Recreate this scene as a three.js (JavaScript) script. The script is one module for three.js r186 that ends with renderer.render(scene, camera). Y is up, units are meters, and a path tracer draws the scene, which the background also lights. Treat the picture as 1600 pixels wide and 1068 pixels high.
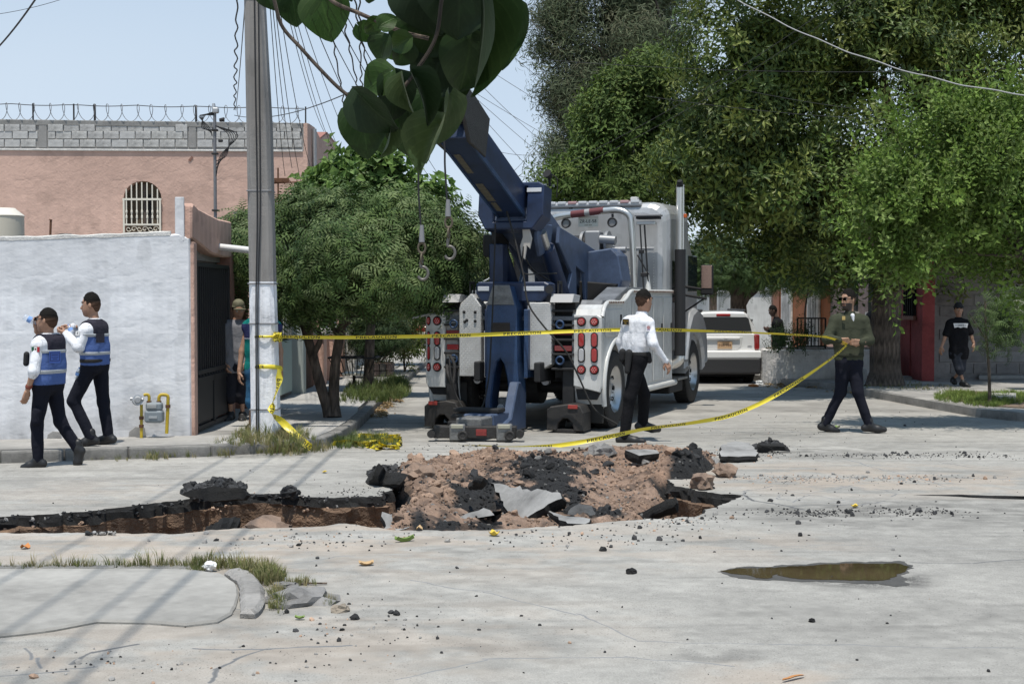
import * as THREE from 'three';
import { mergeGeometries } from 'three/addons/utils/BufferGeometryUtils.js';
import { RoundedBoxGeometry } from 'three/addons/geometries/RoundedBoxGeometry.js';

// ---------- camera, sky, sun, exposure ----------
const scene = new THREE.Scene();
const FPX = 2200, EYE = 1.75, PITCH = Math.atan(69 / FPX);
const camera = new THREE.PerspectiveCamera(2 * Math.atan(534 / FPX) * 180 / Math.PI, 1600 / 1068, 0.1, 900);
camera.position.set(0, EYE, 0);
camera.lookAt(0, EYE - Math.tan(PITCH), -1);
camera.updateMatrixWorld();
const SUN = new THREE.Vector3(-0.05, 0.965, 0.26).normalize();
const renderer = new THREE.WebGLRenderer({ antialias: true });
renderer.toneMapping = THREE.LinearToneMapping;
renderer.toneMappingExposure = 1.06;
renderer.shadowMap.enabled = true;
{
  const W = 512, H = 256, d = new Float32Array(W * H * 4);
  for (let y = 0; y < H; y++) for (let x = 0; x < W; x++) {
    const el = ((y + 0.5) / H - 0.5) * Math.PI, az = ((x + 0.5) / W - 0.5) * 2 * Math.PI;
    const e = Math.max(0, Math.sin(el));
    const v = [Math.cos(el) * Math.cos(az), Math.sin(el), Math.cos(el) * Math.sin(az)];
    const cs = Math.max(0, v[0] * SUN.x + v[1] * SUN.y + v[2] * SUN.z);
    const k = Math.pow(e, 0.55), gl = 0.35 * Math.pow(cs, 12);
    let r = 0.80 - 0.68 * k + gl, g = 0.89 - 0.60 * k + gl, b = 0.97 - 0.43 * k + gl * 0.9;
    // thin high haze streaks
    const c = 0.03 * Math.sin(az * 7 + Math.sin(el * 23) * 1.3) * Math.sin(el * 17 + az * 2);
    r += c; g += c * 0.8; b += c * 0.4;
    if (el < 0) { r = 0.36; g = 0.35; b = 0.33; }
    d.set([r, g, b, 1], (y * W + x) * 4);
  }
  const t = new THREE.DataTexture(d, W, H, THREE.RGBAFormat, THREE.FloatType);
  t.mapping = THREE.EquirectangularReflectionMapping; t.magFilter = THREE.LinearFilter; t.needsUpdate = true;
  scene.background = t; scene.environment = t;
}
const sun = new THREE.DirectionalLight(new THREE.Color(1, 0.945, 0.86), 4.5);
sun.position.copy(SUN).multiplyScalar(80).add(new THREE.Vector3(0, 0, -20)); sun.target.position.set(0, 0, -20);
sun.castShadow = true; sun.shadow.radius = 1.2;
Object.assign(sun.shadow.camera, { left: -30, right: 30, top: 45, bottom: -45, near: 1, far: 200 });
scene.add(sun, sun.target);

// ---------- helpers ----------
let seed = 12345;
const rnd = () => { seed = (seed + 0x6D2B79F5) | 0; let t = Math.imul(seed ^ (seed >>> 15), 1 | seed); t = (t + Math.imul(t ^ (t >>> 7), 61 | t)) ^ t; return ((t ^ (t >>> 14)) >>> 0) / 4294967296; };
const rr = (a, b) => a + (b - a) * rnd();
const V = (x, y, z) => new THREE.Vector3(x, y, z);
const clamp = (x, a = 0, b = 1) => Math.min(b, Math.max(a, x));
const sst = (a, b, x) => { const t = clamp((x - a) / (b - a)); return t * t * (3 - 2 * t); };
const hash2 = (i, j) => { let h = Math.imul(i, 374761393) + Math.imul(j, 668265263); h = Math.imul(h ^ (h >>> 13), 1274126177); return ((h ^ (h >>> 16)) >>> 0) / 4294967296; };
function vnoise(x, y, per = 0) {
  const xi = Math.floor(x), yi = Math.floor(y); let fx = x - xi, fy = y - yi;
  fx = fx * fx * (3 - 2 * fx); fy = fy * fy * (3 - 2 * fy);
  const w = per ? (a) => ((a % per) + per) % per : (a) => a;
  const x0 = w(xi), x1 = w(xi + 1), y0 = w(yi), y1 = w(yi + 1);
  const a = hash2(x0, y0), b = hash2(x1, y0), c = hash2(x0, y1), d = hash2(x1, y1);
  return a + (b - a) * fx + (c - a) * fy + (a - b - c + d) * fx * fy;
}
function fbm(x, y, oct = 4, per = 0) { let s = 0, a = 0.5, n = 0; for (let i = 0; i < oct; i++) { s += a * vnoise(x + i * 17.3 * (per ? 0 : 1), y, per); n += a; a *= 0.5; x *= 2; y *= 2; per *= 2; } return s / n; }
const n3 = (p, f) => fbm(p.x * f + p.z * f * 0.63, p.y * f - p.z * f * 0.77, 3) - 0.5;
// pixel of the 1600 x 1068 photograph -> direction / point at a distance / point on a level
const ROT = new THREE.Matrix4().extractRotation(camera.matrixWorld);
const ray = (px, py) => V((px - 800) / FPX, -(py - 534) / FPX, -1).applyMatrix4(ROT);
const P = (px, py, dep) => { const d = ray(px, py), t = -dep / d.z; return V(d.x * t, EYE + d.y * t, -dep); };
const G = (px, py, y = 0) => { const d = ray(px, py), t = (y - EYE) / d.y; return V(d.x * t, y, d.z * t); };

const used = {};
function numbered(n) { const k = (used[n] = (used[n] || 0) + 1) - 1; return k ? n + '_' + String(k).padStart(3, '0') : n; }
function tag(o, label, category, group, kind) { if (label) o.userData.label = label; if (category) o.userData.category = category; if (group) o.userData.group = group; if (kind) o.userData.kind = kind; return o; }
function thing(name, label, category, pos = [0, 0, 0], turn = 0, group) {
  const o = new THREE.Group(); o.name = numbered(name); o.position.set(pos.x ?? pos[0], pos.y ?? pos[1], pos.z ?? pos[2]); o.rotation.y = turn;
  tag(o, label, category, group); scene.add(o); return o;
}
function struct(name) { const o = new THREE.Group(); o.name = numbered(name); o.userData.kind = 'structure'; scene.add(o); return o; }
function mesh(name, geo, mat, parent = scene) {
  const m = new THREE.Mesh(geo, mat); m.name = parent === scene ? numbered(name) : name; m.castShadow = m.receiveShadow = true; parent.add(m); return m;
}
// uv in metres, by the way a face points
function boxUV(g) {
  const p = g.attributes.position, n = g.attributes.normal, uv = new Float32Array(p.count * 2);
  for (let i = 0; i < p.count; i++) {
    const ax = Math.abs(n.getX(i)), ay = Math.abs(n.getY(i)), az = Math.abs(n.getZ(i));
    const x = p.getX(i), y = p.getY(i), z = p.getZ(i);
    if (ay >= ax && ay >= az) { uv[2 * i] = x; uv[2 * i + 1] = z; } else if (ax >= az) { uv[2 * i] = z; uv[2 * i + 1] = y; } else { uv[2 * i] = x; uv[2 * i + 1] = y; }
  }
  g.setAttribute('uv', new THREE.BufferAttribute(uv, 2)); return g;
}
class MB {
  constructor() { this.g = []; this.c = 0; }
  add(geo, x = 0, y = 0, z = 0, rx = 0, ry = 0, rz = 0) {
    const g = geo.index ? geo.toNonIndexed() : geo.clone();
    for (const k of Object.keys(g.attributes)) if (!['position', 'normal', 'uv', 'color'].includes(k)) g.deleteAttribute(k);
    if (rx || ry || rz) g.applyMatrix4(new THREE.Matrix4().makeRotationFromEuler(new THREE.Euler(rx, ry, rz)));
    g.translate(x, y, z); if (!g.attributes.normal) g.computeVertexNormals(); this.g.push(g); return this;
  }
  box(w, h, d, x, y, z, rx, ry, rz) { return this.add(new THREE.BoxGeometry(w, h, d), x, y, z, rx, ry, rz); }
  rbox(w, h, d, r, x, y, z, rx, ry, rz) { return this.add(new RoundedBoxGeometry(w, h, d, 1, Math.min(r, w / 2.1, h / 2.1, d / 2.1)), x, y, z, rx, ry, rz); }
  cyl(r0, r1, a, b, seg = 10, open = false) {            // from a (radius r0) to b (radius r1)
    const A = V(...a), B = V(...b), L = A.distanceTo(B), g = new THREE.CylinderGeometry(r1, r0, L, seg, 1, open).toNonIndexed();
    g.applyQuaternion(new THREE.Quaternion().setFromUnitVectors(V(0, 1, 0), B.clone().sub(A).normalize())); const m = A.add(B).multiplyScalar(0.5);
    g.translate(m.x, m.y, m.z); this.g.push(g); return this;
  }
  tube(pts, r, seg = 24, rad = 6) { return this.add(new THREE.TubeGeometry(new THREE.CatmullRomCurve3(pts.map((p) => p.isVector3 ? p : V(...p))), seg, r, rad)); }
  geo(keep) {
    for (const g of this.g) if (!g.attributes.uv) g.setAttribute('uv', new THREE.BufferAttribute(new Float32Array(g.attributes.position.count * 2), 2));
    const g = mergeGeometries(this.g); return keep ? g : boxUV(g);
  }
  build(name, mat, parent, keep) { return mesh(name, this.geo(keep), mat, parent); }
}
const mb = () => new MB();
// closed outline in the xz plane, filled between two heights
function slabGeo(pts, y0, y1, holes = [], bevel = 0) {
  const s = new THREE.Shape(pts.map((p) => new THREE.Vector2(p.x ?? p[0], -(p.z ?? p[1]))));
  for (const h of holes) s.holes.push(new THREE.Path(h.map((p) => new THREE.Vector2(p.x ?? p[0], -(p.z ?? p[1])))));
  const g = new THREE.ExtrudeGeometry(s, { depth: y1 - y0 - 2 * bevel, bevelEnabled: bevel > 0, bevelSize: bevel, bevelThickness: bevel, bevelSegments: 1, bevelOffset: -bevel });
  g.rotateX(-Math.PI / 2); g.translate(0, y0 + bevel, 0); g.computeVertexNormals(); return boxUV(g);
}
function sheetGeo(pts, y, holes = []) {
  const s = new THREE.Shape(pts.map((p) => new THREE.Vector2(p.x ?? p[0], -(p.z ?? p[1]))));
  for (const h of holes) s.holes.push(new THREE.Path(h.map((p) => new THREE.Vector2(p.x ?? p[0], -(p.z ?? p[1])))));
  const g = new THREE.ShapeGeometry(s); g.rotateX(-Math.PI / 2); g.translate(0, y, 0); return boxUV(g);
}
// outline in the xy plane, thickness along z (from 0 to -t), centred when c
function plateGeo(pts, t, bevel = 0, holes = []) {
  const s = new THREE.Shape(pts.map((p) => new THREE.Vector2(p[0], p[1])));
  for (const h of holes) s.holes.push(new THREE.Path(h.map((p) => new THREE.Vector2(p[0], p[1]))));
  const g = new THREE.ExtrudeGeometry(s, { depth: t - 2 * bevel, bevelEnabled: bevel > 0, bevelSize: bevel, bevelThickness: bevel, bevelSegments: 1, bevelOffset: -bevel, curveSegments: 8 });
  g.translate(0, 0, bevel); return g;
}

// ---------- textures ----------
function dataTex(S, fn, srgb, H = S) {
  const d = new Uint8Array(S * H * 4);
  for (let y = 0; y < H; y++) for (let x = 0; x < S; x++) { const c = fn(x / S, y / H, x, y), i = (y * S + x) * 4; if (typeof c === 'number') d[i] = d[i + 1] = d[i + 2] = clamp(c) * 255; else { d[i] = clamp(c[0]) * 255; d[i + 1] = clamp(c[1]) * 255; d[i + 2] = clamp(c[2]) * 255; } d[i + 3] = 255; }
  const t = new THREE.DataTexture(d, S, H); t.wrapS = t.wrapT = THREE.RepeatWrapping; t.magFilter = THREE.LinearFilter; if (srgb) t.colorSpace = THREE.SRGBColorSpace; t.needsUpdate = true; return t;
}
const rep = (t, s) => { const c = t.clone(); c.repeat.set(1 / s, 1 / s); c.needsUpdate = true; return c; };
const repXY = (t, sx, sy) => { const c = t.clone(); c.repeat.set(1 / sx, 1 / sy); c.needsUpdate = true; return c; };
const T = {
  grain: dataTex(512, (u, v) => 0.78 + 0.3 * (fbm(u * 8, v * 8, 6, 8) - 0.5) + 0.14 * (hash2(u * 512 | 0, v * 512 | 0) - 0.5) + 0.06, false),
  patch: dataTex(512, (u, v) => { const a = fbm(u * 5, v * 5, 5, 5), b = fbm(u * 40, v * 40, 3, 40); return 0.55 + 0.75 * (a - 0.2) * 0.8 + 0.15 * (b - 0.5); }, false),
  plaster: dataTex(512, (u, v) => { const a = fbm(u * 14, v * 14, 5, 14), r = fbm(u * 60, v * 60, 3, 60); return 0.5 + (a - 0.5) * 0.9 + (r - 0.5) * 0.35; }, false),
  trowel: dataTex(512, (u, v) => { const a = fbm(u * 6, v * 9, 5, 3), b = fbm(u * 18, v * 24, 4, 6); return 0.5 + (Math.abs(a - 0.5) * 1.4 - 0.2) + (b - 0.5) * 0.5; }, false),
  rough: dataTex(512, (u, v) => { const c = hash2(u * 512 | 0, v * 512 | 0); return 0.45 + 0.5 * (fbm(u * 90, v * 90, 2, 90) - 0.5) + 0.25 * (c - 0.5) + 0.5 * (fbm(u * 10, v * 10, 4, 10) - 0.5); }, false),
  streak: dataTex(512, (u, v) => 0.86 + 0.32 * (fbm(u * 30, v * 3, 4, 3) - 0.5) + 0.34 * (fbm(u * 6, v * 6, 5, 6) - 0.5) - 0.10 * sst(.6, .7, fbm(u * 14 + 5, v * 14, 4, 14)), false),
  bark: dataTex(256, (u, v) => { const a = fbm(u * 16, v * 2, 4, 2), b = fbm(u * 8, v * 8, 4, 8); return 0.35 + 1.1 * Math.abs(a - 0.5) * 2 + 0.5 * (b - 0.5); }, false),
  cloth: dataTex(256, (u, v) => 0.5 + 0.9 * (fbm(u * 5, v * 5, 4, 5) - 0.5), false),
  tread: dataTex(256, (u, v) => { const i = Math.floor(u * 8), j = Math.floor(v * 8), x = (u * 8) % 1 - 0.5, y = (v * 8) % 1 - 0.5, o = (i + j) % 2; const a = (x + y) * 0.7071, b = (x - y) * 0.7071, e = o ? (a * a) / 0.13 + (b * b) / 0.012 : (b * b) / 0.13 + (a * a) / 0.012; return e < 1 ? Math.sqrt(1 - e) : 0; }, false),
};
// ---------- materials ----------
const std = (c, o = {}) => { const m = (o.transmission || o.clearcoat || o.sheen || o.specularIntensity !== undefined ? new THREE.MeshPhysicalMaterial(o) : new THREE.MeshStandardMaterial(o)); if (o.roughness === undefined) m.roughness = 0.8; m.color.setRGB(...c); return m; };
const grainy = (c, s = 1.5, o = {}) => std(c, { map: rep(T.grain, s), bumpMap: rep(T.rough, s * 0.6), bumpScale: 0.004, roughness: 0.92, ...o });
const M = {
  concrete: grainy([0.42, 0.41, 0.39], 1.7), kerb: grainy([0.33, 0.32, 0.30], 0.9, { map: rep(T.patch, 0.9), bumpScale: 0.012 }),
  concreteOld: grainy([0.40, 0.385, 0.36], 1.1, { map: rep(T.patch, 2.1) }),
  whiteWall: std([0.82, 0.825, 0.845], { map: rep(T.streak, 3), bumpMap: rep(T.trowel, 1.8), bumpScale: 0.008, roughness: 0.95 }),
  whiteCap: grainy([0.86, 0.84, 0.80], 1.3, { map: rep(T.patch, 1.4), bumpScale: 0.01 }),
  pink: std([0.67, 0.455, 0.37], { map: rep(T.streak, 7), bumpMap: rep(T.plaster, 2.2), bumpScale: 0.012, roughness: 0.95 }),
  peach: std([0.68, 0.44, 0.35], { map: rep(T.streak, 2.4), bumpMap: rep(T.plaster, 1.4), bumpScale: 0.012, roughness: 0.95 }),
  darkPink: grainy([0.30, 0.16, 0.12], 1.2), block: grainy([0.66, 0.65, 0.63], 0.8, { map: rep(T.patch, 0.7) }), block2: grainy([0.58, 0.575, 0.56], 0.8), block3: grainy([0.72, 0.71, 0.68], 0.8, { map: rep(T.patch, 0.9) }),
  mortar: grainy([0.36, 0.35, 0.335], 0.7), greyWall: grainy([0.33, 0.305, 0.285], 1.2, { map: rep(T.patch, 1.6) }), orange: grainy([0.42, 0.15, 0.06], 1.6), redWall: grainy([0.36, 0.075, 0.07], 1.4, { map: rep(T.patch, 1.1) }), stonePink: grainy([0.40, 0.30, 0.28], 0.5, { map: rep(T.patch, 0.5), bumpScale: 0.02 }),
  white: std([0.76, 0.76, 0.75], { roughness: 0.45, map: rep(T.grain, 2) }), cream: std([0.72, 0.68, 0.58], { roughness: 0.5 }), darkMetal: std([0.025, 0.025, 0.027], { roughness: 0.6, metalness: 0.3 }),
  black: std([0.012, 0.012, 0.013], { roughness: 0.85 }), rubber: std([0.022, 0.021, 0.02], { roughness: 0.85, bumpMap: rep(T.rough, 0.3), bumpScale: 0.003 }), steel: std([0.55, 0.55, 0.54], { roughness: 0.4, metalness: 0.9 }), chrome: std([0.8, 0.8, 0.8], { roughness: 0.16, metalness: 1 }),
  galv: std([0.42, 0.43, 0.44], { roughness: 0.5, metalness: 0.6 }), yellowPipe: std([0.62, 0.44, 0.03], { roughness: 0.55, map: rep(T.patch, 0.5) }), meter: std([0.20, 0.23, 0.25], { roughness: 0.6 }), rust: grainy([0.16, 0.075, 0.04], 0.4),
  glassDark: std([0.02, 0.025, 0.028], { roughness: 0.06 }), wire: std([0.018, 0.018, 0.02], { roughness: 0.7 }), wireGrey: std([0.22, 0.22, 0.23], { roughness: 0.6 }),
  bark: std([0.15, 0.115, 0.09], { map: rep(T.bark, 0.7), bumpMap: rep(T.bark, 0.6), bumpScale: 0.02, roughness: 0.95 }), barkPale: std([0.15, 0.12, 0.095], { map: rep(T.bark, 0.5), bumpMap: rep(T.bark, 0.5), bumpScale: 0.01, roughness: 0.95 }),
  yellow: std([0.70, 0.58, 0.03], { roughness: 0.45 }), wood: grainy([0.35, 0.2, 0.1], 0.3), dirt: grainy([0.22, 0.16, 0.115], 0.6),
};
// ---------- the ground, the street and its hole ----------
const xz = (p) => [p.x, p.z];
function ragged(pts, step, amp, sd) {           // a denser, broken outline
  const out = []; let s = sd;
  for (let i = 0; i < pts.length; i++) {
    const a = pts[i], b = pts[(i + 1) % pts.length], L = a.distanceTo(b), n = Math.max(1, Math.round(L / step)), nx = -(b.z - a.z) / (L || 1), nz = (b.x - a.x) / (L || 1);
    for (let k = 0; k < n; k++) { const t = k / n, w = k ? 1 : 0.3, q = (fbm(s * 0.31, sd, 3) - 0.5) * 2 * amp * w + (hash2(s, sd) - 0.5) * amp * 0.5; s++; out.push(V(a.x + (b.x - a.x) * t + nx * q, 0, a.z + (b.z - a.z) * t + nz * q)); }
  }
  return out;
}
const pxPoly = (list) => list.map(([a, b]) => G(a, b));
const holeOutline = ragged(pxPoly([[-90, 838], [0, 832], [120, 832], [282, 833], [330, 827], [400, 825], [460, 824], [540, 818], [600, 826], [700, 829], [800, 826], [900, 820], [975, 813], [1042, 810], [1085, 807], [1122, 790], [1162, 773], [1105, 769], [1050, 757], [1030, 742], [1000, 725], [900, 712], [780, 710], [680, 722], [625, 748], [595, 775], [500, 777], [440, 771], [390, 771], [330, 776], [250, 785], [130, 799], [0, 807], [-90, 811]]), 0.04, 0.055, 3);
const crackHole = ragged(pxPoly([[1425, 773], [1500, 776], [1560, 779], [1700, 783], [1700, 776], [1560, 774], [1500, 772]]), 0.09, 0.025, 9);
const X0 = -4.6, X1 = 4.6, ZN = -4, ZM = -10.2, ZF = -20.2, XM = 8.6;
// what the worn surface is made of: pale cement-grey asphalt, tan dust, dark crumb, stains, cracks
const dustSpots = [[150, 850, 1.6, .35], [330, 850, 1.8, .6], [520, 840, 1.5, .6], [700, 850, 1.6, .5], [900, 850, 1.3, .3], [1280, 748, 1.4, .6], [1430, 748, 1.6, .5], [1150, 735, 1.2, .5], [180, 770, 1.2, .25], [1130, 850, .8, .35], [250, 1010, .9, .4], [480, 1010, 1, .45], [60, 1040, .7, .4], [700, 980, 1, .25], [1235, 1060, .4, .5]].map(([a, b, r, k]) => [G(a, b), r, k]);
const darkSpots = [[1290, 800, .5, .5], [1350, 812, .6, .4], [1460, 800, .9, .45], [700, 850, .5, .3], [1360, 905, .32, .9], [1250, 955, .35, .25], [640, 890, 1.2, .25], [600, 1000, .8, .22], [1360, 790, .25, .7], [1560, 985, .7, .25], [1120, 1022, .18, .5], [500, 975, .6, .3], [1330, 707, .9, .35], [1240, 702, .5, .5], [560, 800, .4, .4]].map(([a, b, r, k]) => [G(a, b), r, k]);
function roadCol(x, z) {
  const a = fbm(x * 0.35 + 40, z * 0.5 + 90, 4), b = fbm(x * 1.9 + 7, z * 2.6 + 3, 4), f = fbm(x * 14, z * 14, 3), g = hash2(Math.floor(x * 260), Math.floor(z * 200));
  let v = 0.292 * (0.64 + 0.46 * a + 0.26 * b) * (0.83 + 0.34 * f) * (0.84 + 0.32 * g);
  // long faint scrape lines left by traffic
  v *= 1 - 0.16 * sst(0.54, 0.72, fbm(x * 0.5 + z * 0.1, z * 7 + x * 0.3, 3)); v *= 1 - 0.12 * sst(0.55, 0.7, fbm(x * 1.4 + 33, z * 2.2 + 71, 4)) + 0.07 * sst(0.56, 0.7, fbm(x * 1.1 + 3, z * 1.7 + 11, 4));
  let r = v * 1.04, gg = v * 1.0, bb = v * 0.915, dust = 0, dark = 0;
  for (const [p, rad, k] of dustSpots) { const dx = (x - p.x) / (rad * 1.5), dz = (z - p.z) / rad, q = dx * dx + dz * dz; if (q < 1) dust = Math.max(dust, k * (1 - q) * sst(0.34, 0.62, fbm(x * 3 + 5, z * 4.5, 4))); }
  for (const [p, rad, k] of darkSpots) { const dx = (x - p.x) / (rad * 1.6), dz = (z - p.z) / rad, q = dx * dx + dz * dz; if (q < 1) dark = Math.max(dark, k * (1 - q * q) * sst(0.42, 0.6, fbm(x * 6 + 50, z * 8 + 9, 4) * 0.7 + g * 0.3)); }
  r += (0.41 - r) * dust * 0.85; gg += (0.325 - gg) * dust * 0.85; bb += (0.25 - bb) * dust * 0.85;
  r *= 1 - 0.8 * dark; gg *= 1 - 0.8 * dark; bb *= 1 - 0.8 * dark;
  // small dark grit
  if (g > 0.988 && b > 0.42) { r *= 0.35; gg *= 0.35; bb *= 0.35; }
  return [r, gg, bb];
}
const cracks = [];
function crack(list, w, k) { const p = list.map(([a, b]) => G(a, b)); for (let i = 0; i + 1 < p.length; i++) cracks.push([p[i], p[i + 1], w, k, cracks.length]); }
{
  const ring = (cx, cy, rx, ry, a0, a1, n, w, k) => { const l = []; for (let i = 0; i <= n; i++) { const a = a0 + (a1 - a0) * i / n; l.push([cx + rx * Math.cos(a) * (1 + 0.10 * (hash2(i, 5) - 0.5)), cy + ry * Math.sin(a) * (1 + 0.22 * (hash2(i, 8) - 0.5))]); } crack(l, w, k); };
  ring(1283, 774, 118, 16, 0.5, 2.4, 9, 0.012, 0.6); ring(1279, 773, 121, 15, 2.6, 4.3, 8, 0.010, 0.5); ring(1286, 774, 116, 15, 4.5, 6.4, 8, 0.009, 0.45); ring(1283, 776, 70, 9, 0.9, 3.6, 10, 0.008, 0.4); crack([[1240, 784], [1262, 772], [1300, 765], [1330, 758]], .007, .4); crack([[1210, 764], [1262, 772], [1320, 782], [1390, 786]], .007, .35); crack([[1162, 773], [1180, 782], [1240, 792], [1262, 796]], 0.014, 0.8);
  crack([[1430, 880], [1520, 880], [1600, 874]], 0.009, 0.7); crack([[1000, 1001], [1200, 1007], [1600, 1012]], 0.006, 0.35); crack([[0, 941], [200, 943], [370, 950]], 0.006, 0.5);
  crack([[640, 905], [760, 925], [900, 960], [1000, 1001]], 0.006, 0.3); crack([[1468, 722], [1520, 730], [1600, 734], [1700, 733]], 0.01, 0.5); crack([[1450, 745], [1560, 748], [1700, 747]], 0.012, 0.35);
  crack([[80, 983], [140, 970], [190, 962]], 0.012, 0.8); crack([[120, 1035], [150, 1018], [210, 1004]], 0.014, 0.7); crack([[325, 1065], [340, 1045], [370, 1030], [420, 1014]], 0.01, 0.6); crack([[300, 1012], [420, 1014], [560, 1008]], 0.012, 0.5);
  crack([[0, 1055], [100, 1048], [160, 1042]], 0.009, 0.55); crack([[35, 1012], [52, 1030], [55, 1045]], 0.009, 0.5); crack([[430, 885], [520, 870], [560, 868]], 0.006, 0.35);
  crack([[900, 740], [700, 735]], 0.01, 0.2); crack([[1200, 700], [1400, 712], [1600, 716]], 0.008, 0.3); crack([[1050, 655], [1200, 690], [1330, 720], [1480, 760]], 0.012, 0.25); crack([[1100, 860], [1300, 850], [1600, 858]], 0.006, 0.3);
  crack([[150, 742], [330, 735], [520, 730]], 0.008, 0.3); crack([[0, 752], [120, 748], [260, 760]], 0.008, 0.3); crack([[1180, 660], [1300, 690], [1420, 700]], 0.01, 0.25); crack([[620, 1060], [760, 1030], [980, 1025], [1150, 1040]], 0.007, 0.3);
}
function roadTex(x0, x1, z0, z1, W, H) {        // z0 is the near edge
  const d = new Uint8Array(W * H * 4), sx = (x1 - x0) / W, sz = (z1 - z0) / H, lin = new Float32Array(W * H * 3);
  for (let j = 0; j < H; j++) for (let i = 0; i < W; i++) lin.set(roadCol(x0 + (i + 0.5) * sx, z0 + (j + 0.5) * sz), (j * W + i) * 3);
  for (const [a, b, w, k, id] of cracks) {
    const L = a.distanceTo(b), n = Math.ceil(L / 0.004);
    for (let q = 0; q < n; q++) {
      const t = q / n, s = (t * L + id * 3.7), ww = w * (0.25 + 1.1 * fbm(s * 6, id, 3)), x = a.x + (b.x - a.x) * t + (fbm(s * 3, id + 9, 5) - 0.5) * 0.09, z = a.z + (b.z - a.z) * t + (fbm(s * 3, id + 31, 5) - 0.5) * 0.09;
      const i0 = Math.floor((x - ww - x0) / sx), i1 = Math.ceil((x + ww - x0) / sx), j0 = Math.floor((z + ww - z0) / sz), j1 = Math.ceil((z - ww - z0) / sz);
      for (let j = Math.max(0, j0); j <= Math.min(H - 1, j1); j++) for (let i = Math.max(0, i0); i <= Math.min(W - 1, i1); i++) {
        const dx = x0 + (i + 0.5) * sx - x, dz = z0 + (j + 0.5) * sz - z, e = 1 - Math.sqrt(dx * dx + dz * dz) / (ww + 0.002);
        if (e > 0) { const o = (j * W + i) * 3, m = 1 - k * 0.75, c = roadCol.base || 0.3; for (let u = 0; u < 3; u++) lin[o + u] = Math.min(lin[o + u], (c * m) * (0.6 + 0.4 * (1 - e)) + (lin[o + u]) * 0.0 + (1 - k) * 0.05); }
      }
    }
  }
  const gam = (v) => v <= 0.0031308 ? 12.92 * v : 1.055 * Math.pow(v, 1 / 2.4) - 0.055;
  for (let o = 0; o < W * H; o++) { for (let u = 0; u < 3; u++) d[o * 4 + u] = clamp(gam(lin[o * 3 + u])) * 255; d[o * 4 + 3] = 255; }
  const t = new THREE.DataTexture(d, W, H); t.magFilter = THREE.LinearFilter; t.colorSpace = THREE.SRGBColorSpace; t.needsUpdate = true; return t;
}
function roadSheet(x0, x1, z0, z1, W, H, holes) {
  const g = sheetGeo([[x0, z0], [x1, z0], [x1, z1], [x0, z1]], 0, holes), p = g.attributes.position, uv = g.attributes.uv;
  for (let i = 0; i < p.count; i++) uv.setXY(i, (p.getX(i) - x0) / (x1 - x0), (p.getZ(i) - z0) / (z1 - z0));
  const bump = T.rough.clone(); bump.repeat.set((x1 - x0) / 0.6, Math.abs(z1 - z0) / 0.6); bump.needsUpdate = true;
  return [g, std([1, 1, 1], { map: roadTex(x0, x1, z0, z1, W, H), bumpMap: bump, bumpScale: 0.004, roughness: 0.93 })];
}
{
  const g = struct('ground');
  const rim = [[X0, ZN], [X0, ZM], [-XM, ZM], [-XM, ZF], [XM, ZF], [XM, ZM], [X1, ZM], [X1, ZN]];
  mesh('ground_surface', sheetGeo([[-350, 120], [350, 120], [350, -420], [-350, -420]], 0, [rim]), grainy([0.39, 0.372, 0.34], 2.3, { map: rep(T.patch, 3.1) }), g);
  const r = struct('road');
  const [g1, m1] = roadSheet(X0, X1, ZN, ZM, 2048, 2048, []); mesh('road_surface', g1, m1, r);
  const [g2, m2] = roadSheet(-XM, XM, ZM, ZF, 2048, 2048, [holeOutline.map(xz), crackHole.map(xz)]); mesh('road_surface', g2, m2, r);
  // broken edge: a band of dark asphalt above bare soil, and the floor of the hole
  const asph = grainy([0.035, 0.034, 0.033], 0.35, { map: rep(T.patch, 0.35), bumpScale: 0.02 });
  const soil = grainy([0.24, 0.15, 0.095], 0.8, { map: rep(T.patch, 0.9), bumpMap: rep(T.plaster, 0.6), bumpScale: 0.03 });
  const h = struct('hole');
  function wallOf(outline, deep, cx, band) {
    const n = outline.length, rows = [[0, 0], [-0.025, .5], [-band * 0.5, 0.9], [-band, 1.2], [-band - 0.01, 2], [-band - 0.12, 1.4], [-band - 0.27, 1.8], [-deep, 1.2]];
    const at = (i, k) => { const p = outline[i % n], q = outline[(i + 1) % n], o = outline[(i + n - 1) % n], t = V(q.x - o.x, 0, q.z - o.z).normalize(), [y, w] = rows[k]; const out = k ? 0.02 * w + 0.05 * w * (fbm(i * (k > 3 ? 0.13 : 0.4), k * 3.1, 4) - 0.5) * 2 : 0; const jy = k > 0 && k < 7 ? (fbm(i * 0.15 + 9, k * 2.7, 4) - 0.5) * 0.09 : 0; return [p.x + t.z * out * -cx, y + jy, p.z - t.x * out * -cx]; };
    for (const [name, k0, k1, m] of [['asphalt_layer', 0, 3, asph], ['soil_layer', 3, 7, soil]]) {
      const pos = [];
      for (let k = k0; k < k1; k++) for (let i = 0; i < n; i++) { const a = at(i, k), b = at(i + 1, k), c = at(i + 1, k + 1), d = at(i, k + 1); pos.push(...a, ...d, ...b, ...b, ...d, ...c); }
      const gg = new THREE.BufferGeometry(); gg.setAttribute('position', new THREE.Float32BufferAttribute(pos, 3)); gg.computeVertexNormals(); mesh(name, boxUV(gg), m, h);
    }
    mesh('hole_bottom', sheetGeo(outline.map(xz), -deep + 0.01), soil, h);
  }
  wallOf(holeOutline, 0.72, -1, 0.098); wallOf(crackHole, 0.2, -1, 0.12);
}
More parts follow.
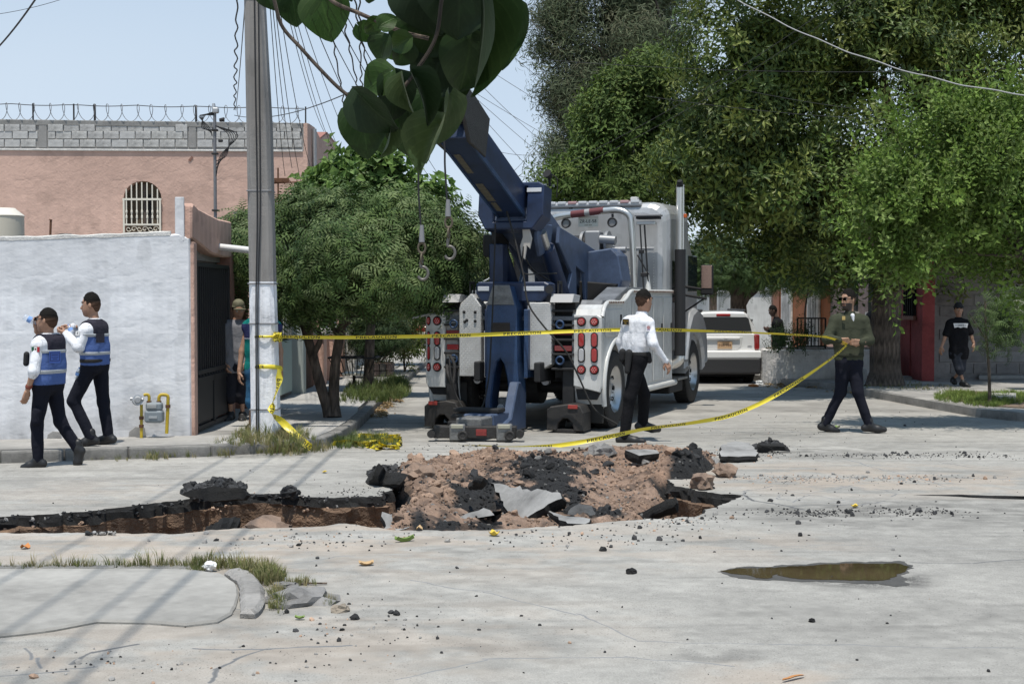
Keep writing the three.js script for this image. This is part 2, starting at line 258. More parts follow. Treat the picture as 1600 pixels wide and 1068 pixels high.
// ---------- heap of soil and broken asphalt ----------
const heapOutline = pxPoly([[556, 824], [585, 800], [618, 770], [585, 752], [580, 735], [640, 726], [700, 712], [790, 704], [870, 704], [950, 702], [1040, 700], [1100, 702], [1150, 708], [1160, 725], [1128, 742], [1120, 752], [1062, 754], [1042, 772], [1052, 796], [1030, 812], [960, 815], [900, 817], [800, 822], [700, 827], [610, 828]]);
function polyDist(x, z, poly) {
  let d = 1e9, ins = false;
  for (let i = 0, j = poly.length - 1; i < poly.length; j = i++) {
    const a = poly[i], b = poly[j];
    if ((a.z > z) !== (b.z > z) && x < (b.x - a.x) * (z - a.z) / (b.z - a.z) + a.x) ins = !ins;
    const ex = b.x - a.x, ez = b.z - a.z, t = clamp(((x - a.x) * ex + (z - a.z) * ez) / (ex * ex + ez * ez));
    d = Math.min(d, Math.hypot(x - a.x - ex * t, z - a.z - ez * t));
  }
  return ins ? d : -d;
}
const uvOf = (x, z) => [800 + FPX * x / -z, 465 + FPX * EYE / -z];
const gauss = (list, x, z) => { const [u, v] = uvOf(x, z); let k = 0; for (const [a, b, rx, ry, h] of list) { const p = (u - a) / rx, q = (v - b) / ry; k += h * Math.exp(-p * p - q * q); } return k; };
const bumps = [[600, 745, 30, 14, .08], [660, 742, 55, 20, .09], [735, 784, 48, 16, -.24], [668, 790, 26, 16, .13], [610, 806, 36, 10, .10], [760, 724, 70, 12, .10], [850, 742, 60, 16, .13], [970, 768, 56, 26, -.14], [1055, 738, 45, 14, .17], [1105, 736, 36, 10, .14], [1110, 694, 42, 7, .26], [1010, 711, 50, 6, .08], [930, 708, 40, 5, .06], [835, 812, 70, 8, -.3], [832, 782, 46, 15, -.15], [1040, 780, 16, 14, .08], [880, 790, 40, 12, -.06]];
const blackSpots = [[738, 778, 44, 22, 1.1], [848, 748, 64, 26, 1.15], [1090, 740, 44, 16, 1.1], [612, 762, 36, 16, .9], [600, 742, 24, 12, .8], [690, 818, 60, 9, .9], [860, 708, 70, 7, .65], [720, 712, 40, 7, .4], [930, 800, 46, 10, .8], [830, 815, 60, 9, 1], [1040, 800, 24, 9, .7], [1060, 756, 24, 8, .8], [980, 700, 60, 5, .5], [900, 775, 18, 20, .6]];
function heapY(x, z) {
  const sd = polyDist(x, z, heapOutline) + (fbm(x * 4, z * 4, 3) - 0.5) * 0.25; if (sd < -0.25) return null;
  let top = 0.02; top += gauss(bumps, x, z);
  top = top * .85 + 0.11 * (fbm(x * 2.2 + 3, z * 2.2, 4) - 0.5) + 0.08 * (fbm(x * 7, z * 7 + 4, 4) - 0.5) + 0.05 * (fbm(x * 22, z * 22, 2) - 0.5);
  return sst(-0.15, 0.35, sd) * (top + 0.5) - 0.5;
}
const blackness = (x, z) => gauss(blackSpots, x, z) * .8 + (fbm(x * 5 + 8, z * 5, 4) - 0.5) * 1.3;
{
  const st = 0.03, xa = -2.6, za = -10.2, nx = 200, nz = 240, pos = [], col = [], idx = [], id = new Int32Array((nx + 1) * (nz + 1)).fill(-1);
  for (let j = 0; j <= nz; j++) for (let i = 0; i <= nx; i++) {
    const x = xa + i * st, z = za - j * st, y = heapY(x, z); if (y === null) continue;
    id[j * (nx + 1) + i] = pos.length / 3; pos.push(x, y, z);
    const b = clamp(sst(0.26, 0.6, blackness(x, z)) + 0.55 * sst(.56, .68, fbm(x * 11 + 70, z * 11, 3))), g = 0.62 + 0.6 * fbm(x * 9, z * 9, 3) + 0.35 * (hash2(i, j) - 0.5), w = fbm(x * 1.7, z * 1.7 + 30, 3);
    const s = [0.40 + 0.12 * w, 0.255 + 0.11 * w, 0.175 + 0.10 * w];
    col.push((s[0] * (1 - b) + 0.03 * b) * g, (s[1] * (1 - b) + 0.03 * b) * g, (s[2] * (1 - b) + 0.031 * b) * g);
  }
  for (let j = 0; j < nz; j++) for (let i = 0; i < nx; i++) { const a = id[j * (nx + 1) + i], b = id[j * (nx + 1) + i + 1], c = id[(j + 1) * (nx + 1) + i], d = id[(j + 1) * (nx + 1) + i + 1]; if (a < 0 || b < 0 || c < 0 || d < 0) continue; idx.push(a, b, c, b, d, c); }
  const g = new THREE.BufferGeometry(); g.setAttribute('position', new THREE.Float32BufferAttribute(pos, 3)); g.setAttribute('color', new THREE.Float32BufferAttribute(col, 3)); g.setIndex(idx); g.computeVertexNormals();
  const uv = []; for (let i = 0; i < pos.length; i += 3) uv.push(pos[i], pos[i + 2]); g.setAttribute('uv', new THREE.Float32BufferAttribute(uv, 2));
  tag(mesh('soil_heap', g, std([1, 1, 1], { vertexColors: true, bumpMap: rep(T.rough, 0.35), bumpScale: 0.03, roughness: 1 })), 'heap of red brown soil mixed with black asphalt in the broken street', 'soil heap', null, 'stuff');
}
function rock(det, flat, sd) {
  const g = new THREE.IcosahedronGeometry(1, det), p = g.attributes.position;
  for (let i = 0; i < p.count; i++) { const v = V(p.getX(i), p.getY(i), p.getZ(i)), k = 0.72 + 0.56 * hash2(Math.round(v.x * 50) + sd * 91, Math.round(v.y * 50) * 3 + Math.round(v.z * 50) * 7); p.setXYZ(i, v.x * k, v.y * k * flat, v.z * k); }
  g.computeVertexNormals(); return boxUV(g);
}
function scatter(name, label, cat, geo, mat, list, parent) {   // list of [pos, scale, colour]
  const m = new THREE.InstancedMesh(geo, mat, list.length), o = new THREE.Object3D(), c = new THREE.Color();
  list.forEach(([p, s, k], i) => { o.position.copy(p); o.rotation.set(rr(0, 6.3), rr(0, 6.3), rr(0, 6.3)); if (s.isVector3) { o.rotation.set(rr(-.3, .3), rr(0, 6.3), rr(-.3, .3)); o.scale.copy(s); } else o.scale.set(s * rr(.7, 1.3), s * rr(.6, 1.1), s * rr(.7, 1.3)); o.updateMatrix(); m.setMatrixAt(i, o.matrix); m.setColorAt(i, c.setRGB(...k)); });
  m.name = numbered(name); m.castShadow = m.receiveShadow = true; if (label) tag(m, label, cat, null, 'stuff'); else m.userData.kind = 'stuff'; (parent || scene).add(m); return m;
}
const cSoil = () => { const k = rr(.7, 1.25); return [0.44 * k, 0.30 * k, 0.215 * k]; }, cBlack = () => { const k = rr(.5, 1.8); return [0.03 * k, 0.03 * k, 0.031 * k]; }, cGrey = () => { const k = rr(.7, 1.2); return [0.3 * k, 0.29 * k, 0.275 * k]; };
{
  const L1 = [], L2 = [];
  for (let i = 0; i < 16000 && L1.length < 6500; i++) {
    const x = rr(-2.2, 3.4), z = rr(-16.9, -10.3), y = heapY(x, z); if (y === null || y < -0.33) continue;
    const b = blackness(x, z) + (rnd() - .5) * .5 > 0.33, s = rnd() < 0.022 ? rr(.03, .06) : rr(.004, .016); L1.push([V(x, y + s * 0.2, z), s, rnd() < .1 ? cGrey() : b ? cBlack() : cSoil()]);
  }
  scatter('rubble', 'loose stones and asphalt crumbs lying over the soil heap', 'rubble', rock(1, 0.8, 4), std([1, 1, 1], { roughness: 0.95, bumpMap: rep(T.rough, 2), bumpScale: 0.01 }), L1);
  const spots = [[640, 720, 60, 14, 60, 1], [590, 800, 90, 16, 120, .4], [1060, 815, 90, 12, 160, .5], [1240, 748, 90, 5, 260, .1], [1420, 748, 130, 6, 220, .2], [1340, 712, 180, 4, 220, .9], [1500, 712, 120, 5, 120, .9], [1270, 802, 70, 6, 190, 1], [1430, 800, 90, 7, 160, 1], [480, 845, 160, 14, 130, .4], [1150, 712, 60, 12, 130, .4], [900, 840, 160, 14, 150, .7], [330, 790, 100, 6, 60, 1], [560, 770, 60, 12, 70, 1], [800, 950, 800, 110, 80, .8], [1200, 780, 300, 60, 150, .8], [500, 770, 400, 40, 60, .8], [560, 985, 120, 40, 90, .5], [600, 640, 18, 24, 60, .2], [1230, 606, 60, 6, 60, .3], [1290, 665, 220, 26, 90, .9], [1180, 705, 60, 8, 110, 1], [230, 1040, 220, 24, 70, .4], [700, 700, 80, 6, 50, .9]];
  for (const [a, b, w, h, n, k] of spots) for (let i = 0; i < n; i++) { const q = Math.sqrt(-2 * Math.log(rnd() + 1e-6)) * 0.6, t = rnd() * 6.283, p = G(clamp(a + w * q * Math.cos(t), -40, 1640), Math.max(575, b + h * q * Math.sin(t))); if (polyDist(p.x, p.z, holeOutline) > -0.02) continue; const s = rnd() < .06 ? rr(.014, .028) : rr(.003, .011); p.y = s * 0.25; L2.push([p, s, rnd() < k ? cBlack() : rnd() < .25 ? cSoil() : cGrey()]); }
  scatter('crumbs', 'small crumbs of asphalt and stone scattered over the pale street', 'crumbs', rock(0, 0.8, 7), std([1, 1, 1], { roughness: 0.95 }), L2);
  // black crumbs on the lip of the hole
  const L4 = []; holeOutline.forEach((p, i) => { const q = holeOutline[(i + 1) % holeOutline.length]; if (p.z > -10.9 || p.x > -1) return; for (let k = 0; k < 4; k++) { const t = rnd(), y = -rr(.0, .13); L4.push([V(p.x + (q.x - p.x) * t, y, p.z + (q.z - p.z) * t - .01 + rnd() * .02), rr(.006, .022), y < -.085 ? cSoil() : rnd() < .25 ? cGrey() : cBlack()]); } });
  scatter('torn_edge', 'stones and tar crumbs sticking out of the torn asphalt edge of the trench', 'crumbs', rock(1, 0.9, 13), std([1, 1, 1], { roughness: .95 }), L4);
  const L3 = []; for (const [a, b, w, h, n] of [[300, 772, 16, 8, 60], [345, 765, 40, 9, 260], [452, 772, 12, 4, 50], [600, 744, 26, 14, 120], [155, 836, 24, 1.5, 36], [1205, 700, 26, 4, 120]]) for (let i = 0; i < n; i++) { const q = rnd(), t = rnd() * 6.283, p = G(a + w * q * Math.cos(t), b + h * q * Math.sin(t)); const s = b > 810 ? rr(.006, .018) : rr(.012, .045); p.y = s * 0.35 + (b > 810 ? .01 : (1 - q) * 0.08 * rnd()); L3.push([p, s, b > 810 && rnd() < .5 ? cGrey() : cBlack()]); }
  scatter('asphalt_crumbs', 'black crumbs of torn asphalt piled on the lip of the trench', 'crumbs', rock(1, 0.8, 9), std([1, 1, 1], { roughness: 0.9 }), L3);
}
// ---------- broken slabs: dark asphalt plates with a pale worn top ----------
const mSlabTop = grainy([0.36, 0.355, 0.345], 0.8, { map: rep(T.patch, 1.1) }), mSlabSide = grainy([0.032, 0.031, 0.03], 0.25, { map: rep(T.patch, 0.3), bumpScale: 0.02 });
function slab(name, label, pts, hs, th, cat = 'asphalt slab', lift = 0, black = false) {   // pts in pixels, hs heights of their top corners
  const top = pts.map(([a, b], i) => G(a, b, (hs[i] ?? hs[0]) + lift)), c = top.reduce((s, p) => s.add(p), V(0, 0, 0)).multiplyScalar(1 / top.length);
  const o = thing(name, label, cat, c);
  const R = []; top.forEach((a, i) => { const b = top[(i + 1) % top.length], L = a.distanceTo(b), n = Math.max(2, Math.round(L / 0.07)); for (let k = 0; k < n; k++) { const p = a.clone().lerp(b, k / n), m = k ? 1 : 0.4; p.x += (rnd() - 0.5) * 0.045 * m; p.z += (rnd() - 0.5) * 0.05 * m; p.y += (rnd() - 0.5) * 0.008; R.push(p.sub(c)); } });
  const n = R.length, nrm = V(0, 0, 0); for (let i = 0; i < n; i++) nrm.add(R[i].clone().cross(R[(i + 1) % n])); nrm.normalize(); if (nrm.y < 0) { nrm.negate(); R.reverse(); } R.forEach((p) => p.addScaledVector(nrm, -0.92 * p.dot(nrm)));
  const mk = (rows, cap) => { const pos = [], q = (...p) => p.forEach((v) => pos.push(v.x, v.y, v.z)); if (cap) { for (let i = 0; i < n; i++) q(V(0, 0, 0).addScaledVector(nrm, 0.004), R[i], R[(i + 1) % n]); } else { for (let k = 0; k + 1 < rows.length; k++) for (let i = 0; i < n; i++) { const a = rows[k][i], b = rows[k][(i + 1) % n], d = rows[k + 1][i], e = rows[k + 1][(i + 1) % n]; q(a, d, b, b, d, e); } const bot = rows[rows.length - 1], m = bot.reduce((s, p) => s.add(p), V(0, 0, 0)).multiplyScalar(1 / n); for (let i = 0; i < n; i++) q(m, bot[(i + 1) % n], bot[i]); } const g = new THREE.BufferGeometry(); g.setAttribute('position', new THREE.Float32BufferAttribute(pos, 3)); g.computeVertexNormals(); if (cap) { const a = g.attributes.normal; for (let i = 0; i < a.count; i++) a.setXYZ(i, nrm.x, nrm.y, nrm.z); } return boxUV(g); };
  mesh('worn_top', mk(null, true), black ? mSlabSide : mSlabTop, o);
  const row = (d, w) => R.map((p) => p.clone().multiplyScalar(1 + w + (rnd() - 0.5) * 0.06).addScaledVector(nrm, -d * (0.9 + 0.2 * rnd())));
  mesh('broken_edge', mk([R, row(th * 0.4, 0.03), row(th * 0.75, -0.02), row(th, -0.14)], false), mSlabSide, o);
  return o;
}
slab('asphalt_slab', 'large flat grey asphalt slab tilted in the middle of the hole front', [[779, 768], [818, 757], [870, 765], [884, 786], [838, 800], [797, 806]], [0.02, 0.16, 0.16, 0.06, -0.02, -0.04], 0.12);
slab('asphalt_slab', 'long curved slab sagging into the hole left of the large flat slab', [[690, 822], [752, 806], [781, 789], [784, 800], [750, 816], [700, 826]], [-0.05, -0.02, 0.10, 0.02, -0.06, -0.06], 0.10);
slab('asphalt_slab', 'small pale triangular slab standing on black crumbs in the heap', [[735, 757], [745, 743], [758, 746], [762, 753], [748, 760]], [0.10, 0.26, 0.26, 0.2, 0.12], 0.05);
slab('asphalt_slab', 'rounded grey slab at the right end of the soil heap', [[1126, 710], [1128, 695], [1150, 689], [1172, 693], [1184, 707], [1182, 713], [1140, 714]], [0.09, 0.13, 0.15, 0.13, 0.09, 0.06, 0.06], 0.09);
slab('asphalt_slab', 'grey slab fallen inside the long trench on the left', [[324, 822], [346, 812], [366, 804], [376, 811], [372, 822], [350, 828]], [-0.14, -0.02, 0.05, 0.02, -0.08, -0.16], 0.12);
slab('asphalt_slab', 'narrow slab leaning up at the right end of the hole front', [[985, 808], [1040, 780], [1055, 777], [1058, 786], [1000, 810]], [-0.08, 0.10, 0.12, 0.05, -0.1], 0.07);
slab('asphalt_slab', 'flat slab under the feet of the white shirted officer', [[978, 704], [1000, 701], [1026, 703], [1030, 708], [1000, 711]], [0.16, 0.17, 0.15, 0.13, 0.13], 0.10);
slab('asphalt_slab', 'small broken slab right of the large flat slab', [[888, 792], [905, 787], [928, 790], [928, 802], [905, 806], [890, 804]], [0.05, 0.08, 0.06, -0.02, -0.02, 0], 0.10);
slab('asphalt_slab', 'thin flat slab lying before the large slab at the hole edge', [[858, 799], [890, 805], [922, 812], [915, 818], [885, 816], [865, 806]], [0.0, 0.0, -0.02, -0.03, -0.03, -0.02], 0.06);
slab('asphalt_slab', 'grey slab sinking at the left front corner of the heap', [[598, 812], [625, 801], [660, 801], [664, 809], [645, 824], [600, 826]], [0.0, 0.07, 0.07, 0.02, -0.03, -0.01], 0.09);
slab('asphalt_chunk', 'jagged black asphalt chunk standing at the left edge of the heap', [[578, 746], [590, 728], [602, 732], [635, 744], [630, 752], [600, 754]], [0.02, 0.2, 0.16, 0.12, 0.03, 0.02], 0.12, 'asphalt chunk', 0, true);
slab('asphalt_chunk', 'wide black asphalt chunk on the rear lip of the long trench', [[284, 774], [300, 764], [335, 760], [372, 761], [386, 768], [382, 780], [330, 782]], [0.05, 0.11, 0.13, 0.15, 0.10, 0.03, 0.03], 0.10, 'asphalt chunk', 0, true);
slab('asphalt_chunk', 'small black asphalt chunk on the rear lip between trench and heap', [[440, 772], [450, 767], [463, 766], [465, 771], [455, 777]], [0.03, 0.07, 0.09, 0.05, 0.02], 0.05, 'asphalt chunk', 0, true);
slab('asphalt_chunk', 'flat black asphalt chunk beyond the rounded slab on the street', [[1180, 701], [1188, 694], [1224, 692], [1232, 700], [1210, 705]], [0.03, 0.1, 0.1, 0.04, 0.02], 0.08, 'asphalt chunk', 0, true);
slab('asphalt_slab', 'short sunken slab at the foot of the brown slope', [[930, 804], [975, 802], [990, 806], [960, 812], [935, 811]], [-0.04, -0.02, -0.05, -0.08, -0.08], 0.06);
function boulder(name, label, px, py, y, sx, sy, sz, mat, sd, cat = 'stone', group) { const p = G(px, py, y), hy = heapY(p.x, p.z); if (hy !== null && hy > -.3) p.y = hy + sy * .25; else if (y > .03) p.y = sy * .6; const o = mesh(name, (() => { const g = rock(2, 1, sd); g.scale(sx, sy, sz); return boxUV(g); })(), mat); o.position.copy(p); o.rotation.y = sd; tag(o, label, cat, group); return o; }
const mStone = grainy([0.30, 0.29, 0.28], 0.3, { map: rep(T.patch, 0.5) }), mStoneBrown = grainy([0.33, 0.23, 0.17], 0.3, { map: rep(T.patch, 0.5) });
boulder('stone', 'grey stone beside the officer on the heap rim', 939, 700, 0.10, .15, .10, .13, mStone, 3);
boulder('stone', 'brown lump of earth at the left rim of the heap', 655, 735, 0.12, .17, .10, .15, mStoneBrown, 5);
boulder('stone', 'pale round stone at the right flank of the heap', 1133, 722, 0.14, .12, .08, .11, mStoneBrown, 8);
boulder('stone', 'brown clod beside the slab inside the long trench', 415, 826, -0.05, .18, .09, .16, mStoneBrown, 12);
boulder('stone', 'grey stone on the heap under the officer heel', 1004, 708, 0.13, .15, .07, .10, mStone, 14);
boulder('stone', 'dark clod inside the hollow left of the large slab', 710, 806, -0.06, .12, .07, .1, mStoneBrown, 21);
boulder('stone', 'small grey stone in the black hollow of the heap', 757, 790, 0.02, .09, .06, .08, mStone, 17);
boulder('stone', 'long brown clod at the left foot of the heap', 584, 816, 0.0, .22, .06, .09, mStoneBrown, 19);
boulder('stone', 'brown clod half way up the right flank of the heap', 1098, 742, 0.12, .16, .09, .12, mStoneBrown, 33);
boulder('stone', 'flat grey rock beside the foreground pavement corner', 468, 940, 0.0, .17, .075, .2, mStone, 2);
boulder('stone', 'small tan stone right of the flat foreground rock', 532, 952, 0.01, .055, .03, .04, grainy([0.34, 0.29, 0.23], .3), 4);
boulder('stone', 'thin pale stone in the weeds at the pavement corner', 446, 913, 0.02, .07, .02, .04, mStone, 6);
boulder('stone', 'lone dark stone on the open street below the heap', 986, 893, 0.01, .035, .022, .03, mSlabSide, 7);
boulder('stone', 'small dark stone on the street near the lower right', 1269, 969, 0.008, .018, .012, .016, mSlabSide, 9);
boulder('stone', 'dark pebble on the foreground pavement', 283, 955, 0.07, .014, .011, .013, mSlabSide, 11);
// ---------- puddle ----------
{
  const g = sheetGeo(ragged(pxPoly([[1124, 892], [1150, 889], [1185, 888], [1212, 888], [1250, 884], [1330, 881], [1400, 880], [1421, 886], [1412, 895], [1385, 906], [1330, 908], [1250, 905], [1215, 897], [1200, 904], [1170, 900]]), 0.03, 0.035, 21).map(xz), 0.004);
  const o = mesh('puddle', g, std([0.088, 0.066, 0.035], { roughness: 0.04, specularIntensity: 0.9, map: rep(T.patch, 1.3) })); o.userData.kind = 'structure';
  mesh('puddle', sheetGeo(ragged(pxPoly([[1118, 893], [1150, 886], [1212, 884], [1330, 877], [1405, 876], [1424, 886], [1414, 897], [1420, 914], [1400, 917], [1372, 911], [1330, 911], [1245, 908], [1200, 907], [1165, 904]]), 0.03, 0.04, 25).map(xz), 0.002), grainy([0.105, 0.098, 0.088], 0.5, { roughness: 0.55, map: rep(T.patch, .6) }), scene).userData.kind = 'structure';
}
// ---------- left pavement, kerbs ----------
const KY = 0.13;
const kerbLine = [V(-12, 0, -14.6), V(-9, 0, -14.72), G(0, 724), G(100, 720), G(200, 717), G(330, 713), G(430, 707), G(480, 704), G(510, 699), G(535, 688), G(556, 674), G(574, 657), V(-2.1, 0, -21.8), V(-2.13, 0, -24), V(-2.16, 0, -28), V(-2.2, 0, -34), V(-2.2, 0, -42), V(-2.2, 0, -55), V(-2.2, 0, -75)];
const rightLine = [V(16, 0, -18.1), V(11, 0, -18.6), G(1600, 657), G(1540, 651), G(1490, 642), G(1440, 633), G(1380, 622), G(1330, 612), G(1290, 606), G(1240, 603), G(1205, 597), V(5.05, 0, -31), V(5.1, 0, -36), V(5.1, 0, -44), V(5.1, 0, -75)];
function kerbs(parent, line, side, h) {            // kerb stones one by one, with open joints
  const W = 0.14;
  for (let i = 0; i + 1 < line.length; i++) {
    const a = line[i], b = line[i + 1], L = a.distanceTo(b), n = Math.max(1, Math.round(L / 1.5));
    for (let k = 0; k < n; k++) {
      const p = a.clone().lerp(b, k / n), q = a.clone().lerp(b, (k + 1) / n), l = p.distanceTo(q) - 0.008, m = p.clone().add(q).multiplyScalar(0.5), ang = Math.atan2(-(q.z - p.z), q.x - p.x);
      const g = boxUV(new RoundedBoxGeometry(l, h + 0.1, W, 2, 0.025)), o = mesh('kerb_stone', g, M.kerb, parent);
      o.position.set(m.x + Math.sin(ang) * W / 2 * side, (h - 0.1) / 2 + (hash2(i, k) - 0.5) * 0.012, m.z + Math.cos(ang) * W / 2 * side); o.rotation.set((hash2(i, k + 9) - .5) * .03, ang, 0);
    }
  }
}
{
  const s = struct('left_pavement');
  kerbs(s, kerbLine, -1, KY);
  // slabs along the cross street, cut into bays
  const inner = kerbLine.slice(0, 12).map((p, i, a) => { const q = a[Math.min(i + 1, a.length - 1)], o = a[Math.max(i - 1, 0)], t = q.clone().sub(o).normalize(); return V(p.x + t.z * 0.145, 0, p.z - t.x * 0.145); });
  const zAt = (x) => { for (let i = 0; i + 1 < 9; i++) { const a = inner[i], b = inner[i + 1]; if (x >= a.x && x <= b.x) return a.z + (b.z - a.z) * (x - a.x) / (b.x - a.x); } return inner[0].z; };
  for (let x = -11.6; x < -3.3; x += 1.38) { const b = Math.min(x + 1.37, -3.3); mesh('pavement_slab', slabGeo([[x, zAt(x)], [b, zAt(b)], [b, -17.2], [x, -17.2]], -0.1, KY - 0.005 - hash2(x * 100 | 0, 2) * 0.008), M.concreteOld, s); }
  mesh('pavement_slab', slabGeo([[-3.29, zAt(-3.29)], ...inner.slice(6, 12).filter((p) => p.x > -3.2).map(xz), [-2.25, -20.6], [-3.29, -20.6]], -0.1, KY - 0.006), M.concrete, s);
  mesh('pavement_slab', slabGeo([[-3.3, -17.21], [-3.3, -20.6], [-5.2, -20.6], [-5.2, -17.21]], -0.1, KY - 0.004), M.concrete, s);
  for (let z = -20.61; z > -70; z -= z > -40 ? 1.9 : 8) { const e = z - (z > -40 ? 1.89 : 7.99); mesh('pavement_slab', slabGeo([[-2.28, z], [-2.32, e], [-3.9, e], [-3.9, z]], -0.1, KY - 0.004 - hash2(z * 10 | 0, 1) * 0.01), M.concrete, s); }
}
// ---------- foreground pavement corner at lower left ----------
{
  const s = struct('foreground_pavement'), h = 0.022;
  const back = [V(-9, 0, -9.15), G(-60, 893), G(0, 892), G(160, 891), G(300, 894), G(345, 900)], nose = [G(375, 897), G(398, 908), G(413, 932), G(411, 958), G(398, 968)];
  mesh('pavement_slab', slabGeo(ragged([...back, G(355, 905), G(367, 915), G(371, 928), G(370, 945), G(362, 962), G(340, 974), G(290, 980), G(230, 976), G(150, 974), G(60, 990), G(-60, 1003), V(-9, 0, -7.2)], .09, .016, 52).map(xz), -0.05, h, [], 0.012), grainy([0.40, 0.385, 0.355], 1.3, { map: rep(T.patch, 2.3) }), s);
  mesh('kerb_stone', slabGeo(ragged([G(350, 902), G(375, 897), G(391, 903), G(402, 911), G(410, 924), G(413, 936), G(412, 950), G(406, 960), G(398, 967), G(374, 966), G(375, 948), G(375, 928), G(370, 914), G(358, 906)], .05, .012, 57).map(xz), -0.05, h + 0.03, [], 0.025), grainy([0.43, 0.41, 0.385], .8, { map: rep(T.patch, .9), bumpScale: 0.012 }), s);
  for (const [a, b] of [[-60, 60], [62, 180], [182, 300]]) mesh('kerb_stone', slabGeo([xz(G(a, 889)), xz(G(b, 889)), xz(G(b - 1, 893.5)), xz(G(a, 893.5))], -0.05, h + 0.006, [], 0.01), M.kerb, s);
}
// ---------- white yard wall at the left ----------
const wa = G(-140, 688.5, KY), wb = G(299, 679.5, KY), wAng = Math.atan2(-(wb.z - wa.z), wb.x - wa.x), wLen = wa.distanceTo(wb);
{
  const o = thing('white_wall', 'whitewashed yard wall with rough trowelled plaster behind the gas meter', 'wall', V(wa.x, KY, wa.z), wAng);
  const H0 = 2.25, H1 = 2.37, pts = [[0, -0.12]]; pts.push([wLen - 0.0, -0.12], [wLen, H1 - 0.05], [wLen - 0.13, H1 + 0.005]); const n = 34; for (let i = 0; i <= n; i++) { const t = 1 - i / n, x = (wLen - 0.22) * t; pts.push([x, H0 + (H1 - H0) * t + 0.02 * (fbm(i * 0.4, 3, 3) - 0.5)]); }
  const g = plateGeo(pts, 0.18, 0.02); g.translate(0, 0, -0.18); mesh('wall_face', boxUV(g), M.whiteWall, o);
  const cp = []; for (let i = 0; i <= n; i++) { const t = i / n, x = (wLen - 0.22) * t; cp.push([x, H0 + (H1 - H0) * t + 0.025 + 0.03 * (fbm((n - i) * 0.5, 8, 3) - 0.5)]); } for (let i = n; i >= 0; i--) { const t = i / n, x = (wLen - 0.22) * t; cp.push([x, H0 + (H1 - H0) * t - 0.03 + 0.02 * (fbm(i * 0.6, 5, 3) - 0.5)]); }
  const c = plateGeo(cp, 0.24, 0.012); c.translate(0, 0, -0.236); mesh('wall_cap', boxUV(c), M.whiteCap, o);
  // patches at the foot, torn plaster
  for (const [x, w, h] of [[wLen - 1.55, .16, .07], [wLen - 0.62, .2, .1]]) mesh('torn_plaster', boxUV(plateGeo([[x - w / 2, -.02], [x + w / 2, 0], [x + w * .42, h], [x - w * .1, h * 1.15], [x - w * .45, h * .6]], 0.012, .004)), M.mortar, o);
}
// ---------- gate house: pink frame, curved parapet, dark gate ----------
{
  const X = wb.x + 0.02, Z = wb.z, o = thing('gate_house', 'pink plastered carport entrance with curved parapet beside the white wall', 'entrance', V(X, KY, Z));
  const yy = (px, py, d) => P(px, py, d).y - KY;
  // parapet along the street: profile in (distance back, height)
  const prof = [[0, yy(289, 372, -Z)], [0.02, yy(282, 322, -Z)], [0.10, yy(290, 319, -Z) + .02], [0.35, yy(300, 325, 16.9)], [0.9, yy(312, 333, 17.4)], [1.5, yy(328, 341, 18)], [2.35, yy(352, 346, 18.9)], [2.35, yy(352, 402, 18.9)], [1.8, yy(342, 402, 18.4)], [1.1, yy(326, 396, 17.7)], [0.5, yy(308, 382, 17.1)]];
  const g = plateGeo(prof.map(([a, b]) => [a, b]), 0.16, 0.02); g.rotateY(Math.PI / 2); g.translate(-0.16, 0, 0); mesh('parapet', boxUV(g), M.peach, o);
  mesh('parapet_end', boxUV(new RoundedBoxGeometry(0.11, 0.52, 0.03, 2, 0.012).translate(-0.14, yy(275, 345, -Z) + .02, 0.005)), M.whiteWall, o);
  mb().rbox(0.10, 2.3, 0.16, 0.02, -0.03, 1.13, -0.10).build('gate_post', M.peach, o);
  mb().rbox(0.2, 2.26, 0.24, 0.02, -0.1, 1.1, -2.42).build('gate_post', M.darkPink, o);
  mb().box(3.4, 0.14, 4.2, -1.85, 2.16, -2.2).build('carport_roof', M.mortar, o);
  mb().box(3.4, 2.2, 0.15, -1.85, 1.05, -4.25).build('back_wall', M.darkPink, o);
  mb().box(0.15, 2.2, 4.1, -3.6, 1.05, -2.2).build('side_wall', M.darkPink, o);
  // pale drain spout
  const a = P(330, 383, 18.2), b = P(396, 391.5, 18.0); mb().cyl(0.045, 0.045, [a.x - X - .1, a.y - KY, a.z - Z], [b.x - X, b.y - KY, b.z - Z], 12, true).build('drain_spout', M.white, o);
  const gt = thing('iron_gate', 'black iron gate with vertical bars and sheet panels under the pink parapet', 'gate', V(X - 0.02, KY, Z - 0.24));
  const L = 1.92, H = 2.02; mb().box(0.05, H, 0.05, 0, H / 2, 0).box(0.05, H, 0.05, 0, H / 2, -L).box(0.05, 0.05, L, 0, 0.05, -L / 2).box(0.05, 0.05, L, 0, H, -L / 2).box(0.05, 0.07, L, 0, 0.62, -L / 2).box(0.05, 0.05, L, 0, 0.72, -L / 2).box(0.05, .6, .05, 0, .35, -L / 2).build('gate_frame', M.darkMetal, gt);
  for (let i = 1; i < 16; i++) { const z = -L * i / 16; mb().box(0.022, H - .75, 0.03, 0, (H + .72) / 2, z).build('gate_bar', M.darkMetal, gt); }
  for (let i = 1; i < 12; i++) mb().cyl(0.028, 0.012, [0, 0.66, -L * i / 12 - .05], [0, 0.71, -L * i / 12 - .05], 6).build('spike', M.darkMetal, gt);
  for (const z of [-L * .25, -L * .75]) mb().rbox(0.02, .5, L / 2 - .08, .008, 0, .35, z).build('gate_panel', M.darkMetal, gt);
}
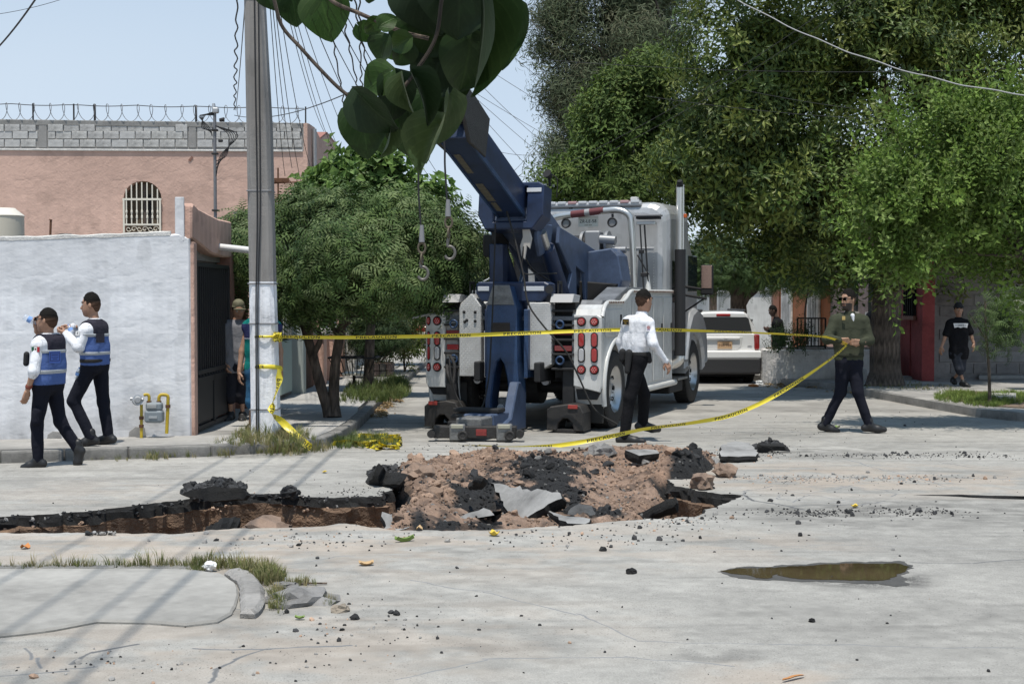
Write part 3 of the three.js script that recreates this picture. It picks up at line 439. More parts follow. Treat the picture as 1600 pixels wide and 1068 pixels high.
// ---------- gas meter on the white wall ----------
{
  const wp = (px, py) => { const t = (px + 140) / 439, z = wa.z + (wb.z - wa.z) * t + 0.16; return P(px, py, -z); };   // a point just before the wall
  const o = thing('gas_meter', 'grey gas meter with yellow pipes and round regulator on the white wall', 'gas meter', wp(240, 690)), W = (px, py, dz = 0) => { const p = wp(px, py).sub(o.position); return [p.x, p.y, p.z + dz]; };
  mb().tube([W(220.5, 684), W(220.5, 655), W(220.5, 632)], .018, 10, 8).build('yellow_pipe', M.yellowPipe, o); mb().tube([W(224, 617), W(229, 616), W(232, 618), W(232.5, 628)], .018, 10, 8).build('yellow_pipe', M.yellowPipe, o); mb().tube([W(248, 630), W(248, 621), W(250, 617), W(258, 616.5), W(261.5, 618), W(262, 630), W(261, 655), W(260, 677)], .02, 30, 8).build('yellow_pipe', M.yellowPipe, o);
  for (const [r, a, b] of [[.028, W(220.5, 655), W(220.5, 650)], [.028, W(220.5, 668), W(220.5, 663)], [.03, W(262, 637), W(262, 632)], [.016, W(220.5, 684), W(220.5, 670)], [.03, W(232.5, 626), W(232.5, 631)], [.03, W(248, 626), W(248, 631)]]) mb().cyl(r, r, a, b, 8).build('pipe_fitting', M.rust, o);
  const c = W(241, 646); mb().rbox(.215, .15, .14, .035, c[0], c[1] - .03, c[2]).rbox(.19, .1, .12, .03, c[0], c[1] + .085, c[2]).cyl(.02, .02, [c[0] - .058, c[1] + .1, c[2]], W(232.5, 630), 8).cyl(.02, .02, [c[0] + .05, c[1] + .1, c[2]], W(248, 630), 8).build('meter_body', M.meter, o);
  mb().rbox(.11, .045, .02, .005, c[0] - .015, c[1] + .09, c[2] + .062).build('meter_dial', std([.32, .33, .33], { roughness: .3 }), o);
  mb().rbox(.1, .03, .02, .005, c[0], c[1] - .04, c[2] + .07).build('meter_plate', std([.3, .32, .33]), o);
  const r = W(216, 624, .03); mb().cyl(.06, .062, [r[0] - .02, r[1] - .012, r[2] - .03], [r[0] + .005, r[1], r[2] + .01], 16).cyl(.045, .03, [r[0] + .005, r[1], r[2] + .01], [r[0] + .012, r[1], r[2] + .05], 14).cyl(.02, .02, [r[0] - .09, r[1] + .01, r[2] - .02], [r[0] + .06, r[1], r[2] - .02], 8).build('regulator', M.galv, o);
}
// ---------- big pink building behind ----------
{
  const D = 32, q = (px, py) => P(px, py, D), c0 = q(480, 190), left = -14.2, top0 = q(0, 186).y, topB = q(0, 231).y, topR = q(480, 192).y;
  const o = thing('pink_building', 'two storey pink stucco building with grey block parapet and arched window', 'building', [c0.x, 0, -D]);
  const w = (px, py) => { const p = q(px, py); return [p.x - c0.x, p.y]; };
  // wall with an arched opening
  const [wx0, wy0] = w(193, 364), [wx1, wy1] = w(252, 310), r = (wx1 - wx0) / 2, hole = [[wx0, wy0], [wx1, wy0], [wx1, wy1]]; for (let i = 1; i < 12; i++) { const a = Math.PI * i / 12; hole.push([(wx0 + wx1) / 2 + r * Math.cos(a), wy1 + r * 0.92 * Math.sin(a)]); } hole.push([wx0, wy1]);
  const yB = w(0, 232)[1], yBr = w(480, 236)[1], pw = w(486, 0)[0] - w(480, 0)[0];
  const g = plateGeo([[left - c0.x, 0], [0, 0], [0, topR], [-pw, topR], [-pw, yBr], [left - c0.x, yB]], 0.25, 0, [hole]); g.translate(0, 0, -0.25); mesh('front_wall', boxUV(g), M.pink, o);
  // side wall along the street with a stepped, sloping top
  const sy = (px, py, d) => P(px, py, d).y, side = plateGeo([[0.25, 0], [0.25, topR + .02], [1.2, topR + .04], [2.2, topR - .12], [3.4, sy(512, 209, 35.4)], [5, sy(530, 226, 37)], [5.6, sy(534, 240, 37.6)], [5.6, 0]], 0.25); side.rotateY(Math.PI / 2); side.translate(-0.25, 0, 0); mesh('side_wall', boxUV(side), M.pink, o);
  const tile = plateGeo([[2.2, topR - .12], [3.4, sy(512, 209, 35.4)], [5.05, sy(531, 226, 37)], [5.05, sy(531, 226, 37) + .08], [3.4, sy(512, 209, 35.4) + .05], [2.2, topR - .07]], 0.3); tile.rotateY(Math.PI / 2); tile.translate(-0.3, 0, 0); mesh('tile_edge', boxUV(tile), std([.30, .13, .10]), o);
  mb().box(8, 4.6, .2, -4.3, 2.3, -5.7).build('rear_wall', M.pink, o);
  mb().cyl(.05, .05, [.06, .5, -.7], [.06, topR - .05, -.7], 8).build('downpipe', M.galv, o);
  // block parapet: cast posts, blocks one by one in three courses, cement cap and bed
  const bl = thing('block_parapet', 'grey concrete block parapet with cement posts on top of the pink building', 'parapet', [c0.x, 0, -D + 0.02]);
  const bw = w(25, 0)[0] - w(0, 0)[0], Y0 = yB + .02, ht = (w(0, 192)[1] - Y0) / 3, posts = [[58, 71], [293, 305]];
  mesh('mortar_bed', boxUV(plateGeo([[left - c0.x, yB], [-pw, yBr], [-pw, topR - .08], [left - c0.x, w(0, 192)[1]]], 0.14).translate(0, 0, -.16)), M.mortar, bl);
  mesh('cement_cap', boxUV(plateGeo([[left - c0.x, w(0, 193)[1]], [-pw - .02, topR - .13], [-pw - .02, topR], [left - c0.x, w(0, 184)[1]]], 0.2, .015).translate(0, 0, -.19)), grainy([.36, .355, .34], 1, { map: rep(T.patch, 1.2) }), bl);
  mesh('plaster_lip', boxUV(plateGeo([[left - c0.x, yB - .03], [-pw - .02, yBr - .02], [-pw - .02, yBr + .025], [left - c0.x, yB + .02]], 0.05, .01).translate(0, 0, -.035)), M.whiteCap, bl);
  for (const [a, b] of posts) { const x0 = w(a, 0)[0], x1 = w(b, 0)[0]; mb().rbox(x1 - x0, ht * 3 + .02, .16, .015, (x0 + x1) / 2, Y0 + ht * 1.5, -.075).build('cement_post', M.mortar, bl); }
  const gb = boxUV(new RoundedBoxGeometry(bw - .022, ht - .022, .15, 1, .008)), gh = boxUV(new RoundedBoxGeometry(bw * .5 - .022, ht - .022, .15, 1, .008)), mats = [M.block, M.block2, M.block3];
  for (let row = 0; row < 3; row++) {
    const segs = [[left - c0.x, w(57, 0)[0]], [w(72, 0)[0], w(292, 0)[0]], [w(306, 0)[0], -pw - .03]];
    segs.forEach(([a, b], si) => { let x = a - (row % 2 ? 0 : bw / 2); if (si) x = a; let half = si && row % 2; while (x < b - .1) { const ww = half ? bw / 2 : bw, end = Math.min(x + ww, b); if (end > a + .08) { const full = end - x > ww - .02; const s = Math.max(x, a), o2 = mesh('concrete_block', full && s === x ? (half ? gh : gb) : boxUV(new RoundedBoxGeometry(Math.max(.06, end - s - .022), ht - .022, .15, 1, .008)), mats[Math.floor(rnd() * 3)], bl); o2.position.set((s + end) / 2, Y0 + ht * (row + .5) + (row === 2 ? -.02 : 0) + (s * (yBr - yB) / (0 - left)) * 0.2, -.07 + rr(-.008, .008)); } x += ww; half = 0; } });
  }
  // arched window with its white grille
  const wn = new THREE.Group(); wn.name = 'window'; o.add(wn); const cx = (wx0 + wx1) / 2;
  const arch = (k, in_) => { const l = [[wx0 + in_, wy0 + in_], [wx1 - in_, wy0 + in_], [wx1 - in_, wy1]]; for (let i = 1; i < 12; i++) { const a = Math.PI * i / 12; l.push([cx + (r - in_) * Math.cos(a), wy1 + (r * .92 - in_) * Math.sin(a)]); } l.push([wx0 + in_, wy1]); return l; };
  mesh('curtain', boxUV(plateGeo(arch(1, 0.0), 0.02).translate(0, 0, -.24)), std([.11, .085, .055], { map: repXY(T.streak, .3, 3) }), wn);
  mb().box(.09, wy1 - wy0 + .2, .02, cx + r * .28, (wy0 + wy1) / 2, -.21).build('curtain_gap', M.black, wn);
  mb().box(.05, wy1 - wy0 + r * .8, .03, cx, (wy0 + wy1 + r * .8) / 2, -.2).build('window_frame', std([.1, .08, .07]), wn);
  const bars = mb(), F = .05; bars.box(.04, wy1 - wy0, .04, wx0 + .02, (wy0 + wy1) / 2, F).box(.04, wy1 - wy0, .04, wx1 - .02, (wy0 + wy1) / 2, F).box(2 * r + .02, .045, .03, cx, wy1 - .02, F).box(2 * r, .04, .03, cx, wy0 + .19, F).box(2 * r + .02, .04, .03, cx, wy0 - .01, F).build('grille_frame', M.cream, wn);
  for (let i = 0; i < 7; i++) { const x = wx0 + .02 + (i + .5) * (2 * r - .04) / 7, up = Math.sqrt(Math.max(0, r * r - (x - cx) ** 2)) * .9; mb().box(.026, wy1 - wy0 - .19 + up * .95, .022, x, (wy0 + .19 + wy1 + up * .95) / 2, F).build('grille_bar', M.cream, wn); for (const y of [wy0 + .36, wy1 - .3]) mb().rbox(.045, .07, .035, .012, x, y, F).build('grille_collar', M.cream, wn); }
  for (let i = 0; i < 6; i++) { const x = wx0 + .06 + (i + .5) * (2 * r - .12) / 6, l = []; for (let k = 0; k < 14; k++) { const a = k * .5 * (i % 2 ? 1 : -1), q2 = .065 - k * .0035; l.push([x + Math.cos(a) * q2, wy0 + .09 + Math.sin(a) * q2, F]); } mb().tube(l, .009, 26, 4).build('grille_scroll', M.cream, wn); }
  mb().rbox(2 * r + .16, .05, .14, .012, cx, wy0 - .06, .03).build('sill', M.pink, wn);
  mb().box(.05, .12, .02, w(296, 0)[0], w(0, 248)[1], .005, 0, 0, -.7).build('wall_scar', M.darkPink, o);
  // razor wire coil with posts
  const rz = thing('razor_wire', 'coiled razor wire on thin posts along the block parapet top', 'razor wire', [c0.x, 0, -D - 0.05]);
  const yt = (x) => topR + (w(0, 184)[1] - topR) * (x / (left - c0.x)), ht2 = .36;
  for (const px of [48, 112, 145, 304, 476]) { const x = w(px, 0)[0]; mb().box(px === 145 || px === 304 ? .045 : .03, ht2 + .03, .03, x, yt(x) + ht2 / 2, 0).build('post', M.wire, rz); }
  const coil = []; for (let i = 0; i <= 1200; i++) { const x = (left - c0.x) + (-pw - (left - c0.x)) * i / 1200, a = i * .15 + Math.sin(i * .05) * .5; coil.push(V(x + Math.cos(a) * .13, yt(x) + .19 + Math.sin(a) * .185, Math.sin(a * 1.0 + 1.2) * .16)); }
  mb().add(new THREE.TubeGeometry(new THREE.CatmullRomCurve3(coil), 2400, .0085, 3)).build('coil', M.wireGrey, rz);
  const lines = mb(); for (const dy of [.36]) { const l = []; for (let i = 0; i <= 30; i++) { const x = (left - c0.x) * (1 - i / 30) - pw * i / 30; l.push([x, yt(x) + dy - .03 * Math.abs(Math.sin(i * .7)), 0]); } lines.tube(l, .009, 60, 4); } lines.build('top_wire', M.wire, rz);
  // service mast before the building
  const mp = q(365, 315), ms = thing('service_mast', 'thin grey electric service mast with insulator standing before the pink wall', 'mast', [mp.x, 0, -D + 2]), mt = P(365, 174, D - 2), my = P(365, 240, D - 2).y;
  mb().cyl(.036, .034, [0, 1, 0], [0, mt.y, 0], 10).build('pole', std([.20, .20, .21], { roughness: .5, metalness: .4 }), ms);
  mb().rbox(.14, .12, .12, .03, .02, mt.y + .02, 0).cyl(.05, .03, [-.02, mt.y + .06, 0], [-.02, mt.y + .17, 0], 8).build('service_head', M.galv, ms);
  mb().cyl(.035, .05, [.1, mt.y - .18, .0], [.2, mt.y - .17, 0], 8).rbox(.1, .06, .06, .02, .12, mt.y - .62, 0).build('insulator', M.wire, ms);
  const loop = mb(); for (let k = 0; k < 5; k++) loop.tube([[0, mt.y - .02 * k, .03], [-.2 - .03 * k, mt.y - .1, .05], [-.26 + .04 * k, mt.y - .35, .06], [-.05, mt.y - .4 - .03 * k, .04]], .009, 20, 4).tube([[.02, mt.y - .3, .03], [.3 + .05 * k, mt.y - .5, .05], [.24 - .03 * k, mt.y - .95, .05], [.03, mt.y - 1.05 - .08 * k, .03]], .009, 20, 4); loop.build('wire_loop', M.wire, ms);
  for (const y of [my, my - 1.2, my + .5]) mb().rbox(.13, .04, .13, .01, 0, y, 0).build('pipe_clamp', M.wire, ms);
  // television aerial at the street corner
  const ap = P(452, 290, 33), an = thing('television_aerial', 'rusty television aerial on a short mast at the pink building corner', 'aerial', [ap.x, 0, -31.4]);
  const ay = P(452, 290, 31.4).y, ae = mb().cyl(.02, .02, [0, 3.2, 0], [0, P(452, 262, 31.4).y, 0], 6).cyl(.016, .016, [-.42, ay + .04, 0], [.75, ay + .1, 0], 6); ae.build('mast', M.rust, an);
  const el = mb(); for (let i = 0; i < 7; i++) el.cyl(.01, .01, [-.36 + i * .16, ay + .05, -.25 + i * .015], [-.36 + i * .16, ay + .07 + .04, .25 - i * .015], 5); el.rbox(.4, .1, .02, .008, .05, ay + .12, .03).build('aerial_rods', M.rust, an);
}
// roof water tank and roof clutter behind the white wall
{
  const p = P(6, 350, 24), k = 24 / FPX, o = thing('water_tank', 'beige plastic water tank with sloped lid above the white wall', 'water tank', [p.x, 0, -24]);
  const y = (py) => P(0, py, 24).y, R = 30 * k, pr = [[R, 1.6], [R, y(338)], [R * 1.0, y(337)], [R * .62, y(327)], [R * .5, y(325)], [0, y(324.5)]];
  mesh('tank_body', boxUV(new THREE.LatheGeometry(pr.slice(0, 2).map(([a, b]) => new THREE.Vector2(a, b)), 28)), std([.55, .51, .42], { roughness: .55 }), o);
  mesh('tank_lid', boxUV(new THREE.LatheGeometry([[R, y(338)], [R * 1.03, y(337.6)], [R * 1.02, y(336.4)], [R * .62, y(327)], [R * .55, y(325)], [0.001, y(324.5)]].map(([a, b]) => new THREE.Vector2(a, b)), 28)), std([.66, .62, .54], { roughness: .55 }), o);
  const s = P(73, 360, 22); const b = thing('steel_rod', 'thin rusty reinforcing rod standing up behind the white wall', 'steel rod', [s.x, 0, -22]); mb().cyl(.018, .018, [0, 1.6, 0], [.06, P(74, 343, 22).y, 0], 6).build('rod', M.rust, b); mb().cyl(.026, .026, [.055, P(74, 344, 22).y, 0], [.06, P(74, 342.5, 22).y, 0], 6).build('rod_head', M.rust, b);
  const c = P(104, 370, 21); const v = thing('old_tyre', 'dark worn tyre lying on the roof behind the white wall', 'tyre', [c.x, P(104, 371, 21).y, -21]); mesh('tyre', new THREE.TorusGeometry(.12, .045, 8, 20).rotateX(Math.PI / 2 - .12), M.rubber, v); mb().rbox(.42, .05, .3, .015, 0, -.075, 0).build('board', M.greyWall, v);
}
// ---------- concrete utility pole ----------
{
  const b = P(416, 690, 16.5), o = thing('utility_pole', 'tall concrete utility pole with white painted foot and caution tape', 'utility pole', [b.x, KY - 0.02, -16.5]);
  const yAt = (py) => P(416, py, 16.5).y - KY + .02, xAt = (px, py) => P(px, py, 16.5).x - b.x;
  const L = [[-140, 375.5, 408.5], [0, 383, 413.2], [200, 387.2, 424], [440, 391.5, 429.5], [690, 395, 437]];
  const sect = (i0, i1) => { const pos = [], rows = []; for (let i = i0; i <= i1; i++) { const [py, a, c] = L[i], y = yAt(py), x0 = xAt(a, py), x1 = xAt(c, py), m = (x0 + x1) / 2, h = (x1 - x0) / 2, k = h * .28; rows.push([[m - h, -h + k], [m - h, h - k], [m - h + k, h], [m + h - k, h], [m + h, h - k], [m + h, -h + k], [m + h - k, -h], [m - h + k, -h]].map(([x, z]) => [x, y, z])); } for (let i = 0; i + 1 < rows.length; i++) for (let k = 0; k < 8; k++) { const A = rows[i][k], B = rows[i][(k + 1) % 8], C = rows[i + 1][(k + 1) % 8], D = rows[i + 1][k]; pos.push(...A, ...D, ...B, ...B, ...D, ...C); } const g = new THREE.BufferGeometry(); g.setAttribute('position', new THREE.Float32BufferAttribute(pos, 3)); g.computeVertexNormals(); return boxUV(g); };
  mesh('shaft', sect(0, 3), grainy([0.30, 0.285, 0.27], .9, { map: repXY(T.streak, 1.2, 4), bumpScale: .006 }), o);
  mesh('painted_foot', sect(3, 4), std([.88, .89, .92], { map: repXY(T.streak, .8, 1.4), bumpMap: rep(T.plaster, .7), bumpScale: .005, roughness: .9 }), o);
  // conduits and stapled wires running down the face
  const down = mb(); for (const [a, c, z] of [[399, 404, .13], [405, 407, .13], [412, 429.5, .05]]) down.tube([[xAt(a, -100), yAt(-100), z], [xAt(a + 3, 120), yAt(120), z + .015], [xAt((a + c) / 2 + 4, 330), yAt(330), z + .035], [xAt(c, 470), yAt(470), z + .05], [xAt(c + 1, 685), yAt(685), z + .06]], .008, 40, 5); down.build('down_wire', M.wire, o);
  const band = mb(); for (const [py, a, c] of [[299, 389, 426], [443, 391, 430], [505, 392.5, 431.5], [638, 394, 436]]) { const x0 = xAt(a, py), x1 = xAt(c, py), h = (x1 - x0) / 2 + .006; band.rbox(h * 2, .016, h * 2, .004, (x0 + x1) / 2, yAt(py), 0); } band.build('steel_band', M.wireGrey, o);
  const arm = mb().rbox(1.6, .1, .1, .01, xAt(392, -60), yAt(-60), .18); for (const x of [-.7, -.35, .35, .7]) arm.cyl(.03, .045, [xAt(392, -60) + x, yAt(-60) + .05, .18], [xAt(392, -60) + x, yAt(-60) + .2, .18], 8); arm.build('cross_arm', M.galv, o);
}
// ---------- houses down the left side of the street ----------
{
  const X = -3.72, dAt = (px) => -X * FPX / (800 - px), zAt = (px) => -dAt(px), yAt = (px, py) => P(px, py, dAt(px)).y;
  const wallSeg = (name, label, px0, px1, H, mat, extra) => { const z0 = zAt(px0), z1 = zAt(px1), o = thing(name, label, 'house', [X, KY, z0]); const L = z0 - z1; mb().box(.22, H, L - .01, -.13, H / 2 - .02, -L / 2).build('wall', mat, o); mb().box(.5, .15, L - .03, -.4, H - .1, -L / 2).build('roof', M.mortar, o); extra?.(o, L); return o; };
  wallSeg('teal_house', 'narrow house front with pale teal panel and grey pillar beyond the utility pole', 430, 461, 3.0, M.greyWall, (o, L) => {
    mb().box(.05, .85, 1.1, .03, .5, -.75).build('teal_panel', std([.28, .36, .34]), o); mb().box(.04, 1.15, 1.0, .03, 1.55, -.75).build('dark_window', M.glassDark, o); for (let i = 0; i < 4; i++) mb().box(.03, 1.1, .025, .06, 1.55, -.35 - i * .26).build('window_bar', M.cream, o);
    mb().rbox(.22, 2.9, .3, .02, .08, 1.43, -L + .18).build('pillar', std([.36, .40, .38], { roughness: .9 }), o);
  });
  wallSeg('brown_house', 'dark house front behind a brown sheet fence', 461.5, 484, 3.0, M.greyWall, (o, L) => { for (let i = 0; i < 4; i++) mb().box(.06, 1.15, L / 4 - .03, .03, .57, -L * (i + .5) / 4).build('fence_sheet', M.rust, o); mb().box(.03, 1.1, L * .7, .0, 1.9, -L / 2).build('window', M.glassDark, o); mb().box(.05, .06, L * .75, .03, 1.3, -L / 2).build('sill', M.greyWall, o); });
  wallSeg('pink_house', 'salmon pink house front with pilasters and white moulding behind the small tree', 484.5, 530, 3.4, M.peach, (o, L) => {
    for (const t of [.12, .45, .78]) { mb().rbox(.16, 2.4, .34, .02, .06, 2.05, -L * t).build('pilaster', M.peach, o); mb().rbox(.26, 1.0, .44, .02, .08, .45, -L * t).build('pilaster_base', M.peach, o); mb().rbox(.34, .16, .54, .05, .1, .98, -L * t).build('capital', M.whiteCap, o); }
    mb().box(.08, .14, L * .8, .03, 1.06, -L / 2).build('moulding', M.whiteCap, o); for (const t of [.28, .62]) mb().box(.04, 1.2, .7, .02, 1.75, -L * t).build('window', M.glassDark, o);
  });
  wallSeg('white_house', 'pale house front with white window frames behind the planter', 530.5, 575, 3.0, std([.42, .41, .4]), (o, L) => { for (const t of [.25, .65]) { const w = mb().box(.06, 1.3, 1.1, .03, 1.5, -L * t).build('window', M.glassDark, o); mb().box(.08, 1.4, .1, .05, 1.5, -L * t - .6).box(.08, 1.4, .1, .05, 1.5, -L * t + .6).box(.08, .1, 1.3, .05, 2.2, -L * t).box(.08, .1, 1.3, .05, .8, -L * t).build('window_frame', M.white, o); } mb().rbox(.3, 2.7, .3, .02, .15, 1.35, -.3).build('post', M.white, o); });
  wallSeg('brown_plaster_house', 'brownish house front far down the left side', 576, 628, 3.2, M.darkPink, (o, L) => { for (const t of [.3, .7]) mb().box(.06, 1.4, 2, .03, 1.5, -L * t).build('window', M.glassDark, o); mb().box(.08, 2.1, 1.1, .03, 1.05, -L * .5).build('door', M.rust, o); });
  // planter box and iron tree guard
  const pb = P(592, 588, 28.3), pl = thing('planter_box', 'low dark stone planter box on the left pavement', 'planter', [pb.x, KY, -28.6]);
  for (let r = 0; r < 2; r++) for (let i = 0; i < 4; i++) mb().rbox(.125, .14, .5, .015, -.2 + i * .135 - (r % 2) * .0, .075 + r * .15, 0).build('stone', grainy([.12 + .03 * (i % 2), .115, .105], .4), pl);
  mb().box(.5, .03, .46, 0, .3, 0).build('soil', M.dirt, pl); mb().rbox(.62, .05, .1, .01, 0, -.03 + .03, .32).build('edge', M.concrete, pl);
  const tg = thing('tree_guard', 'black iron tree guard with railing standing in the grass strip', 'tree guard', [P(553, 600, 24.6).x, KY, -24.6]), gy = P(553, 558, 24.6).y - KY, g2 = P(553, 586, 24.6).y - KY, hw = .24;
  mb().box(hw * 2 * 1.7, .03, .03, 0, gy, .3).box(.03, .03, .6, -hw * 1.7, gy, 0).box(.03, .03, .6, hw * 1.7, gy, 0).box(hw * 2 * 1.7, .03, .03, 0, gy, -.3).box(.05, g2, .05, 0, g2 / 2, 0).cyl(.012, .012, [-hw, g2 + .04, .1], [0, .3, 0], 5).cyl(.012, .012, [hw, g2 + .04, .1], [0, .3, 0], 5).build('guard_frame', M.black, tg);
  for (let i = -4; i <= 4; i++) mb().cyl(.009, .009, [i * hw * .42, gy, .3], [i * hw * .26, g2, .16], 5).build('guard_bar', M.black, tg);
  mb().rbox(hw * 1.6, .05, .35, .02, 0, g2 + .03, 0).build('tray', M.cream, tg);
}
// ---------- lettering ----------
function textTex(lines, W, H, bg, fg, extra) {
  const c = document.createElement('canvas'); c.width = W; c.height = H; const x = c.getContext('2d'); x.fillStyle = bg; x.fillRect(0, 0, W, H); x.fillStyle = fg; x.textAlign = 'center'; x.textBaseline = 'middle';
  for (const [t, px, py, size, col] of lines) { x.font = 'bold ' + size + 'px sans-serif'; x.fillStyle = col || fg; x.fillText(t, px, py); }
  extra?.(x, W, H); const t = new THREE.CanvasTexture(c); t.colorSpace = THREE.SRGBColorSpace; return t;
}
const printed = (tex, o = {}) => { const m = std([.8, .8, .8], { roughness: .6, ...o }); m.map = tex; return m; };
function signPlate(w, h, t = 0.006) { const g = new THREE.BoxGeometry(w, h, t); return g; }   // uv of a box face fills the print
// ---------- right pavement ----------
{
  const s = struct('right_pavement'), h = 0.13; kerbs(s, rightLine, -1, h);
  const inr = rightLine.map((p, i, a) => { const q = a[Math.min(i + 1, a.length - 1)], o = a[Math.max(i - 1, 0)], t = q.clone().sub(o).normalize(); return V(p.x + t.z * -(-0.145), 0, p.z - t.x * 0.145); });
  const body = inr.slice(0, 12).map(xz);
  mesh('pavement_slab', slabGeo([...body, [7.6, -31], [7.6, -28.4], [16, -28.4]], -0.1, h - 0.006), M.concreteOld, s);
  for (let z = -31; z > -70; z -= z > -44 ? 2 : 9) { const e = z - (z > -44 ? 1.99 : 8.99); mesh('pavement_slab', slabGeo([[5.24, z], [7.9, z], [7.9, e], [5.24, e]], -0.1, h - 0.006 - hash2(z * 10 | 0, 3) * .01), M.concrete, s); }
  mesh('planting_strip', slabGeo([xz(G(1474, 622, h)), xz(G(1540, 633.5, h)), xz(G(1640, 640, h)), [10.4, -20.2], [9.6, -23.2], xz(G(1480, 610, h))], -0.02, h + 0.012), M.dirt, s);
  mesh('edging_stone', slabGeo([xz(G(1547, 628, h)), xz(G(1588, 627, h)), xz(G(1588, 622, h)), xz(G(1547, 622, h))], h, h + .09, [], .01), M.concrete, s);
  mesh('edging_stone', slabGeo([xz(G(1530, 593, h)), xz(G(1640, 592, h)), xz(G(1640, 588.5, h)), xz(G(1530, 589, h))], h, h + .08, [], .01), M.kerb, s);
}
// ---------- planter wall with railing ----------
{
  const c = G(1232, 602), o = thing('street_planter', 'round ended white plastered planter wall with railing beside the parked white car', 'planter', [c.x, 0, c.z - .6]);
  const pts = []; for (let i = 0; i <= 12; i++) { const a = Math.PI / 2 + Math.PI * i / 12; pts.push([.05 + .5 * Math.cos(a), .55 * -Math.sin(a)]); } pts.push([2.1, .55], [2.1, -.55]);
  const g = slabGeo(pts.map(([x, z]) => [x, z]), 0, .72, [], .03); mesh('planter_wall', g, std([.62, .6, .57], { map: rep(T.streak, 1.1), bumpMap: rep(T.plaster, .8), bumpScale: .012, roughness: .95 }), o);
  mesh('soil', slabGeo(pts.map(([x, z]) => [x * .9 + .08, z * .85]), .70, .735), M.dirt, o);
  mb().rbox(.5, .34, .4, .03, 1.25, .17, .72).build('block', M.concrete, o); mb().rbox(.9, .2, .3, .03, 1.95, .1, .75).build('block', M.kerb, o);
  const r = thing('iron_railing', 'short black iron railing with vertical bars on the white planter', 'railing', [P(1268, 540, 28.2).x, .72, -28.2]);
  const hw = .2, H = .62; mb().box(.56, .03, .03, 0, H, 0).box(.56, .03, .03, 0, .06, 0).box(.03, H, .03, -.28, H / 2, 0).box(.03, H, .03, .28, H / 2, 0).build('rail', M.black, r); for (let i = -3; i <= 3; i++) mb().cyl(.01, .01, [i * .07, .05, 0], [i * .07, H, 0], 5).build('bar', M.black, r);
}
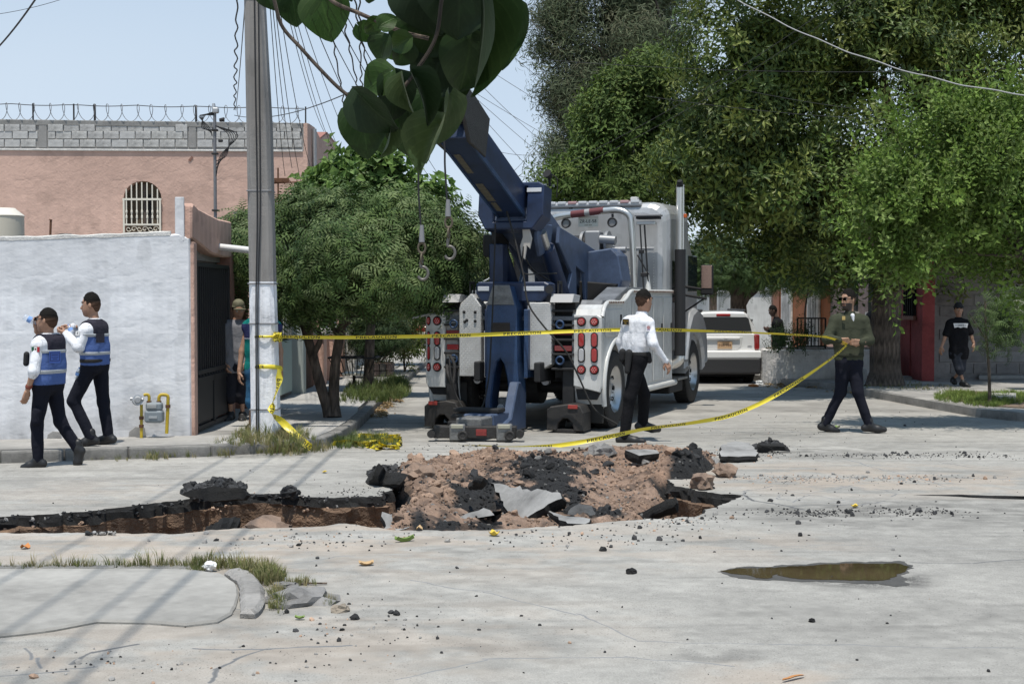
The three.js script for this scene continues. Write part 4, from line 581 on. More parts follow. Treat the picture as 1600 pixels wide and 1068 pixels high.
// ---------- houses at the right ----------
{
  const X = 8, dAt = (px) => X * FPX / (px - 800), K = .13;
  const seg = (name, label, px0, px1, H, mat, extra) => { const z0 = -dAt(px0), z1 = -dAt(px1), o = thing(name, label, 'house', [X, K, z0]), L = z0 - z1; mb().box(.24, H, L - .01, .13, H / 2 - .03, -L / 2).build('wall', mat, o); mb().box(3, .16, L - .03, 1.5, H - .1, -L / 2).build('roof', M.mortar, o); extra?.(o, L, (px) => -dAt(px) - z0); return o; };
  seg('red_house', 'red house front with dark barred window beside the big tree trunk', 1441, 1405, 4.2, M.redWall, (o, L) => { const w = mb().box(.06, 1.35, .66, -.01, 1.95, -L * .46).build('window', M.glassDark, o); for (let i = 0; i < 5; i++) mb().box(.03, 1.4, .03, -.06, 1.95, -L * .46 - .3 + i * .15).build('window_bar', M.black, o); mb().box(.06, .08, .8, -.04, 1.22, -L * .46).build('sill', M.darkPink, o); });
  seg('stone_house', 'pink grey stone clad house front behind the officer with sunglasses', 1404.5, 1297, 4.4, M.stonePink, (o, L) => { mb().box(.1, .5, L - .05, -.03, .25, -L / 2).build('plinth', M.peach, o); for (const t of [.3, .62]) { mb().box(.06, 1.2, .9, -.01, 1.9, -L * t).build('window', M.glassDark, o); mb().box(.1, .08, 1.1, -.03, 1.26, -L * t).build('sill', M.whiteCap, o); } });
  seg('orange_house', 'orange house front with two arched openings edged in white', 1296.5, 1214, 4.2, M.orange, (o, L, zf) => {
    for (const px of [1273, 1231]) { const zc = zf(px), w = 1.2, y0 = 0.1, ys = 2.05; const sh = [[-w / 2, y0], [w / 2, y0], [w / 2, ys]]; for (let i = 1; i < 10; i++) { const a = Math.PI * i / 10; sh.push([Math.cos(a) * w / 2, ys + Math.sin(a) * w * .62]); } sh.push([-w / 2, ys]); const out = sh.map(([x, y]) => [x * 1.22, y0 + (y - y0) * 1.06]); const f = plateGeo(out, .06, .01, [sh]); f.rotateY(-Math.PI / 2); f.translate(-.0, 0, zc); mesh('arch_trim', boxUV(f), M.whiteCap, o); const d = plateGeo(sh, .03); d.rotateY(-Math.PI / 2); d.translate(.0, 0, zc); const wn = mesh('window', boxUV(d), M.glassDark, o); for (let i = -2; i <= 2; i++) mb().box(.03, 2.4, .03, -.05, 1.3, zc + i * .2).build('window_bar', M.black, o); }
    mb().rbox(.2, 3, .3, .03, -.1, 1.5, -L + .3).build('pillar', M.darkPink, o);
  });
  // grey wall across the corner
  const w = thing('grey_wall', 'rough grey cement wall behind the boy in black shirt', 'wall', [8.28, K, -28.4]);
  mb().box(9, 3.3, .25, 4.5, 1.63, 0).build('wall_face', M.greyWall, w);
  for (let r = 0; r < 8; r++) for (let i = 0; i < 9; i++) { if (hash2(r, i) < .25) continue; const bx = .3 + i * .46 + (r % 2) * .23; if (bx > 4.4) continue; const b = mesh('wall_block', boxUV(new RoundedBoxGeometry(.435, .205, .03, 1, .01)), [M.greyWall, grainy([.235, .22, .21], 1, {}), grainy([.30, .285, .27], .9)][Math.floor(hash2(i, r) * 3)], w); b.position.set(bx, .2 + r * .23, .128); }
  mb().cyl(.055, .055, [.0, 0, .16], [.0, 3.2, .16], 10).build('downpipe', std([.03, .05, .09], { roughness: .5 }), w); mb().box(.14, 3.2, .1, -.22, 1.6, .1).build('door_edge', M.redWall, w);
  // meter stand beside the red wall
  const m = G(1429, 584, K), st = thing('meter_stand', 'small dark meter with pale sloping lid on a thin pipe by the red wall', 'meter', [m.x, K, m.z]);
  mb().cyl(.018, .018, [-.08, 0, 0], [-.08, .9, 0], 8).cyl(.018, .018, [.1, .35, 0], [.1, .85, 0], 8).build('pipe', M.rust, st); mb().rbox(.2, .34, .16, .03, .06, .45, 0).build('meter_body', M.meter, st); mb().rbox(.34, .03, .2, .008, .0, 1.0, 0, 0, 0, -.3).build('lid', M.whiteCap, st);
  // white awning scrap at the right edge
  const a = P(1596, 480, 25), aw = thing('awning', 'white canvas awning corner above beige cloth at the right edge', 'awning', [a.x, 0, -25]), y = (py) => P(1596, py, 25).y;
  mesh('canvas', boxUV(plateGeo([[-.22, y(489)], [.9, y(484)], [.9, y(466)], [-.16, y(469)]], .5, .02)), M.cream, aw); mesh('cloth', boxUV(plateGeo([[-.1, y(491)], [.8, y(487)], [.8, y(512)], [.1, y(508)]], .03, .004)), std([.4, .33, .24]), aw); mb().cyl(.03, .03, [.7, 0.1, .1], [.7, y(470), .1], 8).build('post', M.darkMetal, aw);
}
// ---------- long white wall at the end of the street, distant houses ----------
{
  const o = thing('distant_white_wall', 'long low white wall behind the parked white car', 'wall', [4.4, 0, -47]);
  for (let i = 0; i < 4; i++) mb().box(2.48, 1.92, .2, 1.25 + i * 2.5, .96, 0).build('wall_panel', i % 2 ? std([.62, .62, .6], { map: rep(T.streak, 2) }) : std([.66, .66, .64], { map: rep(T.streak, 2.4) }), o);
  mb().box(10.1, .08, .28, 5, 1.96, 0).build('coping', M.whiteCap, o); mb().box(.3, 2, .3, .9, 1, .2).build('pillar', M.concrete, o);
}
// ---------- wheels and cars ----------
function wheel(parent, x, y, z, R, w, rimMat, holes = 8, dish = 1) {   // axle along x
  const t = new THREE.LatheGeometry([[R * .60, -w / 2 + .01], [R * .86, -w / 2], [R * .965, -w / 2 + .025], [R, -w / 2 + .06], [R * 1.0, 0], [R, w / 2 - .06], [R * .965, w / 2 - .025], [R * .86, w / 2], [R * .60, w / 2 - .01]].map(([a, b]) => new THREE.Vector2(a, b)), 36); t.rotateZ(-Math.PI / 2);
  const treads = mb().add(t); for (let i = 0; i < 44; i++) { const a = i / 44 * 6.283; treads.box(w * .8, .012, R * .085, 0, R * Math.cos(a), R * Math.sin(a), a, 0, 0); }
  const o = new THREE.Group(); o.name = 'wheel'; o.position.set(x, y, z); parent.add(o); mesh('tyre', treads.geo(), M.rubber, o);
  const s = dish, r = new THREE.LatheGeometry([[R * .62, w * .47], [R * .585, w * .40], [R * .55, w * .24], [R * .42, w * .02], [R * .26, w * .0], [R * .24, w * .14], [R * .16, w * .18], [.001, w * .18]].map(([a, b]) => new THREE.Vector2(a, b * s)), 32); r.rotateZ(-Math.PI / 2);
  const rm = mb().add(r); mesh('rim', rm.geo(), rimMat, o);
  const nuts = mb(); for (let i = 0; i < holes; i++) { const a = i / holes * 6.283; nuts.cyl(.016, .012, [w * .02 * s, R * .32 * Math.cos(a), R * .32 * Math.sin(a)], [(w * .02 + .05) * s, R * .32 * Math.cos(a), R * .32 * Math.sin(a)], 6); } mesh('wheel_nuts', nuts.geo(), M.steel, o);
  const hl = mb(); for (let i = 0; i < holes; i++) { const a = (i + .5) / holes * 6.283; hl.cyl(R * .062, R * .062, [w * .10 * s, R * .475 * Math.cos(a), R * .475 * Math.sin(a)], [w * .135 * s, R * .47 * Math.cos(a), R * .47 * Math.sin(a)], 8); } mesh('hand_hole', hl.geo(), M.black, o); return o;
}
{
  const k = 1 / 76.6, o = thing('parked_suv', 'white sport utility car parked tail towards us behind the tow truck', 'car', [331 / 76.6, 0, -28.7]);
  const W = std([.80, .80, .79], { roughness: .25, clearcoat: .8, clearcoatRoughness: .08 }), blk = std([.03, .03, .032], { roughness: .6 }), gl = std([.012, .014, .016], { roughness: .04 });
  const Y = (py) => (599 - py) * k, X = (px) => (px - 1131) * k;
  // body lofted from cross sections along the length: [z, half width low, half width high, y low, y belt, y roof, half width roof]
  const secs = [[0.02, X(1187), X(1183), Y(560), Y(524), Y(490), X(1168)], [-.10, X(1188), X(1184), Y(566), Y(523), Y(487), X(1169)], [-.9, X(1189), X(1185), Y(566), Y(523), Y(486), X(1169)], [-2.0, X(1189), X(1185), Y(566), Y(524), Y(487), X(1168)], [-2.5, X(1189), X(1185), Y(566), Y(525), Y(490), X(1165)], [-3.0, X(1189), X(1184), Y(566), Y(526), Y(523), X(1182)], [-3.8, X(1187), X(1180), Y(568), Y(532), Y(529), X(1176)], [-3.95, X(1180), X(1172), Y(566), Y(540), Y(536), X(1170)]];
  const ring = (s) => { const [z, a, b, y0, y1, y2, c] = s; const h = [[0, y0], [a * .96, y0], [a, y0 + .06], [a, (y0 + y1) / 2], [b, y1], [b - (b - c) * .35, y1 + (y2 - y1) * .45], [c, y2 - .05], [c - .07, y2], [0, y2 + .012]]; return [...h.map(([x, y]) => V(x, y, z)), ...h.slice(1, -1).reverse().map(([x, y]) => V(-x, y, z))]; };
  const pos = []; const rs = secs.map(ring), n = rs[0].length, tri = (...p) => p.forEach((v) => pos.push(v.x, v.y, v.z)); for (let i = 0; i + 1 < rs.length; i++) for (let j = 0; j < n; j++) { const a = rs[i][j], b = rs[i][(j + 1) % n], c = rs[i + 1][(j + 1) % n], d = rs[i + 1][j]; tri(a, b, d, b, c, d); } for (const [r, f] of [[rs[0], 1], [rs[rs.length - 1], -1]]) { const m = r.reduce((s, p) => s.add(p), V(0, 0, 0)).multiplyScalar(1 / n); for (let j = 0; j < n; j++) f > 0 ? tri(m, r[(j + 1) % n], r[j]) : tri(m, r[j], r[(j + 1) % n]); }
  const bg = new THREE.BufferGeometry(); bg.setAttribute('position', new THREE.Float32BufferAttribute(pos, 3)); bg.computeVertexNormals(); mesh('body', boxUV(bg), W, o);
  const tg = mesh('rear_window', boxUV(plateGeo([[X(1083), Y(518)], [X(1174), Y(517)], [X(1169), Y(497)], [X(1165), Y(495)], [X(1097), Y(495)], [X(1088), Y(500)]], .03, .006).translate(0, .0, .022)), gl, o);
  mesh('tailgate', boxUV(plateGeo([[X(1078), Y(555)], [X(1180), Y(554)], [X(1178), Y(521)], [X(1084), Y(521)]], .05, .012).translate(0, 0, .0)), W, o);
  mesh('plate_recess', boxUV(plateGeo([[X(1100), Y(546)], [X(1152), Y(546)], [X(1158), Y(540)], [X(1160), Y(526)], [X(1100), Y(526)]], .012, .004).translate(0, 0, .045)), std([.66, .66, .65], { roughness: .3 }), o);
  mb().rbox(.72, .05, .06, .015, X(1128), Y(528), .06).build('handle_strip', W, o);
  mesh('badge', signPlate(.13, .035).translate(X(1133), Y(529.5), .098), printed(textTex([['Jeep', 64, 18, 30]], 128, 36, '#c9c9c9', '#15181a')), o);
  mesh('model_badge', signPlate(.1, .02).translate(X(1171), Y(540), .055), printed(textTex([['PATRIOT', 64, 13, 20]], 128, 26, '#d8d8d8', '#303236')), o);
  mesh('number_plate', signPlate(.30, .155, .012).translate(X(1132), Y(538.5), .065), printed(textTex([['CHIHUAHUA', 100, 14, 20, '#5a3a2a'], ['EGS·168', 100, 54, 46]], 200, 104, '#d8b48c', '#6a4436')), o);
  mb().rbox(X(1189) * 2, Y(547) - Y(560), .16, .04, 0, Y(553.5), .06).build('bumper_top', W, o); mb().rbox(X(1188) * 2, Y(558) - Y(584), .2, .05, 0, Y(571), .05).build('bumper', blk, o);
  for (const s of [-1, 1]) { mb().rbox(.12, Y(522) - Y(546), .2, .03, s * X(1182), Y(534), -.04).build('tail_light', std([.28, .012, .012], { roughness: .15, clearcoat: 1 }), o); mb().rbox(.05, .05, 2.2, .02, s * .44, Y(485), -1.2).build('roof_rail', blk, o); mb().rbox(.02, .25, 1.9, .01, s * (X(1178)), Y(508), -1.3, 0, 0, s * -.28).build('side_window', gl, o); mb().rbox(.14, .13, .1, .03, s * (X(1189) + .07), Y(520), -2.45).build('mirror', W, o); }
  mb().rbox(X(1141) - X(1119), .05, .05, .015, X(1130), Y(492), .02).build('brake_light', std([.32, .01, .01], { roughness: .2 }), o);
  mb().box(1.35, .12, 3.4, 0, .2, -1.9).build('underbody', M.black, o);
  for (const z of [-.62, -3.05]) for (const s of [-1, 1]) wheel(o, s * .6, .31, z, .31, .2, M.steel, 5, s);
  // red pickup far down the street
  const r = thing('red_car', 'dark red car parked far down the street seen past the tow truck', 'car', [-2.9 * 1.0, 0, -45]); r.position.x = (655 - 800) / FPX * 45 + .2; const red = std([.30, .012, .018], { roughness: .2, clearcoat: 1 });
  mb().rbox(1.6, .5, 3.8, .12, 0, .62, -1.9).build('body', red, r); mb().rbox(1.35, .45, 1.9, .16, 0, 1.05, -2.0).build('cabin', red, r); mb().rbox(1.2, .34, .1, .04, 0, 1.08, -1.06).build('rear_window', gl, r); mb().rbox(1.64, .28, .2, .06, 0, .4, .0).build('bumper', blk, r); for (const s of [-1, 1]) { mb().rbox(.2, .16, .06, .02, s * .66, .74, .01).build('tail_light', std([.5, .02, .02], { roughness: .2 }), r); for (const z of [-.7, -3]) wheel(r, s * .66, .3, z, .3, .2, M.steel, 5, s); } mb().rbox(.4, .12, .02, .005, 0, .6, .02).build('number_plate', M.cream, r);
}
// ---------- people: bodies and clothes meshed from smooth joined capsules ----------
function surfNet(f, lo, hi, h) {
  const nx = Math.ceil((hi.x - lo.x) / h) + 1, ny = Math.ceil((hi.y - lo.y) / h) + 1, nz = Math.ceil((hi.z - lo.z) / h) + 1, F = new Float32Array(nx * ny * nz), id = new Int32Array(nx * ny * nz).fill(-1), pos = [], idx = [];
  // coarse pass: skip blocks far from the surface
  const B = 4; F.fill(1);
  for (let k = 0; k < nz; k += B) for (let j = 0; j < ny; j += B) for (let i = 0; i < nx; i += B) {
    const c = f(lo.x + (i + B / 2) * h, lo.y + (j + B / 2) * h, lo.z + (k + B / 2) * h), far = Math.abs(c) > h * B * 1.5 + 0.02;
    for (let kk = k; kk < Math.min(k + B, nz); kk++) for (let jj = j; jj < Math.min(j + B, ny); jj++) for (let ii = i; ii < Math.min(i + B, nx); ii++) F[(kk * ny + jj) * nx + ii] = far ? c : f(lo.x + ii * h, lo.y + jj * h, lo.z + kk * h);
  }
  const E = [[0, 1], [0, 2], [0, 4], [1, 3], [1, 5], [2, 3], [2, 6], [3, 7], [4, 5], [4, 6], [5, 7], [6, 7]];
  for (let k = 0; k < nz - 1; k++) for (let j = 0; j < ny - 1; j++) for (let i = 0; i < nx - 1; i++) {
    const o = (k * ny + j) * nx + i, v = [F[o], F[o + 1], F[o + nx], F[o + nx + 1], F[o + nx * ny], F[o + nx * ny + 1], F[o + nx * ny + nx], F[o + nx * ny + nx + 1]];
    let m = 0; for (let c = 0; c < 8; c++) if (v[c] < 0) m |= 1 << c; if (m === 0 || m === 255) continue;
    let x = 0, y = 0, z = 0, n = 0;
    for (const [a, b] of E) if ((v[a] < 0) !== (v[b] < 0)) { const t = v[a] / (v[a] - v[b]); x += (a & 1) + ((b & 1) - (a & 1)) * t; y += (a >> 1 & 1) + ((b >> 1 & 1) - (a >> 1 & 1)) * t; z += (a >> 2) + ((b >> 2) - (a >> 2)) * t; n++; }
    id[o] = pos.length / 3; pos.push(lo.x + (i + x / n) * h, lo.y + (j + y / n) * h, lo.z + (k + z / n) * h);
  }
  for (let k = 1; k < nz - 1; k++) for (let j = 1; j < ny - 1; j++) for (let i = 1; i < nx - 1; i++) {
    const o = (k * ny + j) * nx + i, a = F[o] < 0; const q = (p, r, s, t, flip) => { if (p < 0 || r < 0 || s < 0 || t < 0) return; flip ? idx.push(p, s, r, r, s, t) : idx.push(p, r, s, r, t, s); };
    const X = 1, Y = nx, Z = nx * ny;
    if (a !== (F[o + X] < 0)) q(id[o - Y - Z], id[o - Z], id[o - Y], id[o], !a);
    if (a !== (F[o + Y] < 0)) q(id[o - X - Z], id[o - Z], id[o - X], id[o], a);
    if (a !== (F[o + Z] < 0)) q(id[o - X - Y], id[o - Y], id[o - X], id[o], !a);
  }
  const g = new THREE.BufferGeometry(); g.setAttribute('position', new THREE.Float32BufferAttribute(pos, 3)); g.setIndex(idx); g.computeVertexNormals(); return boxUV(g);
}
const cap = (a, b, ra, rb) => [a.x, a.y, a.z, b.x - a.x, b.y - a.y, b.z - a.z, ra, rb ?? ra, Math.max(1e-9, a.distanceToSquared(b))];
function bonesField(list, k = 0.03) {
  return (x, y, z) => {
    let d = 1e3;
    for (const c of list) { const px = x - c[0], py = y - c[1], pz = z - c[2]; let t = (px * c[3] + py * c[4] + pz * c[5]) / c[8]; t = t < 0 ? 0 : t > 1 ? 1 : t; const qx = px - c[3] * t, qy = py - c[4] * t, qz = pz - c[5] * t, e = Math.sqrt(qx * qx + qy * qy + qz * qz) - (c[6] + (c[7] - c[6]) * t); const hh = k - Math.abs(d - e); d = Math.min(d, e) - (hh > 0 ? hh * hh / (4 * k) : 0); }
    return d;
  };
}
const bounds = (list, m = 0.05) => { const lo = V(9, 9, 9), hi = V(-9, -9, -9); for (const c of list) for (const [x, y, z, r] of [[c[0], c[1], c[2], c[6]], [c[0] + c[3], c[1] + c[4], c[2] + c[5], c[7]]]) { lo.min(V(x - r - m, y - r - m, z - r - m)); hi.max(V(x + r + m, y + r + m, z + r + m)); } return [lo, hi]; };
const L = (a, b, t) => a.clone().lerp(b, t);
const ell = (x, y, z, a, b, c) => { const k0 = Math.sqrt(x * x / (a * a) + y * y / (b * b) + z * z / (c * c)), k1 = Math.sqrt(x * x / (a ** 4) + y * y / (b ** 4) + z * z / (c ** 4)); return k1 < 1e-9 ? -Math.min(a, b, c) : k0 * (k0 - 1) / k1; };
const smin = (a, b, k) => { const h = Math.max(k - Math.abs(a - b), 0); return Math.min(a, b) - h * h / (4 * k); };
const fold = (x, y, z, f, a) => a * (fbm(x * f + z * f * 0.7 + 11, y * f * 0.55 + z * f * 0.3 + 5, 3) - 0.5) * 2;
function hand(wr, dir, nrm, side, s, curl) {        // finger chains that bend towards nrm; side = where the thumb leaves
  const D = dir.clone().normalize(), N = nrm.clone().addScaledVector(D, -nrm.dot(D)).normalize(), S = new THREE.Vector3().crossVectors(D, N).multiplyScalar(side), at = (a, b, c) => wr.clone().addScaledVector(D, a * s).addScaledVector(S, b * s).addScaledVector(N, c * s), B = [];
  B.push(cap(at(-.03, 0, 0), at(.02, 0, 0), .024 * s, .023 * s));
  for (const b of [.028, .01, -.01, -.028]) B.push(cap(at(.02, b * .6, 0), at(.08, b, 0), .016 * s, .0125 * s));
  [[.028, .072], [.0095, .082], [-.0095, .076], [-.027, .060]].forEach(([b, len], i) => { let p = at(.082, b, 0), a = 0; const c = curl * (1 + i * .12); for (let k = 0; k < 3; k++) { a += c * (k === 0 ? .55 : .75); const l = len * [.45, .32, .26][k] * s, q = p.clone().addScaledVector(D, Math.cos(a) * l).addScaledVector(N, Math.sin(a) * l); B.push(cap(p, q, (.0098 - k * .0009) * s, (.0092 - k * .001) * s)); p = q; } });
  let p = at(.025, .024, .004), q = at(.055, .048, .018 + .012 * curl), r = at(.085, .046 - .012 * curl, .03 + .015 * curl); B.push(cap(p, q, .015 * s, .0115 * s), cap(q, r, .0112 * s, .009 * s)); return B;
}
const skinTone = (c) => std([1, 1, 1], { vertexColors: true, roughness: .62 }), clothMat = (c, o = {}) => std(c, { bumpMap: rep(T.cloth, .22), bumpScale: .007, roughness: .95, specularIntensity: .25, ...o });
const skinMat = skinTone();
function person(sp) {
  const k = sp.d / FPX, [cx, by] = sp.base, base = P(cx, by, sp.d), s = sp.s || 1, J = {};
  for (const [n, [px, py, z]] of Object.entries(sp.J)) J[n] = V((px - cx) * k, (by - py) * k, z || 0);
  const o = new THREE.Mesh(); o.name = numbered('person'); o.position.copy(base); o.castShadow = o.receiveShadow = true; scene.add(o); tag(o, sp.label, 'person');
  const F = V(...sp.face).normalize(), U = V(sp.tilt || 0, 1, 0), Rt = new THREE.Vector3().crossVectors(F, U).normalize(), Up = new THREE.Vector3().crossVectors(Rt, F).normalize(), C = J.head, hs = s * (sp.headS || 1.07);
  const hl = (x, y, z) => { const px = x - C.x, py = y - C.y, pz = z - C.z; return [(px * Rt.x + py * Rt.y + pz * Rt.z) / hs, (px * Up.x + py * Up.y + pz * Up.z) / hs, (px * F.x + py * F.y + pz * F.z) / hs]; };
  const hp = (a, b, c) => C.clone().addScaledVector(Rt, a * hs).addScaledVector(Up, b * hs).addScaledVector(F, c * hs);
  // torso lines
  const hipM = L(J.hipL, J.hipR, .5), g = (sp.girth || 1) * s, sa = L(J.shL, J.shR, .22), sb = L(J.shL, J.shR, .78), torso = (r) => [cap(J.shL, J.shR, (.056 + r) * s, (.056 + r) * s), cap(sa, L(sa, J.hipL, .55), (.085 + r) * g, (.088 + r) * g), cap(L(sa, J.hipL, .5), J.hipL, (.088 + r) * g, (.088 + r) * g), cap(sb, L(sb, J.hipR, .55), (.085 + r) * g, (.088 + r) * g), cap(L(sb, J.hipR, .5), J.hipR, (.088 + r) * g, (.088 + r) * g), cap(L(J.shL, J.shR, .5), hipM, (.09 + r) * g, (.092 + r) * g), ...(sp.belly ? [cap(L(hipM, J.neck, .3).add(V(...sp.belly)), L(hipM, J.neck, .55).add(V(...sp.belly).multiplyScalar(.6)), (.08 + r) * g, (.07 + r) * g)] : [])];
  const arm = (a, b, c, r, t = 1) => t > .5 ? [cap(a, b, (.049 + r) * s, (.041 + r) * s), cap(b, L(b, c, (t - .5) * 2), (.041 + r) * s, (.03 + (r - .0) * (t >= 1 ? .75 : .9)) * s)] : [cap(a, L(a, b, t * 2), (.049 + r) * s, (.045 + r * 1.25) * s)];
  const leg = (h, n, a, r, t = 1) => t > .5 ? [cap(h, n, (.083 + r) * s, (.058 + r) * s), cap(n, L(n, a, (t - .5) * 2), (.056 + r) * s, (.043 + r * 1.1) * s)] : [cap(h, L(h, n, t * 2), (.083 + r) * s, (.065 + r * 1.4) * s)];
  // skin: one body
  const bodyB = [...torso(-.02), cap(J.neck, hp(0, -.05, -.015), .054 * s, .052 * s), ...arm(J.shL, J.elL, J.wrL, -.003), ...arm(J.shR, J.elR, J.wrR, -.003), ...leg(J.hipL, J.knL, J.anL, -.016), ...leg(J.hipR, J.knR, J.anR, -.016)];
  const bf = bonesField(bodyB, .025), [lo, hi] = bounds(bodyB, .04);
  const geos = [surfNet(bf, lo, hi, .014)];
  const headF = (x, y, z) => {
    const [a, b, c] = hl(x, y, z), aa = Math.abs(a); let d = ell(a, b - .012, c + .008, .074, .1, .092); d = smin(d, ell(a, b + .055, c - .022, .056, .06, .062), .03);
    d = smin(d, ell(a, b + .092, c - .045, .026, .024, .03), .03);                                   // chin
    d = smin(d, Math.hypot(a, b + .015 - (c - .09) * -.6, c - .086) - .012, .02); d = smin(d, Math.hypot(a, b + .028, c - .094) - .013, .012);   // nose
    d = Math.max(d, -(Math.hypot(aa - .032, b - .012, c - .088) - .016)); d = smin(d, Math.hypot(aa - .031, b - .012, c - .07) - .0125, .004);   // eyes
    d = smin(d, ell(aa - .03, b - .034, c - .078, .024, .007, .009), .012);                           // brow
    d = smin(d, ell(a, b + .056, c - .08, .024, .006, .009), .01); d = smin(d, ell(aa - .075, b + .004, c + .006, .009, .026, .015), .006); return smin(d, bf(x, y, z), .02) * s;
  };
  const m = .16 * s; geos.push(surfNet(headF, V(C.x - m, C.y - m * .95, C.z - m), V(C.x + m, C.y + m, C.z + m), .0062));
  for (const n of ['L', 'R']) { const hd = sp['hand' + n]; if (!hd) continue; const HB = hand(J['wr' + n], V(...hd[0]), V(...hd[1]), hd[2] || 1, s * 1.06, hd[3] ?? .5); const [a, b] = bounds(HB, .012); geos.push(surfNet(bonesField(HB, .006), a, b, .0045)); }
  for (const gg of geos) {
    const p = gg.attributes.position, col = new Float32Array(p.count * 3), sk = sp.skin;
    for (let i = 0; i < p.count; i++) { const [a, b, c] = hl(p.getX(i), p.getY(i), p.getZ(i)), aa = Math.abs(a); let q = sk; const v = .92 + .16 * vnoise(p.getX(i) * 40, p.getY(i) * 40 + p.getZ(i) * 30);
      if (gg === geos[1] && c > .03) { if (Math.abs(b + .056) < .008 && aa < .025) q = [sk[0] * .62, sk[1] * .45, sk[2] * .45]; else if (aa > .016 && aa < .055 && b > .029 && b < .041 && c > .055) q = [.02, .014, .012]; else if (Math.hypot(aa - .031, b - .012) < .0065) q = [.015, .01, .008]; else if (Math.hypot((aa - .031) * .75, b - .012) < .0105 && c > .06) q = [.5, .46, .42]; else if (sp.beard && b < -.035 && (b < -.068 || aa > .03 || (b > -.05 && b < -.038))) q = [.035, .024, .02]; else if (b < -.05 && aa < .06) q = [sk[0] * .82, sk[1] * .82, sk[2] * .86]; }
      else if (gg === geos[1] && sp.beard && c > .0 && b < -.04) q = [.04, .028, .022];
      col[i * 3] = q[0] * v; col[i * 3 + 1] = q[1] * v; col[i * 3 + 2] = q[2] * v; }
    gg.setAttribute('color', new THREE.BufferAttribute(col, 3));
  }
  o.geometry = mergeGeometries(geos); o.material = skinMat;
  const wear = (name, B, mat, { kk = .03, cut, h = .011, fo = .006, ff = 13, par = o } = {}) => { const f0 = bonesField(B, kk), [a, b] = bounds(B, .03); return mesh(name, surfNet((x, y, z) => { let d = f0(x, y, z); if (d < .03 && d > -.03) d += fold(x, y, z, ff, fo); return cut ? Math.max(d, cut(x, y, z)) : d; }, a, b, h), mat, par); };
  const X = { o, J, s, k, torso, arm, leg, wear, hp, hl, F, Rt, Up, hipM, g, P: (px, py, z = 0) => V((px - cx) * k, (by - py) * k, z) };
  // hair
  if (sp.hair !== false) {
    const f = (x, y, z) => { const [a, b, c] = hl(x, y, z), q = sp.hairTop || .012; let d = ell(a, b - .018, c + .012, .0775, .096 + q, .092) + .009 * (fbm(a * 70 + c * 40 + 9, b * 70 + c * 20, 2) - .5); const e = .007 * (fbm(a * 90 + 3, b * 90 + c * 50, 2) - .5);
      d = Math.max(d, -Math.max(.052 - c + b * .1 + e, b - .066 - .01 * Math.cos(a * 38)));      // forehead
      d = Math.max(d, -Math.max(.030 - c + e, b - .040 - e));                                    // temples
      d = Math.max(d, -Math.max(.004 - c + e, b - .004)); d = Math.max(d, -Math.max(-.03 - c + .4 * (b + .02), b + .022)); d = Math.max(d, -.062 - b + c * .2 + e); return d * s; };
    const hg = surfNet(f, V(C.x - m, C.y - m, C.z - m), V(C.x + m, C.y + m, C.z + m), .0065), hp2 = hg.attributes.position, hc = new Float32Array(hp2.count * 3), cut = sp.fade || 0;
    for (let i = 0; i < hp2.count; i++) { const [a, b, c] = hl(hp2.getX(i), hp2.getY(i), hp2.getZ(i)), t = cut * sst(.055, -.02, b + .012 * (fbm(a * 60, c * 60, 2) - .5)); for (let u = 0; u < 3; u++) hc[i * 3 + u] = [.009, .008, .007][u] * (1 - t) + sp.skin[u] * .32 * t; } hg.setAttribute('color', new THREE.BufferAttribute(hc, 3));
    mesh('hair', hg, std([1, 1, 1], { vertexColors: true, roughness: .85, specularIntensity: .3, bumpMap: rep(T.cloth, .03), bumpScale: .004 }), o);
  }
  if (sp.glasses) { const q = mb(); for (const d of [-1, 1]) { const l = new RoundedBoxGeometry(.05 * s, .034 * s, .008 * s, 2, .003 * s); const mt = new THREE.Matrix4().makeBasis(Rt, Up, F); l.applyMatrix4(mt); const c = hp(d * .033, .012, .098); q.add(l, c.x, c.y, c.z); const a = hp(d * .058, .016, .094), b = hp(d * .080, .014, -.005); q.cyl(.0035 * s, .0035 * s, a.toArray(), b.toArray(), 6); } const a = hp(-.012, .018, .1), b = hp(.012, .018, .1); q.cyl(.003, .003, a.toArray(), b.toArray(), 6); q.build('sunglasses', std([.012, .012, .013], { roughness: .12 }), o); }
  // shoes
  for (const n of ['L', 'R']) { const A = J['an' + n], Tt = J['to' + n], dv = Tt.clone().sub(A); const flat = V(dv.x, 0, dv.z).normalize(), down = V(0, -1, 0), run = dv.clone().normalize(); const heel = A.clone().addScaledVector(run.clone().multiplyScalar(-1), .02 * s).addScaledVector(down, .045 * s).addScaledVector(flat, -.035 * s); const ball = L(heel, Tt, .68), cutY = Math.min(heel.y - .035 * s, Tt.y - .028 * s); const B = [cap(A.clone().add(V(0, sp.boot ? .06 : .0, 0)), A, .05 * s, .05 * s), cap(A, heel, .05 * s, .042 * s), cap(heel, ball, .043 * s, .05 * s), cap(ball, Tt, .05 * s, .035 * s), cap(A, ball, .047 * s, .04 * s)]; wear('shoe', B, sp.shoeMat || std([.015, .015, .016], { roughness: .5 }), { kk: .02, fo: .002, h: .009 });
    const sole = [cap(heel.clone().addScaledVector(down, .03 * s), ball.clone().addScaledVector(down, .033 * s), .04 * s, .043 * s), cap(ball.clone().addScaledVector(down, .033 * s), Tt.clone().addScaledVector(down, .02 * s), .043 * s, .03 * s)]; const nn = dv.clone().cross(V(-flat.z, 0, flat.x)).normalize(); }
  sp.dress(X); return o;
}
